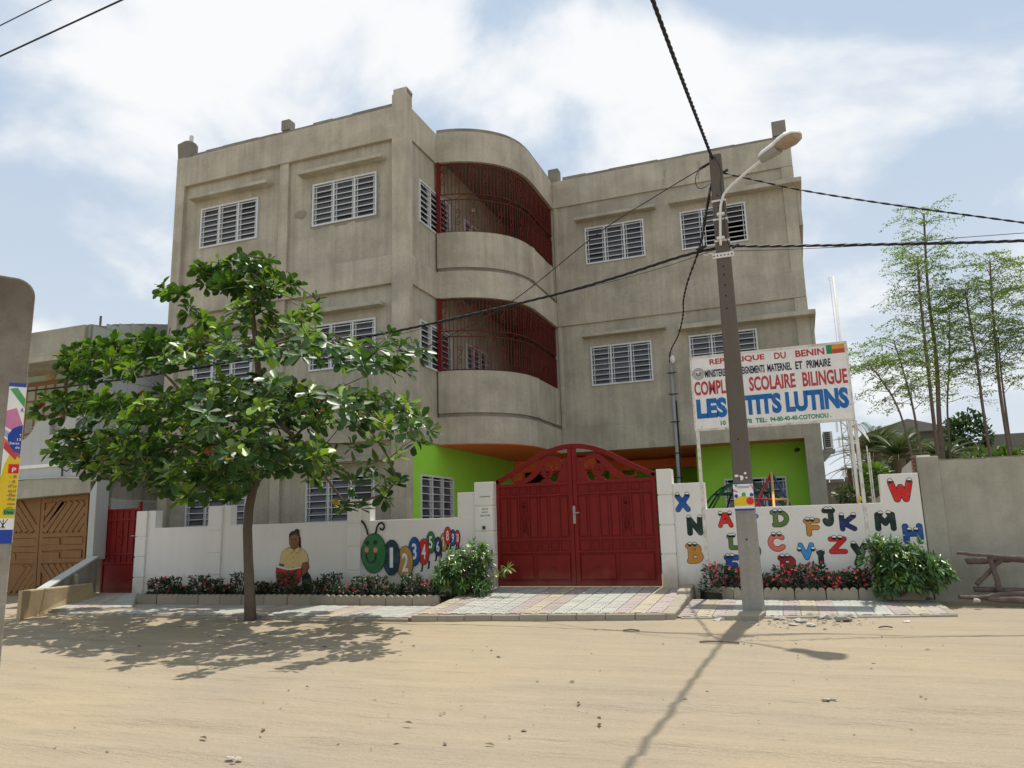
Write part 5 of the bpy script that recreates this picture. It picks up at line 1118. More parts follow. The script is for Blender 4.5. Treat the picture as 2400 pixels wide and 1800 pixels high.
# flagpole and loose poles behind the wall
fp0 = UY(1953, 648, 13.0); fx = .855
fpo = empty('flagpole', (fx, 13.0, .45), 'slim white flagpole rising behind the school sign', 'flagpole')
MB().tube([(fx, 13.0, .45), (fx, 13.0, fp0.z)], [.030, .024], 10).build('pole', 'galv_white', fpo, smooth=True)
MB().tube([(fx-.035, 12.99, fp0.z-.02), (fx-.075, 12.99, fp0.z-.005), (fx-.08, 12.99, fp0.z-.045), (fx-.045, 12.99, fp0.z-.06)], .006, 6).tube([(fx-.06, 12.99, fp0.z-.05), (fx-.045, 12.98, 1.9)], .004, 5).build('pulley', 'galv_white', fpo)
rp_ = UX(2008, 1170, .9); v2, f2 = chunk(.87, 12.88, 1.74, .035, .03, .06); tag(MB().add(v2, f2).tube([(.87, 12.92, 1.78), (.83, 12.9, 1.68), (.85, 12.9, 1.58)], .012, 6).build('rope_knot', 'rope', loc=(.87, 12.9, 1.7)), 'knot of yellow rope tied round the flagpole', 'rope')
for u, vt, lab in ((2031, 1045, 'taller of two thin white stakes behind the wall'), (2037, 1060, 'shorter of two thin white stakes behind the wall')):
    t = UY(u, vt, 13.05); tag(MB().tube([(t.x, 13.05, .45), (t.x, 13.05, t.z)], .010, 8).build('stake', 'old_white_metal', loc=(t.x, 13.05, .45)), lab, 'stake')
# ================================================================== PLAYGROUND FRAME behind the wall
YPG = 17.0
pg = empty('swing_frame', (UY(1810, 1200, YPG).x, YPG, .45), 'red, yellow and blue tripod swing frame behind the letter wall', 'swing frame')
ap = UY(1808, 1108, YPG)
def leg(u, v, Y, mat):
    e_ = UY(u, v, Y); d = e_-ap; e2 = ap+d*((ap.z-.45)/(ap.z-e_.z)); MB().tube([ap, e2], .027, 10).build('leg', mat, pg, smooth=True)
leg(1772, 1180, YPG-.3, 'play_red'); leg(1814, 1186, YPG-.8, 'play_yellow'); leg(1850, 1180, YPG-.2, 'play_blue'); leg(1806, 1186, YPG+.6, 'play_blue')
z = UY(1810, 1170, YPG).z
for sx_, mt in ((-1, 'play_red'), (1, 'play_yellow')):
    a = UY(1811, 1171, YPG-.6); b = UY(1811+sx_*35, 1170, YPG-.5)
    MB().tube([a, b], .022, 8).build('seat_bar', mt, pg)
    pts = [b.lerp(a, .5-.5*math.cos(t))+Vector((0, 0, -.26*math.sin(t))) for t in np.linspace(0, math.pi, 12)]
    MB().tube(pts, .022, 8).build('seat_hoop', mt, pg)
dg = empty('climbing_dome', (UY(1730, 1200, 17.5).x, 17.5, .45), 'dark green bar climbing dome behind the letter wall', 'climbing frame')
c0 = UY(1745, 1188, 17.5); Rr = 1.25
for k in range(5):
    a = math.pi*k/5+.2; pts = [(c0.x+Rr*math.cos(a)*math.cos(t), 17.5+Rr*math.sin(a)*math.cos(t), .45+(UY(1745, 1128, 17.5).z-.45)*math.sin(t)) for t in np.linspace(0, math.pi, 17)]
    MB().tube(pts, .022, 8).build('arch_bar', 'play_green', dg, smooth=True)
for f, zz in ((.86, .5), (.5, .86)):
    pts = [(c0.x+Rr*f*math.cos(t), 17.5+Rr*f*math.sin(t), .45+(UY(1745, 1128, 17.5).z-.45)*zz) for t in np.linspace(0, 2*math.pi, 25)]; MB().tube(pts, .018, 7).build('ring_bar', 'play_green', dg)
# ================================================================== RIGHT NEIGHBOUR: grey boundary wall, old walls, roofs
gw = empty('boundary_wall', (4, 12.5, .25), 'tall plain grey rendered wall at the right edge', 'wall')
zt_g = 2.27
MB().box(1.94, 9.0, 12.50, 12.72, .1, zt_g-.02).build('wall_panel', 'grey_render', gw, bevel=.01)
MB().box(1.665, 1.945, 12.485, 12.78, .1, zt_g+.05).build('pilaster', 'grey_render', gw, bevel=.012)
ct = MB()
for i in range(26): x = 1.7+i*.28; ct.box(x, x+.285, 12.5+random.uniform(0, .01), 12.71, zt_g-.03, zt_g-.012+random.uniform(0, .02))
ct.build('rough_coping', 'raw_concrete', gw)
br = MB()
for i in range(7): br.box(1.62, 1.675, 12.60+random.uniform(-.01, .01), 12.77, 1.98+.055*i, 1.98+.055*i+.045)
br.build('exposed_brick', 'brick', gw)
dw = empty('boundary_wall', (1.78, 16, .3), 'pale side wall with a sloping top running back from the street', 'wall')
prof = [(12.76, .2), (24, .2), (24, 2.05), (22.5, 2.10), (19.2, 2.20), (14.1, 2.36), (12.76, 2.36)]
prof = [(12.76, .2), (26, .2), (26, 1.75), (19.0, 1.95), (15.2, 2.05), (14.6, 2.28), (12.76, 2.36)]
MB().prism(prof, lambda a, b, d: (1.70+d, a, b), 0, .18).build('wall_panel', 'white_wall', dw)
for y in (13.3, 13.75): MB().box(1.693, 1.70, y, y+.05, 1.75, 2.10).build('water_stain', 'aged_wall', dw)
# old dark wall at the back, farther plots
oa = [UY(1935, 1132, 30), UY(2095, 1092, 30), UY(2250, 1070, 30)]
ow = empty('old_wall', (2, 30, .3), 'weathered dark block wall behind the school yard', 'wall')
MB().prism([(-1.5, 0), (12, 0), (12, oa[2].z+.3), (oa[2].x, oa[2].z), (oa[1].x, oa[1].z-.35), (oa[0].x, oa[0].z), (-1.5, oa[0].z)], XZ(30), 0, .25).build('wall_panel', 'aged_wall', ow)
cp = MB()
for i in range(20): x = -1.4+i*.5; cp.box(x, x+.46, 29.95, 30.3, oa[0].z+.0+max(0, x-1)*.12-.02, oa[0].z+.10+max(0, x-1)*.12+random.uniform(0, .08))
cp.build('coping_block', 'raw_concrete', ow)
def far_house(label, u0, u1, vt0, vt1, vr, Y, mat):
    a, b = UY(u0, vt0, Y), UY(u1, vt1, Y); r = UY((u0+u1)/2, vr, Y); hb = empty('house', ((a.x+b.x)/2, Y, 0), label, 'house')
    MB().box(a.x, b.x, Y, Y+8, 0, min(a.z, b.z)).build('wall', mat, hb)
    e0 = min(a.z, b.z); MB().prism([(a.x-.3, e0), (b.x+.3, e0), ((a.x+b.x)/2, r.z)], XZ(Y-.3), 0, 8.6).build('roof', 'roof_sheet', hb)
    for k in range(2):
        x = a.x+(b.x-a.x)*(.3+.4*k); f = MB().box(x-.5, x+.5, Y-.02, Y+.05, e0-2.2, e0-1.0).build('window', 'dark_inside', hb)
far_house('gabled grey house behind the palm trees', 2035, 2225, 1015, 1008, 983, 34, 'far_grey')
fh = empty('house', (UY(2360, 1050, 30).x, 30, 0), 'low flat grey house behind the right wall', 'house')
a, b = UY(2295, 1034, 30), UY(2400, 1020, 30); MB().prism([(a.x, 0), (b.x+6, 0), (b.x+6, b.z+.1), (a.x+.5, a.z+.2), (a.x+.25, a.z+.12), (a.x, a.z-.1)], XZ(30), 0, 6).build('wall', 'far_grey', fh)
MB().box(a.x+.6, b.x+6, 29.96, 30, b.z-2.0, b.z-1.9).build('ledge', 'roof_sheet', fh)
# lattice mast
mz1 = UY(1977, 986, 130); mz0 = UY(1991, 1110, 130); mt_ = empty('telecom_mast', (mz1.x, 130, 0), 'distant lattice telecom mast with antennas', 'mast')
lt = MB(); wdm = .55; Zt = mz1.z; xm = (mz1.x+mz0.x)/2
zz = np.linspace(-1, Zt, 16)
for sx_, sy_ in ((-1, -1), (1, -1), (1, 1), (-1, 1)): lt.tube([(xm+sx_*wdm*1.15, 130+sy_*wdm*1.15, -1), (xm+sx_*wdm*.8, 130+sy_*wdm*.8, Zt)], .07, 5)
for i in range(15):
    s2 = 1 if i % 2 else -1
    for sy_ in (-1, 1): lt.tube([(xm-s2*wdm, 130+sy_*wdm, zz[i]), (xm+s2*wdm, 130+sy_*wdm, zz[i+1])], .05, 4); lt.tube([(xm-wdm, 130+sy_*wdm, zz[i]), (xm+wdm, 130+sy_*wdm, zz[i])], .05, 4)
lt.build('lattice', 'steel_grey', mt_)
for (dx_, dz_) in ((-1.1, -.9), (1.1, -.9), (-1.0, -3.2), (1.05, -3.0), (-.9, -8)): MB().box(xm+dx_-.16, xm+dx_+.16, 129.4, 129.7, Zt+dz_-.9, Zt+dz_+.7).build('antenna', 'galv_white', mt_)
# ================================================================== LOG TRESTLE AND LOGS (right)
C13 = lambda x, y, Y: UY(2150+x*.13866, 1220+y*.13866, Y)
def log(mb, P, r0, r1):
    path = cr_spline([Vector(p) for p in P], 6); n = len(path); mb.tube([p+Vector((random.uniform(-.006, .006), 0, random.uniform(-.006, .006))) for p in path], [r0+(r1-r0)*i/(n-1)+random.uniform(-.003, .003) for i in range(n)], 9)
tr = empty('log_trestle', C13(1300, 1230, 12.1), 'rough trestle bench of bark-covered logs against the grey wall', 'bench')
for nm, P, r0, r1 in (('top_log', [C13(670, 545, 12.0), C13(1200, 590, 12.0), C13(1800, 630, 12.0), C13(2300, 660, 12.0)], .022, .032), ('top_log', [C13(830, 690, 12.2), C13(1100, 685, 12.2), C13(1500, 660, 12.2), C13(2300, 680, 12.2)], .042, .036),
                      ('leg_log', [C13(1215, 600, 12.05), C13(1300, 860, 12.05), C13(1400, 1200, 12.05)], .030, .038), ('leg_log', [C13(1470, 620, 12.12), C13(1290, 790, 12.12), C13(1000, 1090, 12.12)], .032, .030)):
    mb = MB(); log(mb, P, r0, r1); mb.build(nm, 'log_bark', tr, smooth=True)
for lab, P, r0, r1 in (('dark log lying under the trestle by the grey wall', [C13(950, 1165, 12.15), C13(1350, 1175, 12.15), C13(1800, 1195, 12.15), C13(2400, 1220, 12.2)], .036, .05), ('long thin log lying nearest the street under the trestle', [C13(690, 1285, 11.9), C13(1100, 1305, 11.9), C13(1450, 1260, 11.9), C13(2300, 1255, 11.95)], .024, .045), ('thick black log half buried in the sand by the grey wall', [C13(1180, 1325, 11.85), C13(1500, 1330, 11.85), C13(2400, 1340, 11.85)], .03, .055)):
    mb = MB(); log(mb, P, r0, r1); tag(mb.build('log', 'log_bark', loc=P[0], smooth=True), lab, 'log')
p = C13(1010, 1365, 11.7); v2, f2 = chunk(p.x, p.y, p.z, .06, .05, .05); tag(MB().add(v2, f2).build('stone', 'rubble', loc=p), 'small pale stone on the sand before the logs', 'stone')
# ================================================================== LEFT FOREGROUND PILLAR
vd = Vector((ray(85, 1100)[0], ray(85, 1100)[1], 0)).normalized(); wv = Vector((-vd.y, vd.x, 0)); wv = -wv if wv.dot(Vector((1, 0, 0))) < 0 else wv
DPL = 4.0; E0 = Vector(EYEP+ray(45, 1090)*DPL); E0.z = 0; ztp = Vector(EYEP+ray(70, 640)*DPL).z+.03
vd2 = (Vector((E0.x, E0.y, 0))).normalized(); wv = Vector((-vd2.y, vd2.x, 0))*-1
fpil = empty('concrete_pillar', E0-wv*.45, 'stained concrete pillar with rounded top at the left edge', 'pillar')
wd_ = .9; rr2 = .10
prof = [(-wd_, -.2), (0, -.2), (0, ztp-rr2)]+[(-rr2+rr2*math.cos(a), ztp-rr2+rr2*math.sin(a)) for a in np.linspace(.15, math.pi/2, 8)]+[(-wd_, ztp+.03)]
MB().prism(prof, lambda a, b, d: tuple(E0+wv*a+vd2*d+Vector((0, 0, b))), 0, .35).build('shaft', 'pillar_concrete', fpil, bevel=.012)
# wrapped poster strip
def fz(v): return Vector(EYEP+ray(50, v)*DPL).z
pst = empty('poster', E0, 'tall bright poster wrapped round the corner of the left concrete pillar', 'poster')
pz1, pz0 = fz(892), fz(1273); pwid = .078
H_ = pz1-pz0
def strip(name, poly, mat, lay): MB().prism([(-pwid+x*pwid, pz0+y*H_) for x, y in poly], lambda a, b, d: tuple(E0+wv*a+vd2*(d)+Vector((0, 0, b))), -.003-.0008*lay, -.0024-.0008*lay).build(name, mat, pst)
MB().prism([(-pwid, pz0), (.001, pz0), (.001, pz1), (-pwid, pz1)], lambda a, b, d: tuple(E0+wv*a+vd2*d+Vector((0, 0, b))), -.0028, -.001).build('sheet', 'p_white', pst)
MB().box(0, .003, 0, .001, 0, .001)
MB().prism([(0.0, pz0), (.30, pz0), (.30, pz1), (0, pz1)], lambda a, b, d: tuple(E0+vd2*a+wv*(.0015+d)+Vector((0, 0, b))), 0, .0012).build('side_sheet', 'y_poster', pst)
Y_ = lambda v: (1273-v)/(1273-892)
strip('blue_band', [(0, 0), (1, 0), (1, Y_(1241)), (0, Y_(1241))], 'b_poster', 0); strip('blue_band', [(0, .975), (1, .975), (1, 1), (0, 1)], 'b_poster', 0)
strip('green_stroke', [(.05, .96), (.5, .97), (1, .90), (1, .84)], 'g_poster', 0); strip('pink_stroke', [(0, .82), (.55, .84), (1, .73), (1, .66), (0, .72)], 'm_poster', 0); strip('violet_stroke', [(0, .70), (1, .645), (1, .60), (0, .66)], 'v_poster', 0)
strip('red_stroke', [(0, .65), (1, .56), (1, .52), (0, .60)], 'p_salmon', 0); strip('red_stroke', [(0, .585), (.75, .51), (.85, .545), (.1, .625)], 'f_red', 1)
strip('yellow_field', [(0, Y_(1215)), (1, Y_(1215)), (1, Y_(1060)), (.45, Y_(1060)), (.15, Y_(1090)), (0, Y_(1120))], 'y_poster', 0)
strip('blue_disc', [(1, Y_(1063)), (.62, Y_(1058)), (.35, Y_(1045)), (.2, Y_(1030)), (.2, Y_(1018)), (.45, Y_(1003)), (.8, Y_(996)), (1, Y_(995))], 'b_poster', 1)
strip('red_label', [(.40, Y_(1110)), (1, Y_(1110)), (1, Y_(1088)), (.40, Y_(1088))], 'p_red', 1); strip('green_label', [(.35, Y_(1207)), (1, Y_(1207)), (1, Y_(1193)), (.35, Y_(1193))], 'g_poster', 1)
def ptext(s, x0, x1, v, hpx, mat):
    mb = MB(); v2, f2 = text2d(s, .01); a0, a1 = min(p[0] for p in v2), max(p[0] for p in v2); b0, b1 = 0, .72
    mb.add([tuple(E0+wv*(-pwid+(x0+(q[0]-a0)/(a1-a0)*(x1-x0))*pwid)+vd2*(-.0055)+Vector((0, 0, pz0+(Y_(v)+(q[1]-b0)/(b1-b0)*hpx/381)*H_))) for q in v2], f2); mb.build('lettering', mat, pst)
for s, x0, x1, v, hp_, mt in (('A', .78, .97, 963, 11, 'b_poster'), ('T', .84, .97, 1022, 6, 'p_white'), ('13', .74, .96, 1032, 6, 'p_white'), ('Sans', .32, .88, 1041, 6, 'p_white'), ('de', .68, .93, 1051, 6, 'p_white'), ('P', .62, .86, 1107, 11, 'p_white'), ('- B', .52, .92, 1121, 7, 'brick'), ('- R', .50, .90, 1133, 7, 'brick'), ("d'u", .48, .95, 1143, 7, 'brick'), ('sui', .52, .95, 1154, 7, 'brick'), ('-Ba', .45, .95, 1164, 7, 'brick'), ('-Ré', .45, .95, 1174, 7, 'brick'), ('oeu', .52, .97, 1184, 6, 'brick'), ('un', .50, .82, 1192, 5, 'brick'), ('Date', .42, .92, 1204, 7, 'p_black')): ptext(s, x0, x1, v, hp_, mt)
for dx_ in (-.12, 0, .12): strip('brush_drawing', [(.38+dx_*2, Y_(1217)), (.43+dx_*2, Y_(1217)), (.43-dx_, Y_(1238)), (.38-dx_, Y_(1238))], 'p_black', 1)
# ================================================================== LEFT NEIGHBOUR HOUSE
NY, NX = 12.6, UY(205, 800, 12.6).x
nh = empty('neighbour_house', (NX-2, NY, .3), 'pale neighbour house with a wooden garage door and curved balcony', 'house')
MB().box(NX-9, NX, NY+1.0, NY+9, 3.2, 6.0).build('front_wall', 'mint_wall', nh)
MB().box(NX-9, NX, NY, NY+9, .0, 3.2).build('ground_floor', 'stained_concrete', nh)
tp = [UX(u, v, NX) for u, v in ((205, 761), (237, 766), (258, 761), (330, 760), (395, 762))]
side_prof = [(NY, .1), (24, .1), (24, tp[-1].z+1.2)]+[(p.y, p.z) for p in reversed(tp)]
MB().prism(side_prof, lambda a, b, d: (NX+d, a, b), .0, .12).build('side_wall', 'stained_concrete', nh)
# cladding panels on the upper side wall, laid in courses
zs0 = 3.55
for i in range(12):
    for j in range(4):
        y0 = NY+.02+i*.36; z0 = zs0+j*.85; top = min(p.z for p in tp)-.02 if j == 3 else z0+.838
        if top-z0 > .1: MB().box(NX+.121, NX+.135, y0, y0+.352, z0, top).build('cladding_panel', 'tile_white', nh)
for i in range(12):
    y0 = NY+.02+i*.36; yc = y0+.18; zt_ = np.interp(yc, [p.y for p in tp], [p.z for p in tp])-.03; z0 = min(p.z for p in tp)-.012
    if zt_-z0 > .05: MB().box(NX+.121, NX+.134, y0, y0+.352, z0, zt_).build('cladding_panel', 'tile_white', nh)
z0, z1 = UY(140, 832, NY).z, UY(203, 763, NY).z
MB().prism([(NX-9, z0), (NX+.0, z0), (NX+.0, z1), (NX-1.2, z1+.0), (NX-9, z1)], XZ(NY-.1), 0, 1.2).build('roof_band', 'grey_render', nh, bevel=.01)
MB().box(NX-9, NX+.02, NY-.12, NY+1.1, z0-.14, z0-.003).build('roof_soffit', 'facade', nh)
# brown glazed door on the balcony
d0, d1 = UY(72, 905, NY+1.0), UY(160, 890, NY+1.0); zd0, zd1 = 3.3, UY(120, 893, NY+1.0).z
dr = MB().box(d0.x-.06, d1.x, NY+.93, NY+1.0, zd0, zd1).build('balcony_door', 'wood_door', nh, bevel=.01)
nbx = 4
for i in range(nbx):
    for j in range(4):
        x0 = d0.x+(d1.x-d0.x)*(i+.12)/nbx; x1 = d0.x+(d1.x-d0.x)*(i+.88)/nbx; q0 = zd1-.12-j*.42; MB().box(x0, x1, NY+.918, NY+.93, q0-.36, q0).build('glass_pane', 'grey_render', dr)
lq = UY(117, 876, NY+.95); v2, f2 = hull([(lq.x+.19*math.cos(a)*math.cos(b), NY+1.0-.10*abs(math.sin(b)), lq.z+.19*math.sin(a)*math.cos(b)) for a in np.linspace(0, 6.28, 20) for b in np.linspace(0, 1.5, 5)]); MB().add(v2, f2).build('wall_lamp', 'sandy_concrete', nh)
# balcony parapet with swept-up fins
YB_ = NY-.25
bz0 = UY(100, 1120, YB_).z; bzl = UY(100, 1092, YB_).z; xe = UY(180, 1060, YB_).x
def bal(pts, name, mat='tile_white', d=0): MB().prism([(UY(u, v, YB_).x, UY(u, v, YB_).z) for u, v in pts], XZ(YB_), d, d+.16).build(name, mat, nh, bevel=.01)
bal([(-60, 1130), (172, 1116), (180, 976), (157, 976), (148, 995), (135, 1012), (115, 1020), (117, 984), (85, 988), (75, 1010), (60, 1028), (20, 1045), (-60, 1060)], 'balcony_parapet')
bal([(-60, 1110), (173, 1090), (173, 1083), (-60, 1100)], 'balcony_moulding', 'p_white', -.03)
MB().box(NX-9, xe, YB_+.16, NY+1.0, bz0, bz0+.15).build('balcony_floor', 'grey_render', nh)
for v in (997, 1003): q0 = UY(120, v, YB_+.05); MB().tube([(NX-1.4, YB_+.08, q0.z), (xe-.1, YB_+.08, q0.z)], .016, 6).build('balcony_rail', 'steel_grey', nh)
qa = [UY(145, 1090, YB_-.02), UY(145, 1122, YB_-.02)]; MB().tube(qa, .014, 6).tube([UY(147, 1100, YB_-.03), UY(156, 1105, YB_-.06), UY(164, 1098, YB_-.06), UY(165, 1090, YB_-.03)], .010, 6).build('dangling_wire', 'cable_black', nh)
# garage portal and planked door
YPo = NY-.35
def por(pts, name, mat, d0=0, d1=.3): return MB().prism([(UY(u, v, YPo).x, UY(u, v, YPo).z) for u, v in pts], XZ(YPo), d0, d1).build(name, mat, nh, bevel=.01)
por([(-80, 1150), (-80, 1180), (211, 1154), (211, 1129), (228, 1123), (150, 1119), (60, 1124)], 'portal_lintel', 'grey_render', .004, .33)
por([(211, 1154), (228, 1124), (216, 1312), (201, 1312)], 'portal_jamb', 'tile_white', 0, .33)
por([(228, 1123), (228, 1119), (150, 1117), (60, 1121), (-80, 1135), (-80, 1140), (60, 1124), (150, 1120)], 'portal_moulding', 'tile_white', -.03, .1)
YD = NY-.10
def gpnt(u, v): a = UY(u, v, YD); return (a.x, a.z)
gd = MB().prism([gpnt(-70, 1185), gpnt(212, 1152), gpnt(202, 1420), gpnt(-80, 1440)], XZ(YD), .02, .06).build('garage_door', 'wood_door', nh)
def plank(pts, name='plank', dd=0): MB().prism([gpnt(*p) for p in pts], XZ(YD), -.008+dd, .019).build(name, 'wood_door', gd, bevel=.004)
CZ = lambda x, y: (x*.22901, 1100+y*.22901)
def seg(x0, y0, x1, y1, wpx): # plank along a line in sight units
    dx_, dy_ = x1-x0, y1-y0; l_ = math.hypot(dx_, dy_); nx_, ny_ = -dy_/l_*wpx/2, dx_/l_*wpx/2
    return [CZ(x0+nx_, y0+ny_), CZ(x1+nx_, y1+ny_), CZ(x1-nx_, y1-ny_), CZ(x0-nx_, y0-ny_)]
plank([CZ(*p) for p in ((440, 300), (905, 255), (905, 300), (440, 345))], 'door_rail'); plank([CZ(*p) for p in ((430, 655), (890, 640), (890, 680), (430, 700))], 'door_rail', -.002); plank([CZ(*p) for p in ((415, 770), (870, 770), (870, 815), (415, 840))], 'door_rail'); plank([CZ(*p) for p in ((405, 915), (860, 910), (860, 950), (400, 965))], 'door_rail', -.002)
plank([CZ(*p) for p in ((432, 290), (465, 287), (412, 1190), (375, 1195))], 'door_stile', -.004); plank([CZ(*p) for p in ((885, 250), (912, 248), (868, 930), (845, 930))], 'door_stile', -.004); plank([CZ(*p) for p in ((395, 290), (425, 290), (368, 1190), (338, 1200))], 'door_stile', -.004)
for i in range(8):      # diagonal boards, upper right panel
    xs = 452+i*64; seg_pts = None
    x0, y0, x1, y1 = xs, 640, xs+210, 330
    if x1 > 880: k = (880-x0)/(x1-x0); x1, y1 = 880, y0+(y1-y0)*k
    if x0 < 875: plank(seg(x0, y0, x1, y1, 46))
for i in range(2):
    yy = 370+i*95; plank(seg(455, yy+100, 455+(yy-270), 330 if i == 0 else 330, 44))
for i in range(5): x0 = 390-i*62; plank(seg(x0, 640, max(x0-190, 150), 640-310*min(1, (x0-150)/190), 46))
for i in range(7):
    x0 = 80+i*60; plank(seg(x0, 1260-i*6, min(x0+170, 360), 1260-i*6-260*min(1, (360-x0)/170) if x0 < 355 else 1255, 44)) if x0 < 340 else None
for i in range(8):
    x0 = 400+i*62; x1 = min(x0+130, 850); plank(seg(x0, 975, x1, 975+ (x1-x0)*1.55, 44)) if x1-x0 > 30 else None
for (x0, y0, x1, y1) in ((425, 705, 610, 770), (655, 695, 850, 765), (420, 850, 605, 915), (640, 830, 835, 905), (180, 710, 365, 790), (170, 855, 360, 925), (110, 860, 160, 930)): plank([CZ(x0, y1), CZ(x1, y1), CZ(x1, y0), CZ(x0, y0)], 'door_panel', -.003)
for (x0, y0, x1, y1) in ((110, 795, 375, 850), (100, 925, 365, 965), (125, 655, 395, 705)): plank([CZ(x0, y1), CZ(x1, y1), CZ(x1, y0), CZ(x0, y0)], 'door_rail')
# sloping garage ramp wall, low wall, block
rw = empty('ramp_wall', (-13.6, 11.2, .2), 'sloping concrete ramp wall with a white top before the garage', 'wall')
pA, pB = UY(216, 1308, NY-.38), UZ(16, 1412, .55); 
pB = Vector((-13.15, 10.0, .40)); pA = Vector((pA.x+.05, NY-.36, pA.z))
MB().hexa([(pA.x-.12, pA.y, .1), (pA.x+.10, pA.y, .1), (pB.x+.10, pB.y, .1), (pB.x-.12, pB.y, .1)], [(pA.x-.12, pA.y, pA.z), (pA.x+.10, pA.y, pA.z), (pB.x+.10, pB.y, pB.z), (pB.x-.12, pB.y, pB.z)]).build('body', 'stained_concrete', rw)
MB().hexa([(pA.x-.15, pA.y, pA.z+.003), (pA.x+.12, pA.y, pA.z+.003), (pB.x+.12, pB.y-.05, pB.z+.003), (pB.x-.15, pB.y-.05, pB.z+.003)], [(pA.x-.15, pA.y, pA.z+.04), (pA.x+.12, pA.y, pA.z+.04), (pB.x+.12, pB.y-.05, pB.z+.04), (pB.x-.15, pB.y-.05, pB.z+.04)]).build('capping', 'tile_white', rw)
lw = empty('low_wall', (-13.4, 10.6, .2), 'low sandy concrete wall beside the ramp to the small gate', 'wall')
a0_, a1_ = UG(48, 1458), Vector((-13.75, 11.9, .28))
a0_ = UG(46, 1455); zt0 = a0_.z+.48
MB().hexa([(a0_.x-.22, a0_.y+.1, .1), (a0_.x, a0_.y, .1), (a1_.x+.18, a1_.y, .1), (a1_.x-.05, a1_.y+.1, .1)], [(a0_.x-.22, a0_.y+.1, zt0), (a0_.x, a0_.y, zt0), (a1_.x+.12, a1_.y-.15, zt0-.05), (a1_.x-.05, a1_.y, zt0-.05)]).build('body', 'sandy_concrete', lw, bevel=.02)
bq = UY(163, 1365, 11.6); me_ = scallop_mesh(.42, .30, .07, 4)
blk = me_.build('kerb_block', 'kerb_concrete', loc=(0, 0, 0)); blk.location = (UY(138, 1382, 11.3).x, 11.3, UY(138, 1382, 11.3).z); tag(blk, 'spare scalloped kerb block standing on the low wall', 'kerb block')
# white plastered fragment of wall above the small gate
a, b = UX(252, 1175, NX+.14), UX(380, 1175, NX+.14)
fw_ = MB().prism([(UX(250, 1172, NX).y, UX(250, 1172, NX).z), (UX(360, 1178, NX).y, UX(360, 1178, NX).z), (UX(360, 1215, NX).y, UX(360, 1215, NX).z-.5), (UX(250, 1210, NX).y, UX(250, 1210, NX).z-.8)], lambda p, q, d: (NX+.125+d, p, q), 0, .02).build('plaster_patch', 'tile_white', nh)
MB().tube([UX(233, 785, NX-1.0), Vector((UX(233, 785, NX-1.0).x, UX(233, 785, NX-1.0).y, UX(233, 740, NX-1.0).z))], .03, 6).build('roof_rod', 'thin_bark', nh)
# ================================================================== INDIAN ALMOND TREE
def hsv_var(base, dv, n, dh=.12):
    b = np.array(base)[None, :]*(1+rng.uniform(-dv, dv, (n, 1))); b[:, 0] *= 1+rng.uniform(-dh, dh*2.0, n); b[:, 2] *= 1+rng.uniform(-dh, dh, n); return np.clip(b, 0, 1)
C8 = lambda x, y: (60+x*.45208, 560+y*.45208)
TB = Vector((-7.99, 9.75, .17))
tips_px = [(890,145),(1000,110),(1130,85),(1260,105),(1300,185),(1395,215),(930,215),(705,245),(800,270),(850,345),(920,400),(1330,255),(1510,315),(1490,370),(1440,325),(1190,285),(1100,255),(1380,400),(1050,180),(1210,180),(1120,340),(1260,350),
 (200,600),(290,545),(380,565),(470,515),(580,505),(650,525),(740,505),(830,505),(900,525),(245,695),(335,700),(440,640),(540,690),(700,620),(1000,440),(1150,430),(1290,430),(1360,490),(1460,475),(1510,480),(1620,550),(1750,580),(1890,495),(1950,545),(2060,565),(1985,650),(1840,610),(1905,660),(620,600),(820,620),(960,600),(1080,560),(1220,560),(1500,600),(1650,650),
 (65,885),(115,810),(195,835),(290,815),(350,855),(480,825),(580,825),(640,900),(1600,790),(1700,790),(1820,810),(1900,860),(1985,840),(2055,915),(2100,965),(2035,1025),(1975,890),(420,900),(720,830),(850,800),(980,790),(1120,780),(1260,780),(1400,760),(1500,840),(1740,880),(1880,960),
 (125,1085),(175,1015),(250,1005),(335,970),(205,1145),(300,1155),(400,1165),(450,1215),(560,1225),(650,1245),(720,1285),(800,1325),(860,1285),(960,1285),(1050,1320),(1710,1250),(1780,1170),(1860,1240),(1925,1250),(1650,1365),(1735,1365),(1500,1225),(1600,1160),(1925,1110),(1870,1320),(440,1060),(560,1080),(680,1120),(780,1180),(900,1180),(1020,1220),(1150,1240),(1350,1190),(1450,1120),(1560,1060),(1700,1060),(1820,1040),(1280,1150)]
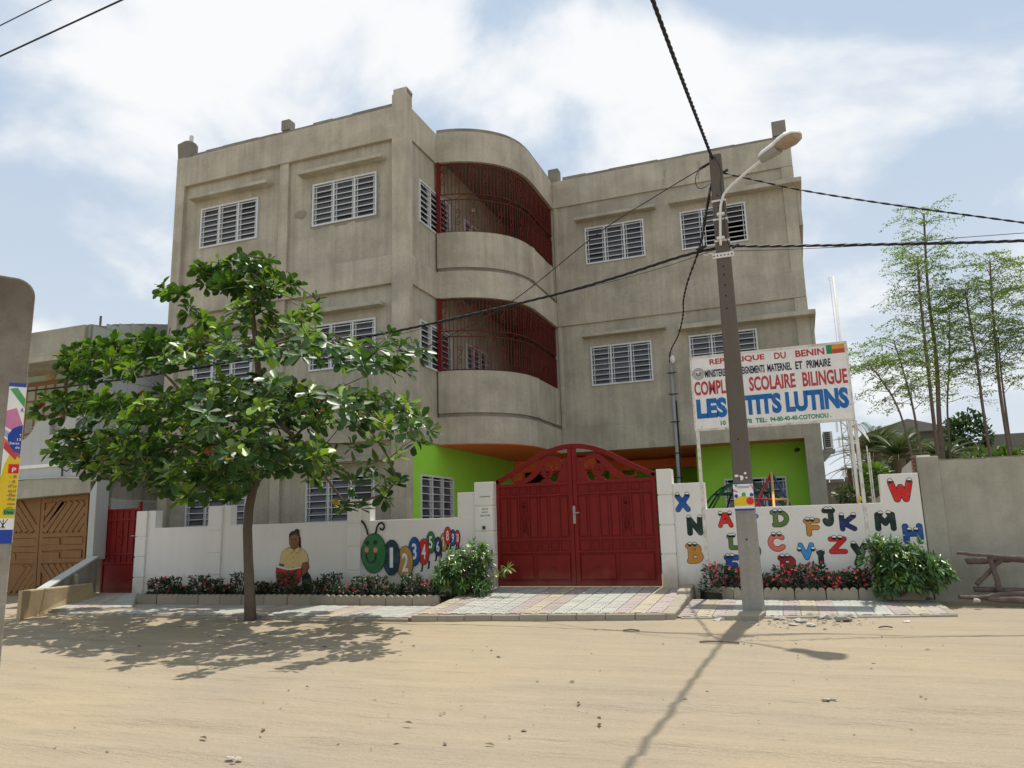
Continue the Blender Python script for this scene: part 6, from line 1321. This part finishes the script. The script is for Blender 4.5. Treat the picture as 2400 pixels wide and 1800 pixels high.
# leaf tiers (sight units) used to fill the inside of the crown
def inpoly(x, y, P):
    c = False
    for (x0, y0), (x1, y1) in zip(P, P[1:]+P[:1]):
        if (y0 > y) != (y1 > y) and x < (x1-x0)*(y-y0)/(y1-y0)+x0: c = not c
    return c
TIERS = [([(880, 140), (1150, 80), (1390, 200), (1330, 270), (1220, 330), (1180, 420), (1080, 400), (1060, 300), (930, 210)], 62), ([(700, 230), (820, 270), (960, 420), (1100, 500), (1000, 520), (860, 400)], 75), ([(1180, 420), (1330, 400), (1530, 310), (1480, 390), (1330, 460)], 70),
         ([(170, 600), (300, 525), (620, 495), (900, 485), (1080, 520), (1120, 640), (800, 640), (560, 690), (240, 720)], 54), ([(1120, 520), (1280, 480), (1520, 470), (1640, 540), (1500, 630), (1250, 640)], 58), ([(1600, 560), (1900, 475), (2080, 550), (1980, 655), (1700, 670)], 80),
         ([(50, 870), (120, 800), (330, 805), (640, 800), (900, 730), (1300, 700), (1560, 770), (1850, 790), (2050, 900), (2100, 980), (1900, 990), (1600, 950), (1300, 1000), (700, 1000), (300, 930)], 50),
         ([(120, 1090), (180, 1000), (400, 980), (800, 1000), (1300, 1020), (1560, 1040), (1620, 1140), (1480, 1220), (1300, 1160), (1100, 1300), (860, 1320), (640, 1240), (420, 1210), (200, 1150)], 47)]
tips = []
def depth_for(u, v, spread=1.0):
    p0 = UY(u, v, TB.y); rx = abs(p0.x-(-8.15)); z = p0.z
    Rz = np.interp(z, [2.0, 2.6, 3.6, 4.4, 5.2, 6.1], [1.6, 3.0, 3.6, 3.1, 1.5, .5])
    m_ = math.sqrt(max(.05, Rz*Rz-min(rx*.85, Rz*.97)**2))*.62
    return TB.y+random.uniform(-1, .85)*m_*spread
for (x, y) in tips_px:
    u, v = C8(x, y); tips.append(UY(u, v, depth_for(u, v)))
for P, sp in TIERS:
    xs_ = [p[0] for p in P]; ys_ = [p[1] for p in P]
    for gx in np.arange(min(xs_), max(xs_), sp):
        for gy in np.arange(min(ys_), max(ys_), sp):
            x, y = gx+random.uniform(-.5, .5)*sp, gy+random.uniform(-.5, .5)*sp
            if inpoly(x, y, P): u, v = C8(x, y); tips.append(UY(u, v, depth_for(u, v, 1.15)))
# grow branches: every tip joins the nearest suitable node, radius by load
trunk_px = [(590, 1452), (585, 1385), (582, 1310), (580, 1240), (584, 1190), (592, 1150)]
tr_nodes = [TB+Vector((0, 0, -.1))]+[UY(u, v, TB.y) for u, v in trunk_px[1:]]
lead = [UY(610, 1090, 9.75), UY(620, 1010, 9.78), UY(612, 920, 9.8), UY(600, 820, 9.8), UY(592, 730, 9.8), UY(586, 660, 9.8)]
rl = [UY(630, 1105, 9.70), UY(672, 1075, 9.6)]
nodes = []; par = []
def addn(p, q): nodes.append(Vector(p)); par.append(q); return len(nodes)-1
last = -1
for p in tr_nodes: last = addn(p, last)
fork = last
for p in lead: last = addn(p, last)
last = fork
for p in rl: last = addn(p, last)
first_ok = fork
axis_x = -8.1
order = sorted(range(len(tips)), key=lambda i: (tips[i]-Vector((axis_x, TB.y, tips[i].z))).length)
for i in order:
    t = tips[i]; best, bc = None, 1e9
    for k in range(first_ok, len(nodes)):
        nd = nodes[k]; d = (t-nd).length; dz = t.z-nd.z
        if dz < -.25: d += (-.25-dz)*2.5
        if dz > .55*(Vector((t.x-nd.x, t.y-nd.y)).length)+.25: d += .5
        ro = math.hypot(nd.x-axis_x, nd.y-TB.y)-math.hypot(t.x-axis_x, t.y-TB.y)
        if ro > .1: d += ro*2
        if d < bc: best, bc = k, d
    a = nodes[best]; n = max(1, int((t-a).length/.28)); q = best
    for s in range(1, n+1):
        f = s/n; p = a.lerp(t, f)+Vector((0, 0, .10*math.sin(math.pi*f)*(t-a).length*.35-.0))
        if s < n: p += Vector((random.uniform(-.03, .03), random.uniform(-.03, .03), random.uniform(-.02, .02)))
        q = addn(p, q)
load = [0]*len(nodes); kids = [[] for _ in nodes]
for k in range(len(nodes)-1, -1, -1):
    if par[k] >= 0: kids[par[k]].append(k)
    if not kids[k]: load[k] += 1
    if par[k] >= 0: load[par[k]] += load[k]
rad = [min(.105, .0065*(l**.52)) for l in load]
for k in range(len(tr_nodes)): rad[k] = .077-.010*k/len(tr_nodes)
rad[0] = .100; rad[1] = .080
tree = empty('almond_tree', TB, 'young broad-leaved almond tree with layered branches in front of the school', 'tree')
tm = MB(); bmh = MB(); done = [False]*len(nodes)
def chain(k0):
    stack = [(k0, None)]
    while stack:
        k, p = stack.pop(); path = ([p] if p is not None else [])+[k]
        while kids[path[-1]]:
            ks = sorted(kids[path[-1]], key=lambda j: -load[j]); nxt = ks[0]
            for j in ks[1:]: stack.append((j, path[-1]))
            path.append(nxt)
        if len(path) > 1:
            big = p is None; R_ = [rad[j] for j in path]
            if p is not None: R_[0] = R_[1]
            (tm if big else bmh).tube([nodes[j] for j in path], R_, 10 if big else 6)
chain(0)
tm.build('trunk', 'bark', tree, smooth=True); bmh.build('branches', 'bark', tree, smooth=True)
LP, LDV, LN, LS, LC = [], [], [], [], []
for ti, t in enumerate(tips):
    k = random.randint(11, 16); ax_ = Vector((t.x-axis_x, t.y-TB.y, 0)); ax_ = (ax_.normalized()*.55+Vector((random.uniform(-.3, .3), random.uniform(-.3, .3), 1))).normalized()
    e1 = ax_.cross(Vector((0, 0, 1)) if abs(ax_.z) < .95 else Vector((1, 0, 0))).normalized(); e2 = ax_.cross(e1)
    off = random.uniform(0, 6.28); young = random.random() < .42
    for j in range(k):
        a = off+j*2.399; el = random.uniform(-.35, .75) if j > 2 else random.uniform(.5, 1.2)
        d = (e1*math.cos(a)+e2*math.sin(a))*math.cos(el)+ax_*math.sin(el)
        if random.random() < .22: d = (d+Vector((0, 0, -.9))).normalized()
        LP.append(t-ax_*random.uniform(0, .13)+d*.015); LDV.append(d); nn_ = ax_+Vector((random.gauss(0, .35), random.gauss(0, .35), random.gauss(0, .25))); LN.append(nn_)
        LS.append(random.uniform(.16, .265)*(.8 if el > .5 else 1))
        r = random.random()
        if young and el > .2: LC.append((.165, .265, .035))
        elif r < .004: LC.append((.36, .075, .02))
        elif r < .009: LC.append((.42, .27, .03))
        elif r < .10: LC.append((.085, .125, .03))
        elif r < .5: LC.append((.034, .078, .019))
        else: LC.append((.047, .103, .024))
LC = np.array(LC)*(1+rng.uniform(-.25, .3, (len(LC), 1)))
P_ = np.array([tuple(p) for p in LP]); dist = np.linalg.norm(P_-EYEP, axis=1); ordr = np.argsort(dist); near = set(ordr[:300].tolist())
rest = np.array([i for i in range(len(LP)) if i not in near])
DV = np.array([tuple(d) for d in LDV]); NV = np.array([tuple(d) for d in LN]); LSa = np.array(LS)
me = leaves('foliage', *LEAF_OB, P_[rest], DV[rest], NV[rest], LSa[rest], LC[rest], 'almond_leaf', tuple(TB))
fo = link('foliage', me, tree); tag(fo, None, None, None, 'stuff')
# the 300 nearest leaves are leaves of their own (a few shared meshes)
pal = [(.19, .30, .035), (.048, .105, .024), (.062, .13, .03), (.036, .085, .02), (.10, .145, .035), (.40, .22, .03)]
lmesh = [leaves('leaf', *LEAF_OB, [(0, 0, 0)], [(1, 0, 0)], [(0, 0, 1)], [1], [c], 'almond_leaf', (0, 0, 0)) for c in pal]
for i in ordr[:300]:
    c = LC[i]; m_ = min(range(len(pal)), key=lambda k: sum((a-b)**2 for a, b in zip(c, pal[k])))
    d = Vector(DV[i]).normalized(); n = Vector(NV[i]); n = (n-d*n.dot(d)).normalized(); s = d.cross(n)
    o = bpy.data.objects.new('leaf', lmesh[m_]); COL.objects.link(o); o.parent = tree; z_ = LSa[i]
    # columns follow the leaf axes: along, side, normal
    mt = Matrix(((d.x*z_, s.x*z_, n.x*z_, P_[i][0]-TB.x), (d.y*z_, s.y*z_, n.y*z_, P_[i][1]-TB.y), (d.z*z_, s.z*z_, n.z*z_, P_[i][2]-TB.z), (0, 0, 0, 1))); o.matrix_local = mt
# ================================================================== SHRUBS with drooping glossy leaves
def shrub(label, clusters, base, n_leaf, size, extra=()):
    o = empty('mango_shrub', base, label, 'shrub'); pos, dv, nv, sz, cl2 = [], [], [], [], []; st = MB()
    ends = []
    for (c, r3, k) in clusters:
        for _ in range(k):
            d = Vector((random.gauss(0, 1), random.gauss(0, 1), abs(random.gauss(0, 1))*1.1-.2)).normalized(); rr = random.uniform(.55, 1)**.5
            ends.append(Vector(c)+Vector((d.x*r3[0]*rr, d.y*r3[1]*rr, d.z*r3[2]*rr)))
    ends += [Vector(e_) for e_ in extra]
    for e_ in ends:
        b0 = Vector(base); mid = b0.lerp(e_, .5)+Vector((random.uniform(-.05, .05), random.uniform(-.05, .05), .08)); st.tube([b0, mid, e_], [.012, .007, .004], 5)
        k = n_leaf; out_ = (e_-b0); out_.z *= .6; out_ = out_.normalized(); off = random.uniform(0, 6)
        e1 = out_.cross(Vector((0, 0, 1))).normalized(); e2 = out_.cross(e1)
        fresh = random.random() < .25
        for j in range(k):
            a = off+j*2.4; d = (e1*math.cos(a)+e2*math.sin(a))*.9+out_*random.uniform(.1, .9)+Vector((0, 0, random.uniform(-.55, .15)))
            pos.append(e_-out_*random.uniform(0, .12)); dv.append(d); nv.append(Vector((random.gauss(0, .3), random.gauss(0, .3)-.25, 1))); sz.append(size*random.uniform(.7, 1.2))
            cl2.append((.15, .24, .05) if fresh else random.choice([(.075, .16, .055), (.095, .20, .075), (.06, .13, .045)]))
    cl2 = np.array(cl2)*(1+rng.uniform(-.2, .25, (len(cl2), 1)))
    st.build('stems', 'thin_bark', o)
    me = leaves('foliage', *LEAF_LN, [tuple(p) for p in pos], [tuple(p) for p in dv], [tuple(p) for p in nv], sz, cl2, 'shrub_leaf', base); f = link('foliage', me, o); tag(f, None, None, None, 'stuff')
def cl(u, v, Y, rx, ry, rz, k): return (UY(u, v, Y), (rx, ry, rz), k)
shrub('bushy green shrub with drooping leaves left of the big red gate', [cl(1085, 1350, 11.85, .42, .35, .40, 80), cl(1120, 1320, 12.0, .28, .25, .36, 40), cl(1050, 1365, 11.75, .34, .3, .28, 45), cl(1110, 1385, 11.75, .42, .3, .25, 45), cl(1065, 1320, 12.0, .3, .25, .25, 25)], tuple(UY(1090, 1412, 11.85)), 11, .125, [UY(u, v, 11.6) for u, v in ((1180, 1338), (1195, 1330), (1165, 1345), (1110, 1268), (1105, 1280), (1140, 1292))])
shrub('wide green shrub with drooping leaves at the right end of the letter wall', [cl(2110, 1330, 12.05, .36, .3, .45, 62), cl(2145, 1345, 12.05, .40, .3, .36, 60), cl(2072, 1320, 12.1, .18, .2, .30, 26), cl(2180, 1350, 12.0, .30, .25, .25, 35), cl(2125, 1372, 11.95, .45, .25, .22, 48), cl(2045, 1275, 12.15, .09, .12, .12, 8)], tuple(UY(2110, 1398, 12.1)), 11, .135, [UY(u, v, 11.95) for u, v in ((2225, 1325), (2230, 1345), (2210, 1310), (2035, 1262), (2020, 1300), (2015, 1310), (2160, 1268), (2085, 1258), (2100, 1265))])
# ================================================================== FLOWERING BED PLANTS
def bed_plant(label, grp, base, w_, h_, nfl):
    o = empty('flowering_plant', base, label, 'plant', grp); n = int(950*w_/.5); B = np.array(base)
    ang = rng.uniform(0, 6.28, n); rr = np.sqrt(rng.uniform(0, 1, n)); zz = rng.uniform(.02, 1, n)**.8
    pos = np.stack([B[0]+w_*rr*np.cos(ang)*(1.05-.35*zz), B[1]+.17*rr*np.sin(ang), B[2]+h_*zz], 1)
    d = np.stack([np.cos(ang)*.8+rng.normal(0, .5, n), np.sin(ang)*.8+rng.normal(0, .5, n)-.2, rng.uniform(-.1, .9, n)], 1)
    col = hsv_var((.022, .052, .022), .4, n); me = leaves('foliage', *LEAF_SM, pos, d, rng.normal(0, .5, (n, 3))+np.array([0, -.3, 1]), rng.uniform(.04, .075, n), col, 'hedge_leaf', base); f = link('foliage', me, o); tag(f, None, None, None, 'stuff')
    st = MB()
    for i in range(7): a = random.uniform(0, 6.28); r_ = w_*random.uniform(.1, .8); st.tube([base, (base[0]+r_*.5*math.cos(a), base[1]+.08*math.sin(a), base[2]+h_*.5), (base[0]+r_*math.cos(a), base[1]+.15*math.sin(a), base[2]+h_*random.uniform(.7, 1.05))], [.010, .008, .006], 5)
    st.build('stems', 'thin_bark', o)
    k = nfl*5; fp = []; fd = []; fn = []
    for i in range(nfl):
        a = random.uniform(0, 6.28); r_ = w_*random.uniform(0, 1); z = base[2]+h_*random.uniform(.35, 1.1); c = (base[0]+r_*math.cos(a), base[1]-.06+.14*math.sin(a), z); cen = Vector((random.gauss(0, .3), -.7, .6)).normalized(); e1 = cen.cross(Vector((0, 0, 1))).normalized(); e2 = cen.cross(e1)
        for j in range(5):
            t = 2*math.pi*j/5; fp.append(c); fd.append(tuple(e1*math.cos(t)+e2*math.sin(t)+cen*.25)); fn.append(tuple(cen))
    if nfl:
        me = leaves('flowers', *LEAF_SM, fp, fd, fn, rng.uniform(.022, .034, k), hsv_var((.55, .05, .075), .25, k, .05), 'petal', base); f = link('flowers', me, o); tag(f, None, None, None, 'stuff')
for i in range(19):
    f = i/18; x = -11.85+f*(-5.95+11.85); hgt = .30+.10*math.sin(i*2.3)+(.05 if i % 3 == 0 else 0)
    bed_plant('low plant with dark leaves and pink flowers in the shaded left bed', 'flowering plants in the left bed', (x+random.uniform(-.05, .05), 11.72+random.uniform(-.05, .1), .33), .24, hgt, random.randint(5, 9))
for i in range(9):
    f = i/8; x = -1.32+f*(2.75); hgt = .35+.08*math.sin(i*1.9+1)
    bed_plant('low plant with dark leaves and bright red flowers under the letters', 'flowering plants under the letter wall', (x, 12.24+f*.06+random.uniform(-.03, .03), .39), .25, hgt, random.randint(22, 32))
# ================================================================== TALL FEATHERY TREES behind the grey wall
def feather_tree(label, trunk, r0, fronds, grp='tall feathery trees behind the grey wall'):
    P = cr_spline(trunk, 6); o = empty('feathery_tree', P[0], label, 'tree', grp); n = len(P)
    MB().tube(P, [r0*.48*(1-.8*i/(n-1))+.007 for i in range(n)], 8).build('trunk', 'thin_bark', o, smooth=True)
    br = MB(); pos, dv, nv, sz = [], [], [], []
    for q_ in range(int(fronds*1.9)):
        f = .42+.58*(q_+random.random())/(fronds*1.9); k = f*(n-1); i = min(int(k), n-2); b0 = P[i].lerp(P[i+1], k-i)
        a = q_*2.4+random.uniform(-.5, .5); ln = random.uniform(.5, 1.05)*(1.0-.55*abs(f-.62)); d = Vector((math.cos(a), math.sin(a), random.uniform(.1, .95))).normalized()
        tip = b0+d*ln+Vector((0, 0, -.30*ln)); mid = b0+d*ln*.5+Vector((0, 0, .03)); br.tube([b0, mid, tip], [.007, .004, .002], 4)
        for s in range(7):
            t = .28+.72*s/6; q = (b0.lerp(mid, t*2) if t < .5 else mid.lerp(tip, t*2-1)); sd = d.cross(Vector((0, 0, 1))).normalized()
            for sg_ in (-1, 1):
                pd = (sd*sg_+d*.8+Vector((0, 0, random.uniform(-.9, .35)))).normalized(); pl_ = ln*.36*(1.15-t*.55)
                for m_ in range(5):
                    c = q+pd*pl_*(m_+1)/5+Vector((0, 0, -.05*pl_*m_))
                    for e_ in (-1, 1): pos.append(tuple(c)); dv.append((random.gauss(0, 1), random.gauss(0, 1), random.gauss(-.2, .6))); nv.append((random.gauss(0, .6), random.gauss(0, .6), 1)); sz.append(random.uniform(.027, .052))
    br.build('branches', 'thin_bark', o)
    me = leaves('crown', *LEAF_SM, pos, dv, nv, sz, hsv_var((.125, .195, .055), .35, len(pos)), 'feather_leaf', tuple(P[0])); f = link('crown', me, o); tag(f, None, None, None, 'stuff')
def ft(px, Y): return [UY(u, v, Y) for u, v in px]
T_ = [('tallest feathery tree whose tip meets the upper wire', [(2215, 1120), (2205, 1030), (2195, 850), (2175, 680), (2165, 500)], 17, .105, 30), ('second tallest feathery tree leaning just left of the tallest', [(2200, 1120), (2190, 1000), (2170, 820), (2155, 680), (2150, 600)], 16.2, .07, 26), ('short feathery tree leaning left beside the sign', [(2165, 1090), (2120, 1000), (2065, 890), (2040, 860)], 15.2, .03, 13), ('slender feathery tree leaning left above the palms', [(2165, 1090), (2150, 1010), (2120, 880), (2095, 800)], 15.6, .04, 17), ('thin feathery tree right of the tallest trunk', [(2225, 1110), (2222, 1000), (2225, 850), (2225, 730)], 18, .035, 20),
      ('red-stemmed feathery tree near the right wall', [(2330, 1090), (2310, 1000), (2290, 850), (2270, 730), (2262, 680)], 16.5, .055, 24), ('feathery tree with a tall crown near the right edge', [(2375, 1090), (2350, 960), (2335, 820), (2325, 700), (2320, 610)], 16.5, .06, 28), ('thin companion stem of the feathery tree near the right edge', [(2372, 1090), (2360, 980), (2345, 860), (2340, 790)], 17, .035, 14), ('feathery tree cut off by the right edge', [(2450, 1090), (2440, 900), (2430, 750), (2425, 650)], 16.8, .05, 22)]
for lab, px, Y, r0, fr_ in T_:
    P = ft(px, Y); P[0].z = .4; feather_tree(lab, P, r0, fr_)
# ================================================================== PALMS, BUSHES
def palm(label, u, v, Y, n, ln, up_=.8, trunk=True, hang=False):
    c = UY(u, v, Y); o = empty('palm', (c.x, Y, .3), label, 'palm')
    if trunk: MB().tube([(c.x, Y, .2), (c.x, Y, c.z)], [.20, .15], 10).build('trunk', 'palm_trunk', o)
    st = MB(); pos, dv, nv, sz = [], [], [], []
    for i in range(n):
        a = i*2.4; el = random.uniform(.15, 1.25) if not hang else random.uniform(-.5, .3); L_ = ln*random.uniform(.75, 1.1); d = Vector((math.cos(a)*math.cos(el), math.sin(a)*math.cos(el), math.sin(el)))
        path = [c+d*(L_*t)+Vector((0, 0, -.45*L_*t*t)) for t in np.linspace(0, 1, 9)]; st.tube(path, [.02-.017*k/8 for k in range(9)], 5)
        for k in range(2, 44):
            t = k/44; q = c+d*(L_*t)+Vector((0, 0, -.45*L_*t*t)); tang = (d+Vector((0, 0, -.9*t))).normalized(); sd = tang.cross(Vector((0, 0, 1))).normalized()
            for s in (-1, 1): pos.append(tuple(q)); dv.append(tuple(sd*s+tang*.9+Vector((0, 0, .25)))); nv.append((0, 0, 1)); sz.append(L_*.24*(1.1-.7*t))
    st.build('frond_ribs', 'palm_trunk', o)
    tv = ([(0, 0, 0), (.5, .028, 0), (.5, -.028, 0), (1, 0, -.06)], [(0, 2, 3, 1)])
    me = leaves('fronds', *tv, pos, dv, nv, sz, hsv_var((.065, .105, .045), .35, len(pos)), 'hedge_leaf', (c.x, Y, .3)); f = link('fronds', me, o); tag(f, None, None, None, 'stuff')
palm('dark spreading palm right of the sign posts', 2050, 1062, 24, 34, 1.7); palm('ragged pale palm behind the pale side wall', 2108, 1075, 22, 30, 1.5); palm('low palm between the tall feathery trunks', 2215, 1080, 23, 24, 1.4); palm('palm fronds showing over the right end of the grey wall', 2410, 1095, 20, 18, .95); palm('small palm fan left of the red-stemmed tree', 2310, 1100, 22, 12, .8)
palm('small drooping palm seen below the telecom mast', 1995, 1098, 27, 9, 1.0, hang=True)
def bush(label, u, v, Y, rx, rz, n, col, sz=.16):
    c = UY(u, v, Y); o = empty('bush', (c.x, Y, .3), label, 'bush'); d = rng.normal(0, 1, (n, 3)); d /= np.linalg.norm(d, axis=1, keepdims=True)
    lump = np.array([.75+.35*mnoise.noise((a[0]*1.8+u, a[1]*1.8, a[2]*1.8)) for a in d]); r_ = (rng.uniform(.35, 1, n)**.5)*lump
    pos = np.array([c.x, Y, c.z])+d*r_[:, None]*np.array([rx, rx, rz]); MB().tube([(c.x, Y, .2), (c.x, Y, c.z)], [.07, .03], 7).build('stem', 'thin_bark', o)
    me = leaves('crown', *LEAF_OB, pos, d+rng.normal(0, .6, (n, 3)), rng.normal(0, .5, (n, 3))+np.array([0, 0, 1]), rng.uniform(.6, 1.2, n)*sz, hsv_var(col, .35, n), 'hedge_leaf', (c.x, Y, .3)); f = link('crown', me, o); tag(f, None, None, None, 'stuff')
bush('round dark evergreen bush behind the feathery trunks', 2265, 1030, 25, .75, .95, 1500, (.035, .075, .03)); bush('bright banana-green bush low behind the right wall', 2350, 1085, 17, .35, .25, 220, (.13, .22, .04), .2); bush('bright green bush behind the sign posts', 2045, 1118, 21, .42, .38, 320, (.10, .20, .04), .2)
bush('olive bush under the gabled house', 2140, 1075, 26, .9, .7, 900, (.05, .085, .03)); bush('pale green bush beneath the tallest tree', 2190, 1070, 24, .6, .5, 600, (.09, .13, .05)); bush('scrubby bush at the foot of the old dark wall', 2000, 1160, 26, .7, .35, 500, (.06, .09, .035)); bush('leafy bush right of the dark evergreen', 2300, 1075, 24, .7, .4, 600, (.07, .11, .04))

bush('dark thicket between the palms and the pale side wall', 2080, 1085, 27, 1.0, .75, 900, (.045, .075, .03)); bush('dusty bush left of the dark evergreen', 2235, 1065, 27, .8, .8, 800, (.06, .095, .038)); bush('straggling green scrub along the grey wall top', 2330, 1080, 21, .8, .35, 500, (.08, .125, .045)); bush('yellowish scrub at the right edge behind the wall', 2400, 1080, 19, .6, .3, 400, (.12, .17, .05))
